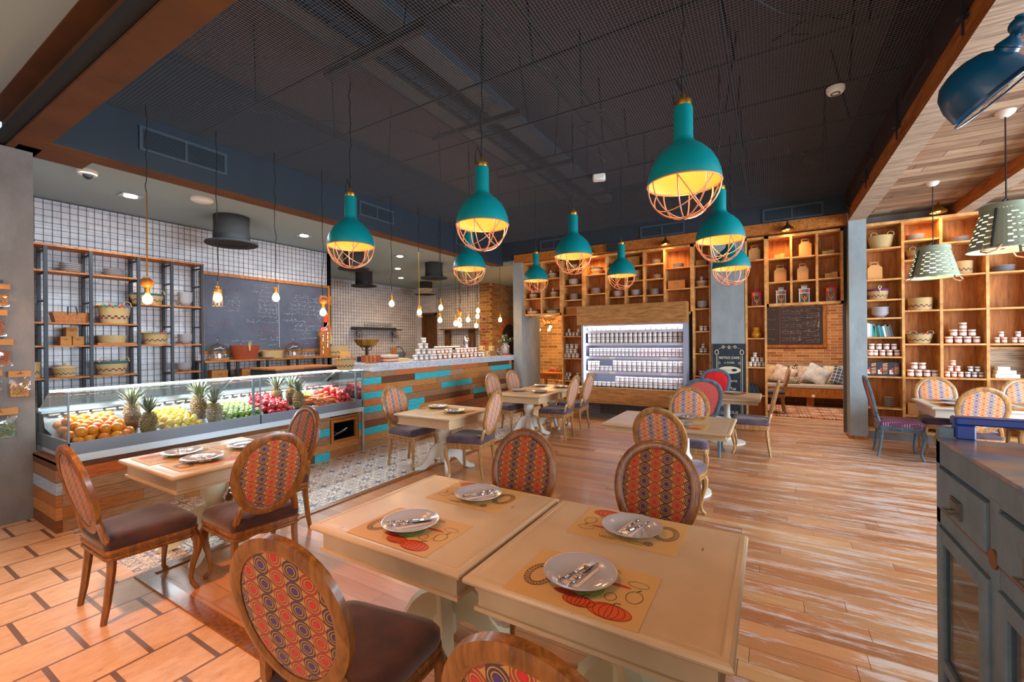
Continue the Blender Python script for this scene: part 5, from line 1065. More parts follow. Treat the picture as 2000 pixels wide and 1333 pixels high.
for kind, y, z_, w_, h in LEDGE:
    lab = WN[kind]+' on the ledge under the chalkboard'+({'cloche': ', left one' if y < 4.5 else ', right one'}.get(kind, '')); ware(kind, (-8.1, y, 1.372), min(w_, .50), h, lab, min(w_, .30), PI/2)
for i, (kind, y, z_, w_, h) in enumerate(KB): ware(kind, (-8.1, y, 1.002), w_*.9, .2, 'brown kraft carrier box under the kitchen ledge, %s from the left' % ORD[i], .2, PI/2)
place(PL, (-8.0, 4.55, 1.372), 0, 'white plate on the ledge between the rust rimmed basket and the right dome')
# ---- chalkboard with chalk scribble
CW = .0048
def squig(b, p0, du, dv, L, r, h=.03, arabic=True):
    """one handwritten word as a thin ribbon drawn with small strokes; du, dv are the reading and up directions"""
    n = max(4, int(L/.018)); pts = []
    for i in range(n+1):
        q = i/n*L; v = (r.uniform(-.15, 1.0) if r.random() < .35 else r.uniform(-.1, .25))*h; pts.append(p0+du*q+dv*v)
    b.tube(pts, CW, 3, flat=.4)
    for _ in range(r.randint(0, 3)): c = p0+du*r.uniform(0, L)+dv*h*r.choice((-.5, 1.3)); b.tube([c, c+du*.008+dv*.003], CW*1.3, 3)
def write_lines(name_t, parent, org, du, dv, lines, seed, mats):
    r = random.Random(seed); bs = [MB() for _ in mats]
    for (u, v, L, m) in lines:
        q = 0
        while q < L: wl = min(r.uniform(.05, .16), L-q); squig(bs[m], org+du*(u+q)+dv*v, du, dv, wl, r); q += wl+.02
    for b, m in zip(bs, mats):
        if b.v: o = b.obj(name_t, m, parent, smooth=0)
CHW = plain('white_chalk', srgb(226, 226, 230), .95); CHP = plain('pink_chalk', srgb(212, 120, 150), .95); CHR = plain('red_chalk', srgb(206, 84, 78), .95); CHY = plain('yellow_chalk', srgb(206, 200, 150), .95)
m = Mt('chalkboard_slate', .75); v, *_ = m.co(); m.base(m.ramp(m.noise(v, 2.2, 6, .7), [(.3, srgb(62, 66, 80)), (.7, srgb(84, 88, 102))])); SLATE = m.mat
cb = thing('chalkboard', 'large wood framed chalkboard menu on the white kitchen tiles', 'chalkboard', (-8.27, 4.83, 1.47))
b = MB(); b.box(0, .012, -1.22, 1.22, .03, 1.39); b.obj('slate', SLATE, cb, smooth=0)
b = MB(); b.box(0, .035, -1.25, 1.25, 0, .055); b.box(0, .035, -1.25, 1.25, 1.365, 1.42); b.box(0, .035, -1.25, -1.2, .055, 1.365); b.box(0, .035, 1.2, 1.25, .055, 1.365); b.obj('frame', M['oak'], cb, smooth=0)
b = MB(); b.tube([(.014, .12, .1), (.014, .11, 1.33)], .003, 4); b.obj('chalk_divider', CHW, cb)
L1 = [(-1.05, 1.12, .42, 1)]+[(-.86, 1.02-.065*i, .24, 0) for i in range(5)]+[(-1.1, .55, .36, 1), (-1.12, .47, .38, 1)]+[(-.38, 1.25-.0, .46, 0), (-.4, 1.15, .5, 0)]+[(-.28, 1.06-.075*i, .36, 0) for i in range(6)]+[(-.5, .58, .6, 0), (-.2, .49, .28, 1), (-.5, .42, .58, 1), (-.32, .33, .4, 1), (-.25, .25, .33, 0), (-.75, .22, .35, 0), (-.9, .13, .5, 0), (-.1, .14, .18, 0)]+\
 [(.75, 1.2, .4, 1), (.45, 1.11, .5, 0), (.4, 1.02, .75, 0), (.35, .94, .8, 0), (.3, .86, .85, 0), (.2, .77, .95, 0), (.95, .70, .18, 0), (.16, .62, .5, 0), (.7, .62, .42, 1), (.45, .53, .7, 0), (.4, .44, .75, 0), (.6, .36, .4, 0), (.55, .27, .58, 0), (.2, .15, .4, 1), (.65, .16, .5, 1)]
write_lines('chalk_writing', cb, Vector((.0135, 0, 0)), Vector((0, 1, 0)), Vector((0, 0, 1)), L1, 5, [CHW, CHP])
cb2 = thing('chalkboard', 'wood framed chalkboard with red and white writing on the brick wall beyond the opening', 'chalkboard', (.45, 13.49, 1.41))
b = MB(); b.box(-1.0, .74, -.012, 0, .03, 1.15); b.obj('slate', plain('dark_chalkboard', srgb(56, 50, 56), .8), cb2, smooth=0)
b = MB(); b.box(-1.05, .78, -.035, 0, 0, .07); b.box(.71, .78, -.035, 0, .07, 1.2); b.box(-1.05, .78, -.035, 0, 1.13, 1.2); b.obj('frame', M['oak'], cb2, smooth=0)
b = MB(); b.tube([(-.22, -.014, .1), (-.22, -.014, 1.12)], .004, 4); b.obj('chalk_divider', CHR, cb2)
L2 = []
for i in range(17): L2 += [(-.18, 1.06-i*.058, .42+.1*((i*7) % 3), (1 if i % 3 == 1 else 0)), (.36, 1.06-i*.058, .28, (1 if i % 4 == 2 else (2 if i % 4 == 0 else 0)))]
L2 += [(-.62, 1.0-i*.13, .3, i % 2) for i in range(7)]
CW = .007
write_lines('chalk_writing', cb2, Vector((0, -.014, 0)), Vector((1, 0, 0)), Vector((0, 0, 1)), L2, 9, [CHW, CHR, CHY])
# mesh in front of the kitchen tiles
b = MB(); y = 1.25
while y < 6.15: b.box(-8.292, -8.288, y-.0022, y+.0022, .9, 3.6); y += .085
z_ = 1.0
while z_ < 3.6: b.box(-8.288, -8.284, 1.22, 6.15, z_-.0022, z_+.0022); z_ += .085
y = 6.2
while y < 12: b.box(-11.295, -11.291, y-.003, y+.003, .9, 3.6); y += .1
z_ = 1.0
while z_ < 3.6: b.box(-11.291, -11.287, 6.15, 12, z_-.003, z_+.003); z_ += .1
x = -10.3
while x < -8.42: b.box(x-.003, x+.003, 11.985, 11.99, .9, 3.6); x += .1
z_ = 1.0
while z_ < 3.6: b.box(-10.3, -8.42, 11.98, 11.985, z_-.003, z_+.003); z_ += .1
o = b.obj('tile_wall_grid', M['iron'], smooth=0); o['kind'] = 'structure'
# ---- hats, downlights, detectors, vents
def make_hat():
    t = thing('top_hat_lamp', 'hat', 'lamp'); H = M['hat']; b = MB(); b.lathe([(.20, 0), (.195, -.1), (.20, -.31)], 32, cap=False); b.obj('hat_crown', H, t, smooth=60)
    b = MB(); b.lathe([(.195, -.31), (.30, -.325), (.305, -.34), (.30, -.35), (.19, -.335)], 32, sx=1.02, sy=.95, cap=False); b.lathe([(0, -.30), (.19, -.33)], 32, cap=False); b.obj('hat_brim', H, t, smooth=60)
    b = MB(); b.lathe([(.204, -.24), (.204, -.30)], 32, cap=False); b.obj('hat_band', M['black'], t, smooth=60); return t
M['hat'] = plain('charcoal_felt', srgb(46, 44, 44), .9)
HT = make_hat()
for x, y, s_, lab in ((-7.16, 3.55, 1.22, 'charcoal top hat on the white kitchen ceiling, nearest and leftmost'), (-7.73, 6.3, 1.08, 'charcoal top hat behind the leftmost teal pendant lamp'), (-9.7, 8.25, 1.15, 'charcoal top hat before the far white tiled wall, left one'), (-7.2, 8.3, 1.1, 'charcoal top hat left of a teal pendant lamp, next to the brick wall'), (-9.75, 10.8, 1.15, 'charcoal top hat above the brown doorway, the farthest')):
    place(HT, (x, y, 3.612), 0, lab, scale=s_)
def make_down():
    t = thing('recessed_downlight', 'd', 'ceiling light'); b = MB(); b.box(-.11, .11, -.11, .11, -.008, 0); b.obj('trim_plate', M['steel'], t, smooth=0); b = MB(); b.lathe([(0, -.016), (.07, -.016), (.07, -.008)], 20); b.obj('lens', M['downlight'], t); return t
DN = make_down()
for x, y, lab in ((-7.234, 2.337, 'recessed ceiling light nearest to the left column'), (-7.299, 4.858, 'recessed ceiling light above the right part of the chalkboard'), (-7.252, 7.194, 'recessed ceiling light beside the farther top hats, nearest of three'), (-8.521, 8.373, 'recessed ceiling light in the middle of the far three'), (-9.678, 9.634, 'recessed ceiling light farthest back over the kitchen')): place(DN, (x, y, 3.618), 0, lab)
b = MB(); b.lathe([(.13, 0), (.13, -.025), (.11, -.04), (0, -.045)], 24); o = b.obj('ceiling_speaker', M['white'], loc=(-6.61, 2.9, 3.62)); tag(o, 'round white disc on the kitchen ceiling beside the nearest downlight', 'speaker')
t = thing('dome_camera', 'small white dome camera on the kitchen ceiling beside the left column', 'camera', (-6.6, 1.75, 3.62)); b = MB(); b.lathe([(.09, 0), (.09, -.03), (.08, -.05), (.05, -.055)], 24); b.obj('camera_housing', M['white'], t); b = MB(); b.ball((0.01, 0, -.055), .045, 14, 10); b.obj('camera_lens', M['black'], t)
t = thing('smoke_detector', 'round white smoke detector under the black ceiling mesh', 'smoke detector', (.56, 5.17, 4.055)); b = MB(); b.lathe([(.075, 0), (.075, -.03), (.06, -.055), (0, -.06)], 24); b.obj('detector_housing', M['white'], t); b = MB(); b.lathe([(.04, -.052), (.04, -.062), (.03, -.062), (.03, -.052)], 20, cap=False); b.obj('sensor_ring', M['iron'], t)
b = MB(); b.bbox(-.09, .09, -.06, .06, -.09, 0, .02); o = b.obj('motion_sensor', M['white'], loc=(-2.11, 6.05, 4.055), rz=.3); tag(o, 'small white box sensor under the middle of the ceiling mesh', 'sensor')
VM = plain('vent_grey', srgb(58, 72, 84), .5); VD = plain('vent_inside', srgb(20, 24, 28), .8)
def vent(axis, c, a0, a1, z0, z1, lab, m_=None):
    t = thing('air_vent', lab, 'vent', (c, (a0+a1)/2, z0) if axis == 'x' else ((a0+a1)/2, c, z0)); s_ = 1 if axis == 'x' else -1; W_ = (a1-a0)/2; H_ = z1-z0
    def bx(b, u0, u1, v0, v1, d0, d1): (b.box(min(d0*t_s, d1*t_s), max(d0*t_s, d1*t_s), u0, u1, v0, v1) if axis == 'x' else b.box(u0, u1, -d1, -d0, v0, v1))
    t_s = 1 if lab.find('right bulkhead') < 0 else -1
    b = MB(); bx(b, -W_, W_, 0, .03, 0, .02); bx(b, -W_, W_, H_-.03, H_, 0, .02); bx(b, -W_, -W_+.03, .03, H_-.03, 0, .02); bx(b, W_-.03, W_, .03, H_-.03, 0, .02); bx(b, -.012, .012, .03, H_-.03, 0, .018); b.obj('vent_frame', m_ or VM, t, smooth=0)
    b = MB(); k = .04
    while k < H_-.035: bx(b, -W_+.03, W_-.03, k, k+.006, .004, .014); k += .018
    b.obj('vent_slats', m_ or VM, t, smooth=0); b = MB(); bx(b, -W_+.02, W_-.02, .02, H_-.02, 0, .003); b.obj('vent_backing', VD, t, smooth=0)
vent('x', -5.66, 1.9, 2.75, 3.69, 3.95, 'long grey air vent on the left bulkhead, nearest'); vent('x', -5.66, 4.72, 5.46, 3.70, 3.94, 'grey air vent on the left bulkhead behind the leftmost pendant cable'); vent('x', -5.66, 7.2, 7.9, 3.70, 3.94, 'grey air vent on the left bulkhead, farthest')
vent('y', 9.05, -4.6, -3.9, 3.76, 3.98, 'grey air vent on the back bulkhead, left one'); vent('y', 9.05, -2.28, -1.42, 3.74, 3.98, 'grey air vent on the back bulkhead, middle one'); vent('y', 9.05, -.10, .80, 3.74, 3.98, 'grey air vent on the back bulkhead, right one')
DBM = plain('brown_vent', srgb(54, 42, 40), .6)
for i, (a, c) in enumerate(((2.6, 3.4), (4.6, 5.4), (6.8, 7.6))): vent('x', 1.10, a, c, 3.84, 4.0, 'dark air vent on the right bulkhead, '+('nearest', 'middle', 'farthest')[i], DBM)
b = MB()
for y in (2.3, 3.9, 5.6, 7.2, 8.6): b.box(1.095, 1.10, y, y+.03, 3.7, 4.06); b.box(1.06, 1.12, y, y+.05, 3.72, 3.735); b.tube([(1.09, y+.015, 3.6), (1.09, y+.015, 4.0)], .008, 5)
o = b.obj('beam_hanger_straps', M['iron'], smooth=0); tag(o, 'dark iron straps tying the orange side of the right beam to the bulkhead', 'bracket')
b = MB(); b.box(-2.98, -2.65, 8.96, 9.02, 3.53, 3.70); tag(b.obj('wall_speaker', M['iron'], smooth=0), 'dark grey box above the shelves behind a teal lamp', 'speaker')
# ---- jar fridge
fg = thing('jar_fridge', 'open fridge clad in brown wood with lit shelves of jars', 'fridge', (-2.4, 8.95, 0)); o_ = (2.4, -8.95, 0)
def fo(b, n, m, **k): o = b.obj(n, m, fg, smooth=0, **k); o.location = o_; return o
b = MB(); b.box(-3.60, -1.365, 8.8, 9.10, 1.975, 2.385); fo(b, 'header_box', M['fridgewood'])
b = MB(); b.box(-3.52, -1.40, 8.72, 9.06, .36, .66); b.box(-3.55, -1.38, 8.70, 9.08, .33, .36); fo(b, 'lower_box', M['fridgewood'])
b = MB(); b.box(-3.50, -1.43, 8.86, 9.06, .06, .33); b.box(-3.52, -1.41, 8.82, 9.06, 0, .06); fo(b, 'kick_base', plain('fridge_base_grey', srgb(90, 88, 88), .5))
b = MB()
for k in range(46): b.box(-3.1+k*.035, -3.09+k*.035, 8.85, 8.86, .10, .31)
fo(b, 'kick_grille', M['black'])
b = MB(); b.box(-3.50, -3.455, 8.8, 9.42, .66, 1.975); b.box(-1.43, -1.375, 8.8, 9.42, .66, 1.975); b.box(-3.455, -1.43, 9.40, 9.42, .66, 1.975); b.box(-3.455, -1.43, 8.8, 9.42, .62, .66); b.box(-3.455, -1.43, 8.85, 9.42, 1.95, 1.975)
fo(b, 'cabinet', plain('fridge_grey', srgb(150, 156, 172), .4, metal=.2))
FZ = [1.852, 1.585, 1.30, .99]
b = MB()
for z_ in FZ: b.box(-3.45, -1.435, 8.86, 9.38, z_-.012, z_); b.box(-3.45, -1.435, 8.855, 8.862, z_-.05, z_+.004)
fo(b, 'shelf_rails', plain('fridge_shelf', srgb(196, 196, 214), .35, metal=.3))
b = MB()
for x in (-2.9, -1.85): b.box(x, x+.12, 8.85, 8.856, 1.255, 1.295); b.box(x, x+.12, 8.85, 8.856, .945, .985)
fo(b, 'price_labels', M['white'])
b = MB(); b.box(-3.44, -3.42, 8.82, 8.84, .7, 1.93); b.box(-3.4, -1.45, 8.87, 8.89, 1.925, 1.945); fo(b, 'led_strip', M['led'])
light('fridge_light', 'AREA', (-2.43, 8.9, 1.93), 28, (.88, .86, 1), 2.0, .08, (D(25), 0, 0))
for i, z_ in enumerate((1.57, 1.285, .975)): light('fridge_shelf_light', 'AREA', (-2.43, 8.90, z_-.02), 5, (.86, .84, 1), 1.95, .04, (D(12), 0, 0))
LDW = M['jarwhite']
def tub(mat): 
    b = MB(); b.lathe([(0, 0), (.40, 0), (.46, .1), (.48, .74), (.40, .78)], 12, cap=False); b.mi = 1; b.lathe([(.47, .78), (.5, .79), (.5, .98), (.45, 1), (0, 1)], 12); b.lathe([(.495, .18), (.495, .66)], 12, a0=-PI*.9, a1=-PI*.1, cap=False); return tag(b.obj('lidded_jar', [mat, LDW]), 'j', 'jar')
TB_ = {'pal': tub(JPAL), 'drk': tub(JDRK), 'red': tub(JRED)}
def frow(z0, xs, w_, h, kd, layers, lab, grp, y=8.95):
    for i, x in enumerate(xs):
        for l in range(layers): place(TB_[kd], (x, y, z0+.001+l*h), 0, '%s jar from the left%s, %s' % (ORD[i] if i < 9 else '%dth' % (i+1), '' if layers == 1 else (', lower layer', ', upper layer')[l], grp), grp, scale=(w_, w_, h))
def lin(a, c, n): return [a+(c-a)*i/(n-1) for i in range(n)]
frow(FZ[0], lin(-3.36, -1.5, 19), .082, .075, 'pal', 1, 'small pale jar in the brightly lit top row of the fridge', 'jars on the top fridge shelf')
frow(FZ[1], lin(-3.36, -1.5, 20), .088, .112, 'pal', 2, 'white labelled jar stacked two high on the second fridge shelf', 'jars on the second fridge shelf')
frow(FZ[2], lin(-3.34, -2.40, 13), .070, .088, 'drk', 2, 'small dark jar in the left half of the third fridge shelf', 'dark jars on the third fridge shelf')
frow(FZ[2], lin(-2.32, -1.48, 12), .070, .088, 'red', 2, 'small red jar in the right half of the third fridge shelf', 'red jars on the third fridge shelf')
frow(FZ[3], [-3.37, -3.28, -3.19], .086, .105, 'pal', 2, 'pale jar in the left stack of the fourth fridge shelf', 'left jars on the fourth fridge shelf')
frow(FZ[3], [-3.09, -3.0, -2.91], .086, .105, 'pal', 1, 'single layer pale jar in the gap of the fourth fridge shelf', 'single jars on the fourth fridge shelf')
frow(FZ[3], lin(-2.81, -1.5, 14), .088, .112, 'pal', 2, 'pale jar stacked two high in the right part of the fourth fridge shelf', 'right jars on the fourth fridge shelf')
frow(.66, lin(-3.35, -2.85, 6), .086, .10, 'pal', 1, 'single layer pale jar at the left of the lowest fridge shelf', 'single jars on the lowest fridge shelf')
frow(.66, lin(-2.76, -1.5, 14), .088, .11, 'pal', 2, 'pale jar stacked two high on the lowest fridge shelf', 'stacked jars on the lowest fridge shelf')
# ---- bistro poster
def lettering(txt, size, loc, mat, parent, font_off=0, sx=1):
    cu = bpy.data.curves.new('lettering', 'FONT'); cu.body = txt; cu.size = size; cu.align_x = 'CENTER'; cu.extrude = .0008; cu.offset = font_off; o = bpy.data.objects.new('lettering', cu); COL.objects.link(o); o.data.materials.append(mat)
    bpy.context.view_layer.update(); me = bpy.data.meshes.new_from_object(o.evaluated_get(bpy.context.evaluated_depsgraph_get())); bpy.data.objects.remove(o)
    o = bpy.data.objects.new('lettering', me); COL.objects.link(o); o.parent = parent; o.location = loc; o.rotation_euler = (PI/2, 0, 0); o.scale = (sx, 1, 1); return o
bp = thing('bistro_poster', 'tall dark vintage bistro poster leaning on the grey middle column', 'poster', (-.655, 9.0, 0.06)); INK = plain('cream_print', srgb(214, 206, 176), .8)
m = Mt('poster_navy', .7); v, *_ = m.co(); m.base(m.ramp(m.noise(v, 7, 6, .75), [(.35, srgb(28, 34, 46)), (.6, srgb(42, 50, 62)), (.78, srgb(120, 116, 100))])); b = MB(); b.box(-.275, .275, 0, .02, 0, 1.50); b.obj('poster_board', m.mat, bp, smooth=0)
lettering('BISTRO CAFE', .058, (0, -.003, 1.22), INK, bp, .0008, 1); lettering('A PARIS', .05, (0, -.003, 1.13), INK, bp, 0, 1); lettering('Brasserie', .07, (.0, -.003, .79), INK, bp, 0, 1); lettering('a Toi', .075, (.03, -.003, .64), INK, bp, .001, 1); lettering('TOUS', .07, (.05, -.003, .20), INK, bp, 0, 1)
b = MB(); y = -.004
for s_ in (-1, 1):
    b.tube([(s_*.215, y, .05), (s_*.215, y, 1.28)], .004, 4, flat=.4); b.tube([(s_*.19, y, .05), (s_*.19, y, 1.28)], .002, 4, flat=.4)
    b.tube([(s_*(.0+.05*i), y, 1.42+.03*math.sin(i*1.1)) for i in range(5)], .007, 5, flat=.3); b.tube([(s_*(.21+.03*math.cos(a*.7)), y, 1.34+.045*math.sin(a*.7)) for a in range(11)], .006, 5, flat=.3); b.tube([(s_*(.10+.02*math.cos(a*.8)), y, 1.44+.025*math.sin(a*.8)) for a in range(9)], .005, 5, flat=.3)
    b.tube([(s_*(.17+.02*math.cos(a*.8)), y, 1.14+.02*math.sin(a*.8)) for a in range(9)], .003, 4, flat=.3)
for k in range(5): a = PI*(k+.5)/5; b.tube([(0, y, 1.40), (.05*math.cos(a), y, 1.40+.07*math.sin(a))], .007, 4, flat=.3)
b.tube([(-.1+.025*i, y, .46+.03*math.sin(i*1.7)) for i in range(12)], .006, 4, flat=.3); b.tube([(-.05+.02*i, y, .40+.025*math.cos(i*1.3)) for i in range(10)], .004, 4, flat=.3)
b.obj('scroll_ornament', INK, bp)
b = MB(); b.lathe([(0, 0), (.19, 0), (.19, .003)], 28, T=Matrix.Translation((0, -.004, 1.01)) @ Matrix.Rotation(PI/2, 4, 'X') @ Matrix.Diagonal((1, .36, 1, 1))); b.obj('cream_oval', INK, bp, smooth=0)
b = MB(); b.tube([(-.15, -.009, 1.01), (.04, -.009, 1.01)], .005, 5, flat=.4); b.lathe([(0, 0), (.045, 0), (.045, .003)], 20, T=Matrix.Translation((.085, -.009, 1.01)) @ Matrix.Rotation(PI/2, 4, 'X') @ Matrix.Diagonal((1, .55, 1, 1))); b.obj('spoon_emblem', plain('ink_navy', srgb(34, 40, 50), .8), bp)
# ------------------------------------------------------------ on the bar
LV = ['lowest', 'second', 'third', 'topmost']
bj = [(6.056, 3), (5.973, 2), (6.11, 2), (5.90, 1), (6.04, 1), (6.19, 1), (5.83, 0), (5.97, 0), (6.11, 0), (6.25, 0)]
cnt = {}
for y, l in sorted(bj, key=lambda q: q[0]):
    cnt[l] = cnt.get(l, 0)+1; place(JP['pal'], (-5.52, y, 1.311+l*.104), PI/2, '%s jar from the left, %s layer of the pyramid on the granite bar' % (ORD[cnt[l]-1], LV[l]), 'pyramid jars on the bar', scale=(.094, .094, .103))
for i in range(12): place(JP['pal'] if i % 2 else JP['amb'], (-5.56, 6.40+i*.148, 1.311), PI/2, '%s jar from the pyramid in the lower row along the granite bar' % (ORD[i] if i < 9 else '%dth' % (i+1)), 'lower row of bar jars', scale=(.098, .098, .1))
for i in range(12):
    if i in (5,): continue
    place(JP['amb'] if i % 2 else JP['pal'], (-5.60, 6.42+i*.125, 1.415), PI/2, '%s jar place from the pyramid in the upper row along the bar' % (ORD[i] if i < 9 else '%dth' % (i+1)), 'upper row of bar jars', scale=(.096, .096, .1))
t = thing('serving_tray', 'long dark tray on low feet behind the bar jars', 'tray', (-5.85, 7.15, 1.311)); b = MB(); b.box(-.12, .12, -.5, .5, .175, .19); b.box(-.13, -.12, -.52, .52, .175, .215); b.box(.12, .13, -.52, .52, .175, .215); b.obj('tray_top', M['iron'], t, smooth=0)
b = MB(); b.box(-.1, .1, -.45, -.42, 0, .175); b.box(-.1, .1, .42, .45, 0, .175); b.obj('tray_feet', M['iron'], t, smooth=0)
for i in range(7):
    b = MB(); r = random.Random(i); b.ball((0, 0, .02), .055, 12, 6, sz=.5); o = b.obj('pastry', plain('pale_pastry', srgb(220, 206, 186), .8) if i == 0 else bpy.data.materials['pale_pastry'], loc=(-5.84, 6.78+i*.12, 1.512)); tag(o, '%s pastry from the left on the long dark tray' % ORD[i], 'pastry', 'pastries on the tray')
t = thing('coffee_pot', 'polished metal coffee pot standing behind the bar jars', 'pot', (-5.9, 7.87, 1.311)); b = MB(); b.lathe([(.06, 0), (.075, .02), (.07, .14), (.055, .28), (.06, .3), (.075, .36), (.06, .42), (.03, .45), (.012, .47), (0, .49)], 20); b.obj('pot_body', M['silver'], t); b = MB(); b.tube([(0, .06, .34), (0, .13, .33), (0, .14, .22), (0, .07, .12)], .01, 6); b.obj('handle', M['black'], t); b = MB(); b.tube([(0, -.06, .2), (0, -.13, .3), (0, -.17, .36)], [.02, .012, .008], 6); b.obj('spout', M['silver'], t)
for i, (y, z_, x) in enumerate(((8.36, 1.311, -5.66), (8.24, 1.43, -5.72), (8.66, 1.42, -5.74))):
    b = MB(); b.col = srgb(206, 176, 120); b.bbox(-.05, .05, -.055, .055, 0, .115, .006); b.col = srgb(120, 84, 50); b.box(.0505, .052, -.02, .02, .03, .085)
    tag(b.obj('wooden_block', M['paint'], loc=(x, y, z_), smooth=0), ('pale wooden block at the end of the bar jar rows', 'upper pale wooden block beside the jar rows', 'pale wooden block behind the glass globe')[i], 'block')
b = MB(); b.col = srgb(150, 104, 60); b.box(-.1, .1, -.32, .32, 0, .11); tag(b.obj('wooden_riser', M['paint'], loc=(-5.78, 8.46, 1.311), smooth=0), 'low wooden riser under the pale blocks on the bar', 'riser')
t = thing('glass_globe', 'clear glass globe vase beside the white churn on the bar', 'vase', (-5.68, 8.9, 1.312)); b = MB(); b.lathe([(.03, 0), (.06, .01), (.09, .07), (.09, .12), (.06, .18), (.04, .20), (.05, .22)], 24, cap=False); b.obj('globe_glass', M['vesselglass'], t, smooth=70)
b = MB(); b.ball((0, 0, .045), .045, 12, 8); b.obj('shell_filling', M['greywood'], t)
t = thing('wooden_coaster', 'round reddish coaster under the white churn on the bar', 'coaster', (-5.66, 9.17, 1.311)); b = MB(); b.col = srgb(190, 100, 60); b.lathe([(.13, 0), (.135, .025), (0, .03)], 28); b.obj('coaster_disc', M['paint'], t)
t = thing('milk_churn_vase', 'white enamel churn at the right end of the bar holding a leafy bunch', 'vase', (-5.66, 9.17, 1.343)); b = MB(); b.lathe([(.085, 0), (.095, .02), (.098, .16), (.085, .2), (.062, .225), (.06, .25), (.078, .265), (.074, .265), (.055, .24), (0, .2)], 28); b.obj('churn_body', M['plate'], t, smooth=60)
for s_ in (-1, 1): b = MB(); b.tube([(0, s_*.09, .13), (0, s_*.125, .17), (0, s_*.11, .215), (0, s_*.07, .22)], .008, 6); b.obj('handle', M['iron'], t)
t = thing('eucalyptus_bunch', 'bushy grey green leaf bunch with pale buds standing in the white churn', 'plant', (-5.66, 9.17, 1.56)); b = MB(); st = MB(); fl = MB(); r = random.Random(7); b.col = (1, 1, 1)
for k in range(46):
    a = r.uniform(0, 2*PI); ph = r.uniform(.1, 1.25); L = r.uniform(.14, .30); d_ = Vector((math.sin(ph)*math.cos(a), math.sin(ph)*math.sin(a), math.cos(ph)))*L; st.tube([(0, 0, 0), d_*.5+Vector((0, 0, .03)), d_], .003, 4)
    for j in range(6):
        q = d_*(.35+.65*j/5); dr = Vector((r.uniform(-1, 1), r.uniform(-1, 1), r.uniform(-.3, 1))).normalized(); up_ = dr.cross(Vector((0, 0, 1))).normalized() if abs(dr.z) < .95 else Vector((1, 0, 0)); l = r.uniform(.035, .06); w_ = l*.32
        b.col = r.choice([srgb(96, 124, 92), srgb(128, 148, 122), srgb(70, 98, 66), srgb(150, 166, 140)]); b.add([q, q+dr*l*.5+up_*w_, q+dr*l, q+dr*l*.5-up_*w_], [(0, 1, 2, 3)])
    if k % 5 == 0: fl.ball(d_, .02, 8, 6)
b.obj('leaves', M['paint'], t, smooth=0); st.obj('stems', plain('plant_stem', srgb(92, 104, 66), .7), t); fl.obj('buds', plain('pale_bud', srgb(216, 206, 170), .7), t)
t = thing('brass_scale', 'old brass bowl scale on the back of the bar', 'scale', (-6.15, 5.28, 1.311)); b = MB(); b.lathe([(0, .24), (.08, .245), (.16, .29), (.215, .385), (.222, .39), (.21, .39), (.15, .30), (0, .26)], 32); b.obj('scale_bowl', M['brass'], t, smooth=60); b = MB(); b.bbox(-.1, .1, -.14, .14, 0, .09); b.box(-.02, .02, -.02, .02, .09, .24); b.tube([(0, -.16, .3), (0, -.08, .2), (0, .08, .2), (0, .16, .3)], .008, 6); b.obj('scale_base', M['iron'], t, smooth=0)
for i, (y, w_, n) in enumerate(((5.31, .22, 5), (5.55, .26, 3))):
    for k in range(n):
        b = MB(); b.col = [srgb(176, 110, 84), srgb(206, 190, 170), srgb(150, 70, 50), srgb(200, 160, 130), srgb(216, 206, 190)][k] if i == 0 else srgb(206, 176, 120); b.box(-.1, .1, -w_/2, w_/2, 0, .024 if i == 0 else .018); tag(b.obj('menu_folder', M['paint'], loc=(-5.62, y, 1.311+k*(.0245 if i == 0 else .0185)), rz=.05*k-.1, smooth=0), ('%s folder from below in the menu pile before the brass scale' % ORD[k]) if i == 0 else '%s straw coloured booklet from below, low pile beside the menus' % ORD[k], 'folder')
b = MB(); b.col = srgb(150, 66, 40); b.box(-.12, .12, -.1, .1, 0, .12); tag(b.obj('red_wooden_box', M['paint'], loc=(-5.80, 5.06, 1.311), smooth=0), 'red brown wooden box beside the menu pile on the bar', 'box')
b = MB(); b.box(-.5, .35, -.05, .05, 0, .085)
t = thing('counter_end_block', 'dark plain counter block behind the right end of the fruit case', 'counter', (-6.7, 4.5, 0)); b = MB(); b.box(-.35, .35, -.75, .35, 0, 1.24); b.obj('block_body', M['iron'], t, smooth=0); b = MB(); b.box(-.37, .37, -.77, .37, 1.24, 1.265); b.obj('block_top', M['oak'], t, smooth=0)
ware('pompom_basket', (-5.56, 4.36, 1.236), .29, .20, 'straw basket with red pompom rim on the right end of the fruit case', rz=PI/2)
t = thing('kraft_sign_card', 'blank kraft card standing in the pompom basket on the fruit case', 'card', (-5.56, 4.36, 1.30)); b = MB(); b.col = srgb(222, 160, 92); b.box(-.005, .005, -.09, .09, 0, .22); b.obj('card', M['kraft'], t, smooth=0)
for i, (y, n) in enumerate(((4.72, 0), (4.80, 0), (4.88, 0))):
    t = thing('pepper_mill', 'small brass and wood mill before the menus, %s from the left' % ORD[i], 'mill', (-5.5, y, 1.311)); b = MB(); b.lathe([(.022, 0), (.024, .01), (.014, .04), (.02, .07), (.016, .09)], 14); b.obj('mill_body', M['oak'], t); b = MB(); b.ball((0, 0, .10), .016, 10, 8); b.obj('mill_knob', M['brass'], t)
t = thing('wire_basket', 'dark woven wire basket at the back of the bar left of the jar pyramid', 'basket', (-6.05, 5.95, 1.311)); b = MB()
for k in range(14): a = 2*PI*k/14; b.tube([(.09*math.cos(a), .09*math.sin(a), 0), (.13*math.cos(a), .13*math.sin(a), .13)], .006, 4)
for z_ in (0, .04, .08, .13): rr_ = .09+.04*z_/.13; b.tube([(rr_*math.cos(PI*k/12), rr_*math.sin(PI*k/12), z_) for k in range(24)], .008, 4, closed=True)
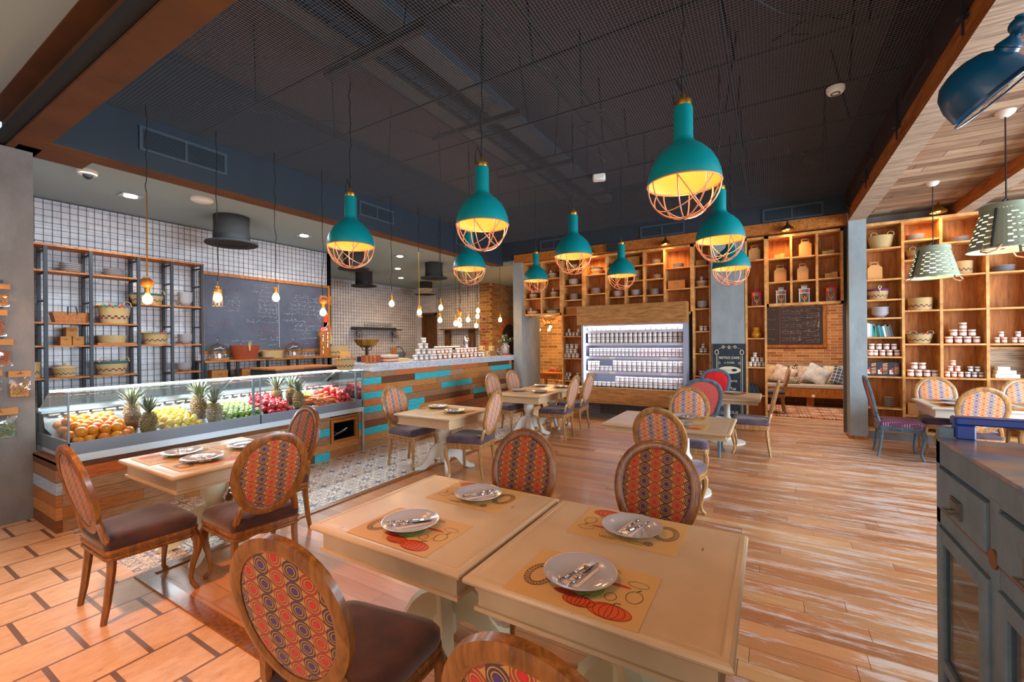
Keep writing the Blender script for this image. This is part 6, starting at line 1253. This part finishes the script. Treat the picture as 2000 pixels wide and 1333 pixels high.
b.obj('basket_body', M['iron'], t); b = MB(); b.tube([(.12*math.cos(PI*k/12), 0, .13+.12*math.sin(PI*k/12)) for k in range(13)], .01, 5); b.obj('handle', M['iron'], t)
for i in range(6): b = MB(); b.tube([(0, 0, 0), (.01*(i-3), .012*(i-2), .24)], .008, 5); tag(b.obj('breadstick', M['oak'], loc=(-5.95, 5.70+.008*i, 1.311)), 'thin wooden stick in the upright bunch behind the menus', 'stick', 'sticks in the upright bunch')
# ------------------------------------------------------------ wall signs and wine shelf
t = thing('butter_sign', 'small brown wooden sign on the white tiles right of the chalkboard', 'sign', (-8.27, 6.0, 2.48)); b = MB(); b.box(0, .02, -.15, .13, 0, .19); b.obj('sign_board', M['oak'], t, smooth=0)
def wlet(txt, size, loc, mat, parent): o = lettering(txt, size, loc, mat, parent); o.rotation_euler = (PI/2, 0, PI/2); return o
wlet('BUTTER', .065, (.023, -.01, .05), M['black'], t)
t = thing('melon_sign', 'red melon slice shaped board on the white tiles beside the chalkboard', 'sign', (-8.27, 5.93, 1.98)); b = MB(); b.col = srgb(206, 62, 34); P = [(.0, -.02)]+[(.12*math.cos(a), .18+.2*math.sin(a)) for a in [(-PI/2+PI*k/12) for k in range(13)]]+[(0, .38)]; b.prism(P, 0, .02, Matrix(((0, 0, 1, 0), (1, 0, 0, 0), (0, 1, 0, 0), (0, 0, 0, 1)))); b.obj('melon_board', M['paint'], t, smooth=0)
b = MB(); b.col = srgb(226, 200, 180); b.tube([(.022, .112*math.cos(a), .18+.19*math.sin(a)) for a in [(-PI/2+PI*k/12) for k in range(13)]], .006, 4); b.obj('rind_line', M['paint'], t)
t = thing('coffee_sign', 'jar shaped painted coffee sign on the white tiles at the wall corner', 'sign', (-8.27, 6.0, 1.62)); b = MB(); b.T = Matrix(((0, 0, 1, 0), (1, 0, 0, -.02), (0, 1, 0, 0), (0, 0, 0, 1)))
b.col = srgb(150, 196, 190); b.prism([(-.14, 0), (.14, 0), (.15, .12), (-.15, .12)], 0, .02); b.col = srgb(206, 150, 90); b.prism([(-.155, .1), (.155, .1), (.14, .2), (-.14, .2)], .02, .026); b.col = srgb(196, 190, 186); b.prism([(-.12, .2), (.12, .2), (.13, .3), (-.13, .3)], 0, .02); b.col = srgb(186, 62, 46); b.prism([(-.14, .27), (.14, .27), (.13, .37), (-.13, .37)], 0, .022); b.col = srgb(80, 66, 60); b.prism([(-.10, .37), (.10, .37), (.09, .47), (-.09, .47)], 0, .02); b.col = srgb(90, 104, 40); b.prism([(-.03, .02), (.03, .02), (0, .2)], .026, .03); b.obj('sign_board', M['paint'], t, smooth=0)
wlet('Coffee', .085, (.024, -.02, .29), M['white'], t)
t = thing('wine_glass_shelf', 'dark shelf on scrolled iron brackets on the far white tiles', 'shelf', (-11.1, 10.0, 2.05)); b = MB(); b.box(-.15, .15, -.95, .95, 0, .03); b.box(-.15, -.13, -.95, .95, .03, .1); b.obj('shelf_board', M['iron'], t, smooth=0)
for y in (-.75, .75):
    b = MB(); b.tube([(.1, y, -.0), (-.13, y, 0), (-.13, y, -.42)], .012, 5)
    for q in range(3): b.tube([(-.02+.05*math.cos(a*.6)*(1-a*.05), y+.10*q-.1, -.12-.05*q+.06*math.sin(a*.6)) for a in range(12)], .007, 4)
    b.tube([(0, y+.14*math.cos(a*.5)*(1-a*.04), -.15+.14*math.sin(a*.5)*(1-a*.04)) for a in range(16)], .009, 4); b.obj('scroll_bracket', M['iron'], t)
def make_wg():
    t = thing('wine_glass', 'g', 'glass'); b = MB(); b.lathe([(.035, 0), (.004, .008), (.004, .08), (.03, .10), (.04, .14), (.032, .19)], 12, cap=False); b.obj('bowl_and_stem', M['vesselglass'], t, smooth=70); return t
WG = make_wg(); WG = kids(WG)[0] if False else WG
for i in range(22): place(WG, (-11.05-.1*(i % 2), 9.45+.053*i, 2.081), 0, '%s wine glass from the left on the scrolled iron wall shelf' % (ORD[i] if i < 9 else '%dth' % (i+1)), 'wine glasses on the wall shelf')
# second small shelf near the doorway
t = thing('dark_wall_shelf', 'small dark bracket shelf on the tiles right of the brown doorway', 'shelf', (-9.2, 11.85, 2.05)); b = MB(); b.box(-.75, .75, -.12, .12, 0, .04); b.obj('shelf_board', M['door'], t, smooth=0)
for x in (-.55, .5): b = MB(); b.box(x-.12, x+.12, .05, .11, -.75, 0); b.obj('fretwork_bracket', M['door'], t, smooth=0)
b = MB(); b.box(-10.95, -10.32, 12.05, 12.07, 0, 2.65); b.box(-10.88, -10.4, 12.04, 12.05, .2, 1.9); o = b.obj('door_1', M['door'], smooth=0); o['kind'] = 'structure'
b = MB(); b.box(-10.98, -10.9, 11.96, 12.06, 0, 2.68); b.box(-10.36, -10.28, 11.96, 12.06, 0, 2.68); b.box(-10.98, -10.28, 11.96, 12.06, 2.62, 2.70); o = b.obj('trim_door', M['door'], smooth=0); o['kind'] = 'structure'
# brick arch with an oven mouth behind the bar
b = MB(); n = 20
for k in range(n): a0, a1 = PI*k/n, PI*(k+1)/n; b.col = [srgb(206, 120, 60), srgb(186, 100, 50)][k % 2]; b.add([(-7.97, 13.2+r_*math.cos(a), 1.75+r_*math.sin(a)) for r_, a in ((.5, a0), (.75, a0), (.75, a1-.03), (.5, a1-.03))], [(0, 1, 2, 3)])
b.col = srgb(60, 40, 26); b.add([(-7.975, 13.2+.5*math.cos(PI*k/n), 1.75+.5*math.sin(PI*k/n)) for k in range(n+1)]+[(-7.975, 12.7, .9), (-7.975, 13.7, .9)], [tuple(range(n+3))]); tag(b.obj('brick_oven_arch', M['paint'], smooth=0), 'arched brick oven mouth in the side wall behind the churn and leaves', 'oven')
# back counter in the kitchen
t = thing('back_counter', 'low dark kitchen counter under the scrolled wall shelf', 'counter', (-10.9, 9.6, 0)); b = MB(); b.box(-.35, .35, -2.9, 2.2, 0, .95); b.obj('counter_body', M['iron'], t, smooth=0); b = MB(); b.box(-.37, .38, -2.92, 2.22, .95, 1.0); b.obj('counter_top', M['steel'], t, smooth=0)
# ------------------------------------------------------------ fruit
def fbase(z_x): return .70+(-5.38-z_x)*.194
def heap(proto, y0, y1, r, cols, lab, grp, layers=2, x0=-5.42, x1=-6.02, seed=1, jit=.25):
    R = random.Random(seed); d_ = 2*r*.96; k = 0
    for l in range(layers):
        x = x0-r-l*r*.9; row = 0
        while x > x1+l*r*1.2:
            y = y0+r+(row % 2)*r*.9+l*r*.8
            while y < y1-r*(.6+l*.8):
                xx, yy = x+R.uniform(-jit, jit)*r, y+R.uniform(-jit, jit)*r
                c = R.choice(cols); s_ = R.uniform(.92, 1.08)
                o = place(proto, (xx, yy, fbase(xx)+r+.004+l*r*1.45), R.uniform(0, 6), lab, grp, color=srgb(*c), scale=s_*r); o.rotation_euler = (R.uniform(-1, 1), R.uniform(-1, 1), R.uniform(0, 6)); k += 1
                y += d_
            x -= d_*.9; row += 1
    return k
def fr_ball(sz=.94, dim=True):
    b = MB(); b.lathe([(math.sin(PI*k/10)*1.0, -math.cos(PI*k/10)*sz if k < 10 or not dim else sz*.86) for k in range(11)], 14); return b
OR_ = tag(fr_ball().obj('orange', M['fruit'], smooth=80), 'o', 'orange')
LE = tag(MB().lathe([(0, -1.25), (.15, -1.15), (.3, -.98), (.72, -.6), (.88, 0), (.72, .6), (.3, .98), (.15, 1.15), (0, 1.25)], 14).obj('lemon', M['fruit'], smooth=80), 'l', 'lemon')
LI = tag(fr_ball(1.02, False).obj('lime', M['fruit'], smooth=80), 'l', 'lime')
PO = thing('pomegranate', 'p', 'pomegranate'); fr_ball(.94).obj('skin', M['fruit'], PO, smooth=80); b = MB(); b.lathe([(.18, .85), (.15, 1.0), (.3, 1.22)], 8, cap=False); b.obj('crown', M['fruit'], PO)
AP = thing('apple', 'a', 'apple'); b = MB(); b.lathe([(0, -.78), (.25, -.86), (.6, -.75), (.95, -.2), (1, .15), (.8, .65), (.45, .82), (.15, .72), (0, .6)], 16); b.obj('skin', M['fruit'], AP, smooth=80); b = MB(); b.tube([(0, 0, .6), (.03, 0, .85), (.1, 0, 1.02)], .04, 5); b.obj('stem', M['oak'], AP)
heap(OR_, 1.31, 1.79, .047, [(236, 136, 20), (246, 150, 30), (232, 120, 16)], 'ripe orange in the left end of the fruit case', 'oranges in the fruit case', 2, seed=2)
heap(LE, 2.02, 2.42, .037, [(240, 200, 40), (230, 190, 50), (246, 214, 70)], 'yellow lemon between the pineapples in the fruit case', 'lemons in the fruit case', 2, seed=3)
heap(LI, 2.62, 3.08, .033, [(122, 150, 44), (96, 130, 48), (150, 170, 64)], 'green lime in the middle of the fruit case', 'limes in the fruit case', 2, seed=4)
heap(PO, 3.12, 3.48, .044, [(196, 30, 44), (214, 52, 54), (180, 24, 50)], 'red pomegranate right of the limes', 'pomegranates in the fruit case', 2, seed=5)
heap(AP, 3.74, 4.08, .038, [(130, 180, 50), (150, 190, 60)], 'green apple behind the carrots', 'green apples in the fruit case', 2, x0=-5.72, seed=6)
heap(AP, 4.12, 4.44, .040, [(200, 26, 44), (214, 50, 60), (220, 90, 50)], 'red apple at the right end of the fruit case', 'red apples in the fruit case', 3, seed=7)
CA = thing('carrot', 'c', 'carrot'); b = MB(); b.lathe([(0, -1), (.08, -.9), (.16, -.2), (.22, .6), (.2, .85), (.08, .9), (0, .88)], 10); b.obj('carrot_root', M['fruit'], CA, smooth=80); b = MB(); b.lathe([(.06, .86), (.05, 1.0), (0, 1.02)], 6); b.obj('carrot_stub', M['paint'], CA)
R = random.Random(12)
for k in range(44):
    x = -5.47-R.uniform(0, .24); y = 3.78+R.uniform(0, .34); z_ = fbase(x)+.03+.05*(k//15)
    o = place(CA, (x, y, z_), 0, 'orange carrot in the carrot heap right of the last pineapple', 'carrots in the fruit case', color=srgb(*R.choice([(236, 120, 40), (226, 104, 36), (240, 150, 80)])), scale=.085); o.rotation_euler = (PI/2+R.uniform(-.12, .12), 0, R.uniform(-.7, .9))
def make_pine():
    t = thing('pineapple', 'p', 'pineapple'); b = MB(); nz, na = 11, 16; r = random.Random(4)
    for k in range(nz):
        z_ = .02+k*.0175; rr_ = .062*math.sin(PI*(.12+.78*k/(nz-1)))**.55
        for i in range(na):
            a = 2*PI*(i+.5*(k % 2))/na; b.col = r.choice([srgb(136, 112, 78), srgb(104, 88, 66), srgb(158, 132, 92)]); c = Vector((rr_*math.cos(a), rr_*math.sin(a), z_)); o_ = Vector((math.cos(a), math.sin(a), .1))
            tx = Vector((-math.sin(a), math.cos(a), 0)); s_ = rr_*.22; b.add([c+tx*s_, c+Vector((0, 0, .010)), c-tx*s_, c-Vector((0, 0, .010)), c+o_*.010], [(0, 1, 4), (1, 2, 4), (2, 3, 4), (3, 0, 4)])
    b.col = srgb(120, 92, 48); b.lathe([(.02, 0), (.05, .015), (.060, .06), (.062, .11), (.055, .17), (.03, .20), (0, .205)], 16); b.obj('pineapple_body', M['paint'], t, smooth=0)
    b = MB()
    for k in range(34):
        a = k*2.4; q = k/34; L = .06+.09*(1-abs(q-.5)); tilt = 1.2*(1-q)+.1; d_ = Vector((math.sin(tilt)*math.cos(a), math.sin(tilt)*math.sin(a), math.cos(tilt))); tx = Vector((-math.sin(a), math.cos(a), 0)); p0 = Vector((.012*math.cos(a), .012*math.sin(a), .20+.02*q)); b.col = r.choice([srgb(96, 106, 84), srgb(140, 140, 108), srgb(76, 90, 70)])
        p1 = p0+d_*L*.6+Vector((0, 0, L*.15)); p2 = p0+d_*L*1.05+Vector((0, 0, L*.1)); b.add([p0+tx*.008, p0-tx*.008, p1-tx*.007, p1+tx*.007, p2], [(0, 1, 2, 3), (3, 2, 4)])
    b.obj('leaf_crown', M['paint'], t, smooth=0); return t
PN = make_pine()
for x, y, rz, s_, lab in ((-5.48, 1.90, 0, 1.15, 'pineapple pressed to the front glass between oranges and lemons'), (-5.70, 1.84, 1, 1.1, 'pineapple behind the front one, between oranges and lemons'), (-5.9, 1.9, 2, 1.1, 'rearmost pineapple between oranges and lemons'), (-5.50, 2.52, 3, 1.2, 'front pineapple between lemons and limes'), (-5.70, 2.46, 4, 1.2, 'middle pineapple between lemons and limes'), (-5.88, 2.52, 5, 1.2, 'rear pineapple between lemons and limes'),
        (-5.82, 3.44, 1.4, 1.15, 'pineapple standing behind the pomegranates'), (-5.60, 3.62, 2.2, 1.15, 'pineapple between pomegranates and carrots'), (-5.86, 3.68, .4, 1.1, 'rear pineapple behind the carrots')):
    place(PN, (x, y, fbase(x)+.004), rz, lab, scale=s_)
# ------------------------------------------------------------ hanging bags on the left wall
for i, (y, z_, w_, h, c, lab) in enumerate(((.95, 2.01, .22, .206, (186, 104, 44), 'clear bag of orange dried mix, topmost on the left wall'), (.93, 1.738, .22, .243, (170, 84, 40), 'clear bag of reddish powder, second from the top on the left wall'), (.97, 1.466, .21, .245, (150, 80, 40), 'clear bag of brown dried petals, third from the top on the left wall'), (.93, 1.19, .15, .24, (176, 104, 66), 'clear bag cut by the picture edge in the fourth row'), (1.117, 1.164, .135, .249, (186, 120, 66), 'clear bag of sandy spice, right one in the fourth row'), (.99, .794, .22, .283, (120, 124, 84), 'clear bag of green herbs, lowest on the left wall'))):
    t = thing('spice_bag', lab, 'bag', (-6.03, y, z_)); b = MB(); r = random.Random(i)
    def g(u, v): return .028*math.sin(PI*u)*math.sin(PI*min(1, v*1.15))**.5+.003*math.sin(u*19+v*13)
    n = 10; vs = [(g(a/n, c_/n), (a/n-.5)*w_, h*.8*(1-c_/n)) for c_ in range(n+1) for a in range(n+1)]; b.add(vs, [(c_*(n+1)+a, c_*(n+1)+a+1, (c_+1)*(n+1)+a+1, (c_+1)*(n+1)+a) for c_ in range(n) for a in range(n)]); b.obj('clear_pouch', M['pouch'] if 'pouch' in M else M.setdefault('pouch', thin_glass('clear_pouch', (.95, .95, .95), .10)), t, smooth=80)
    b = MB(); b.col = srgb(*c)
    for k in range(150): u, v = r.uniform(.08, .92), r.uniform(.3, .95); b.col = srgb(*[min(255, max(0, q+r.randint(-40, 40))) for q in c]); p = Vector((g(u, v)*r.uniform(.2, .7), (u-.5)*w_, h*.8*(1-v))); b.cbox(p, (.008, .012, .009))
    b.box(.0, .004, -w_*.42, w_*.42, .01, h*.56); b.obj('contents', M['paint'], t, smooth=0)
    b = MB(); b.col = srgb(190, 130, 72); b.box(-.004, .006, -w_/2-.004, w_/2+.004, h*.78, h); b.col = srgb(60, 40, 26); b.box(.006, .0075, -.02, .02, h*.88, h*.90); b.obj('kraft_header', M['kraft'], t, smooth=0)
    b = MB(); b.tube([(-.03, 0, h*.93), (.03, 0, h*.93), (.035, 0, h*.98)], .003, 4); b.obj('display_hook', M['iron'], t)
b = MB()
for z_ in (2.24, 2.0, 1.72): b.box(-6.055, -6.03, .8, 1.02, z_-.012, z_+.012)
tag(b.obj('hook_rail', M['iron'], smooth=0), 'dark hook rails between the spice bags on the left wall', 'rail')
t = thing('wall_lamp', 'grey wall lamp cut by the left picture edge above the spice bags', 'lamp', (-5.93, .80, 2.42)); b = MB(); b.lathe([(.10, -.1), (.09, -.03), (.05, .05), (.03, .08), (0, .085)], 20, cap=False); b.obj('lamp_shade', M['iron'], t, smooth=60); b = MB(); b.tube([(0, 0, .08), (-.05, 0, .14), (-.13, 0, .12)], .01, 5); b.obj('lamp_arm', M['iron'], t); light('wall_lamp_beam', 'SPOT', (-5.9, .8, 2.36), 12, (1, .5, .2), .04, spot=120)
# ------------------------------------------------------------ blue grey cabinet
m = Mt('worn_blue_grey_paint', .55); v, *_ = m.co(); n = m.noise(v, 7, 8, .75); c = m.ramp(n, [(.3, srgb(84, 104, 116)), (.62, srgb(104, 124, 134))]); k = m.noise(m.scaled(v, (3, 3, 9)), 4, 6, .75); m.base(m.mix(m.ramp(k, [(.64, (0, 0, 0)), (.68, (1, 1, 1))]), c, srgb(120, 78, 44))).bump(n, .2, .003); CBM = m.mat
m = Mt('worn_cabinet_top', .35, coat=.3); v, *_ = m.co(); k = m.noise(m.scaled(v, (1, 2.5, 1)), 3.2, 6, .7); m.base(m.ramp(k, [(.38, srgb(70, 92, 130)), (.5, srgb(126, 112, 112)), (.62, srgb(170, 116, 84)), (.75, srgb(128, 76, 46))])); CBT = m.mat
m = Mt('cobalt_rail', .35, coat=.3); v, *_ = m.co(); m.base(m.ramp(m.noise(v, 16, 5, .7), [(.58, srgb(6, 58, 140)), (.66, srgb(72, 48, 44))])); CBR = m.mat
cab = thing('glass_front_cabinet', 'worn blue grey cabinet with drawers, glass doors and a cobalt blue top rail', 'cabinet', (.56, 1.3, 0)); X0 = 0; Y0, Y1 = -1.0, 1.02; HND = plain('grey_cup_handle', srgb(96, 96, 92), .45, metal=.5); RUST = plain('rusty_edge', srgb(120, 76, 34), .7)
def cb_(b, n, m, p=None, **k): return b.obj(n, m, p or cab, smooth=0, **k)
b = MB(); b.box(0, .04, Y1-.04, Y1, 0, 1.30); b.box(.62, .66, Y1-.04, Y1, 0, 1.30); b.box(0, .04, Y0, Y0+.04, 0, 1.25); b.box(.62, .66, Y0, Y0+.04, 0, 1.25)
b.box(.02, .64, Y1-.03, Y1-.01, .06, 1.22); b.box(.02, .64, Y0+.01, Y0+.03, .06, 1.22); b.box(.62, .65, Y0, Y1, .06, 1.22); b.box(.03, .64, Y0, Y1, .06, .09); b.box(.03, .64, Y0, Y1, .62, .635)
b.box(0, .03, Y0, Y1, 1.16, 1.25); b.box(0, .03, Y0, Y1, .93, .985); b.box(0, .03, Y0, Y1, .05, .11)
for y in (.50, -.02, -.54): b.box(-.002, .03, y-.03, y+.03, .1, 1.17)
cb_(b, 'carcass', CBM)
b = MB(); b.box(-.008, .67, Y0-.01, Y1-.045, 1.25, 1.262); cb_(b, 'top_board', CBT)
b = MB(); b.bbox(.04, .66, Y1-.05, Y1+.01, 1.315, 1.345, .008); b.bbox(.042, .10, Y1-.05, Y1+.0, 1.262, 1.315, .006); b.bbox(.56, .66, Y1-.06, Y1, 1.262, 1.315, .006); cb_(b, 'top_rail', CBR)
for i, (a, c) in enumerate(((.54, .97), (.02, .46), (-.5, -.06))):
    b = MB(); b.bbox(-.012, .02, a, c, 1.0, 1.15, .005); d_ = cb_(b, 'drawer', CBM); b = MB(); ym = (a+c)/2; b.box(-.02, -.012, ym-.045, ym+.045, 1.03, 1.09); b.box(-.024, -.02, ym-.03, ym+.03, 1.075, 1.085); b.tube([(-.014, ym-.03, 1.05), (-.04, ym-.03, 1.045), (-.04, ym+.03, 1.045), (-.014, ym+.03, 1.05)], .005, 5); cb_(b, 'handle', HND, d_)
    b = MB(); b.box(-.001, .001, a-.012, c+.012, .985, .998); b.box(-.001, .001, a-.012, a-.002, .99, 1.155); b.box(-.001, .001, c+.002, c+.012, .99, 1.155); cb_(b, 'drawer_gap', RUST)
    b = MB(); w_ = .05; z0, z1 = .12, .925
    b.bbox(-.012, .012, a-.01, a+w_, z0, z1, .004); b.bbox(-.012, .012, c-w_, c+.01, z0, z1, .004); b.box(-.010, .012, a+w_, c-w_, z1-w_, z1); b.box(-.010, .012, a+w_, c-w_, z0, z0+w_); b.box(-.010, .012, a+w_, c-w_, .40, .44); dr = cb_(b, 'door', CBM)
    b = MB(); b.box(.0, .004, a+w_, c-w_, z0+w_, z1-w_); cb_(b, 'door_glass', M['glass'], dr)
    b = MB(); yh = a+.015 if i % 2 == 0 else c-.015; b.tube([(-.012, yh, .42), (-.045, yh, .42), (-.045, yh, .53), (-.012, yh, .53)], .005, 6); cb_(b, 'handle', RUST, dr)
b = MB(); b.lathe([(.0, 0), (.028, 0), (.028, .004)], 14, T=Matrix.Translation((-.004, .50, 1.0)) @ Matrix.Rotation(-PI/2, 4, 'Y')); cb_(b, 'lock_plate', RUST)
# ------------------------------------------------------------ rooms behind
bn = thing('cushioned_bench', 'long rough wooden bench with a pale seat pad against the brick wall', 'bench', (.6, 12.95, 0)); b = MB(); b.bbox(-1.1, 1.35, -.4, .35, .22, .44, .02); b.box(-.9, -.7, -.3, .3, 0, .22); b.box(.15, .3, -.3, .3, 0, .22); b.box(1.1, 1.3, -.3, .3, 0, .22); b.obj('bench_frame', M['oak'], bn, smooth=0); b = MB(); b.bbox(-1.08, 1.33, -.41, .3, .44, .53, .03); b.obj('seat_pad', plain('pale_seat_pad', srgb(176, 166, 156), .9), bn); b = MB(); b.bbox(-1.08, 1.33, .28, .42, .53, .98, .03); b.obj('back_pad', plain('grey_back_pad', srgb(128, 134, 134), .9), bn)
b = MB(); b.box(.30, .36, -.42, -.40, .24, .30)
tag(b.obj('bench_tag', M['white'], loc=(.55, 12.95, 0), smooth=0), 'small white tag on the front of the cushioned bench', 'tag')
def cushion(x, y, z_, w_, h, rx, ry, col1, col2, lab, pat=None):
    b = MB(); n = 12; vs = []; fs = []
    for sd in (1, -1):
        o_ = len(vs)
        for i in range(n+1):
            for j in range(n+1):
                u, v_ = i/n*2-1, j/n*2-1; bulge = max(0, (1-u**4)*(1-v_**4))**.6*.07; k = 1-.08*(1-abs(u*v_)); vs.append((u*w_/2*k, -sd*bulge, v_*h/2*k))
        fs += [(o_+i*(n+1)+j, o_+(i+1)*(n+1)+j, o_+(i+1)*(n+1)+j+1, o_+i*(n+1)+j+1) for i in range(n) for j in range(n)]
    b.add(vs, fs); m = Mt('cushion_cloth', .9); v, xx, yy, zz = m.co()
    if pat == 'grid': g_ = (xx*12).mod(1).lt(.1).mx((zz*12).mod(1).lt(.1)); m.base(m.mix(g_, col1, col2))
    elif pat == 'spots': m.base(m.mix(m.vor(v, 34).gt(.42), col1, col2))
    else: m.base(m.ramp(m.noise(v, 9, 5, .7), [(.4, col1), (.62, col2)]))
    o = b.obj('cushion', m.mat, loc=(x, y, z_), smooth=80); o.rotation_euler = (rx, ry, 0); tag(o, lab, 'cushion')
cushion(.05, 13.0, .76, .5, .46, -.25, .1, srgb(214, 186, 150), srgb(176, 120, 60), 'ochre patterned cushion at the left end of the bench'); cushion(.30, 12.86, .74, .48, .44, -.3, .35, srgb(222, 206, 200), srgb(196, 150, 130), 'pale pink leaf print cushion leaning at the left of the bench')
cushion(.42, 13.02, .75, .48, .44, -.25, -.2, srgb(222, 212, 190), srgb(70, 60, 50), 'cream cushion with black spots behind the pink one', 'spots'); cushion(.78, 13.0, .75, .5, .45, -.25, 0, srgb(206, 190, 180), srgb(186, 132, 96), 'orange and grey marbled cushion in the middle of the bench')
cushion(.98, 12.88, .76, .5, .46, -.3, .5, srgb(220, 214, 214), srgb(170, 180, 196), 'pale blue grey cushion turned on its corner'); cushion(1.36, 13.0, .75, .5, .46, -.25, 0, srgb(200, 176, 150), srgb(226, 210, 190), 'sand cushion partly behind the navy one'); cushion(1.50, 12.9, .72, .46, .44, -.3, .3, srgb(70, 84, 110), srgb(226, 226, 226), 'navy cushion with white grid lines', 'grid')
cushion(.50, 12.72, .61, .26, .18, -.1, .0, srgb(206, 196, 170), srgb(120, 110, 96), 'small spotted roll cushion lying in front of the others', 'spots')
m = Mt('patterned_rug', .95); v, x_, y_, z_ = m.world(); u = (x_*2.4).mod(1)-.5; w_ = (y_*2.4).mod(1)-.5; n = m.noise(m.comb(u.abs(), w_.abs(), 2), 9, 2, .5, dist=1); m.base(m.mix(n.gt(.52), m.ramp(m.noise(v, 3, 3), [(.4, srgb(196, 120, 80)), (.6, srgb(216, 186, 160))]), srgb(86, 62, 58))); b = MB(); b.box(-.8, 2.3, 10.78, 12.5, 0, .012); tag(b.obj('rug', m.mat, smooth=0), 'orange and dark patterned rug before the cushioned bench', 'rug')
place(CH['pale'], (.02, 11.25, 0), D(95), 'daylit wooden chair in the side room on the edge of the patterned rug')
t = thing('wooden_table', 'plain honey coloured wooden table in the room left of the fridge', 'table', (-5.0, 11.1, 0)); b = MB(); b.box(-.75, .75, -.42, .42, .72, .76); b.obj('tabletop', M['oak'], t, smooth=0)
for sx in (-1, 1):
    for sy in (-1, 1): b = MB(); b.box(sx*.68-.035, sx*.68+.035, sy*.36-.035, sy*.36+.035, 0, .72); b.obj('leg', M['oak'], t, smooth=0)
b = MB(); b.box(-.7, .7, -.38, -.36, .6, .72); b.box(-.7, .7, .36, .38, .6, .72); b.obj('apron', M['oak'], t, smooth=0)
def wchair(x, y, rz, lab):
    t = thing('spindle_chair', lab, 'chair', (x, y, 0), rz); b = MB(); b.bbox(-.21, .21, -.21, .21, .43, .46, .01); b.obj('seat', M['shelf'], t)
    for sx in (-1, 1):
        for sy in (-1, 1): b = MB(); b.tube([(sx*.18, sy*.18, .43), (sx*.2, sy*.21, 0)], .018, 6); b.obj('leg', M['shelf'], t)
    b = MB()
    for k in range(6): b.tube([(-.18+.072*k, -.2, .46), (-.2+.08*k, -.27, .92)], .009, 5)
    b.tube([(-.22+.088*k, -.27-.01*math.sin(PI*k/5), .92+.04*math.sin(PI*k/5)) for k in range(6)], .018, 6); b.obj('spindle_back', M['shelf'], t)
wchair(-5.35, 10.35, .1, 'honey wooden spindle chair beside the left grey column'); wchair(-4.55, 10.5, 0, 'honey wooden chair before the table in the room left of the fridge'); wchair(-5.2, 11.75, PI, 'honey wooden chair behind the table against the brick wall')
t = thing('branch_chandelier', 'tangled branch chandelier with glowing bulbs in the room left of the fridge', 'lamp', (-5.45, 11.0, 2.18)); b = MB(); r = random.Random(6)
for k in range(26):
    a = r.uniform(0, 2*PI); p = Vector((0, 0, 0)); pts = [p]
    for j in range(4): a += r.uniform(-.7, .7); p = p+Vector((math.cos(a)*.13, math.sin(a)*.13, r.uniform(-.06, .07))); pts.append(p)
    b.tube(pts, [.014, .012, .010, .008, .005], 5)
b.obj('branches', M['oak'], t)
for x, y, z_ in ((-.2, 0, -.22), (.06, .1, -.22), (-.35, .2, -.12), (.25, -.2, -.15)): b = MB(); b.ball((x, y, z_), .04, 12, 8); b.obj('bulb', M['bulb'], t); b = MB(); b.tube([(x, y, z_+.03), (x, y, z_+.2)], .01, 5); b.obj('lamp_socket', M['black'], t)
b = MB(); b.tube([(0, 0, 0), (0, 0, 1.42)], .006, 5); b.obj('cable', M['black'], t); light('chandelier_light', 'POINT', (-5.4, 11.0, 1.9), 30, WARM, .1)
b = MB()
for k in range(3): b.tube([((.20-.02*k)*math.cos(a*PI/12), .02*math.sin(a+k), (.20-.02*k)*math.sin(a*PI/12)) for a in range(24)], .018, 5, closed=True)
tag(b.obj('twig_wreath', M['oak'], loc=(-5.35, 12.45, 2.12)), 'round twig wreath on the brick wall of the left back room', 'wreath')
b = MB(); b.col = srgb(190, 60, 40)
for k in range(6): b.col = [srgb(190, 60, 40), srgb(216, 110, 40), srgb(90, 90, 40)][k % 3]; b.ball((-.4+.16*k, 0, .05), .06, 8, 6)
b.col = srgb(120, 80, 40); b.box(-.5, .5, -.08, .08, 0, .03); tag(b.obj('fruit_tray', M['paint'], loc=(-5.0, 11.3, .762)), 'wooden tray of red and orange produce on the honey coloured table', 'tray')
# small pictures on the brick wall of the kitchen
for i, (x, z_, w_, h, c) in enumerate(((-8.22, 2.28, .20, .22, (176, 130, 110)), (-8.25, 1.98, .26, .14, (186, 110, 96)), (-8.2, 1.52, .22, .12, (206, 84, 50)))):
    b = MB(); b.col = srgb(*c); b.box(-w_/2, w_/2, -.02, 0, 0, h); b.col = srgb(120, 60, 40); b.box(-w_*.3, w_*.3, -.022, -.02, h*.3, h*.7); tag(b.obj('small_wall_sign', M['paint'], loc=(x, 11.995, z_), smooth=0), ('upper pink brown plaque on the brick strip behind the bar', 'middle pink plaque on the brick strip behind the bar', 'lower orange plaque on the brick strip behind the bar')[i], 'sign')
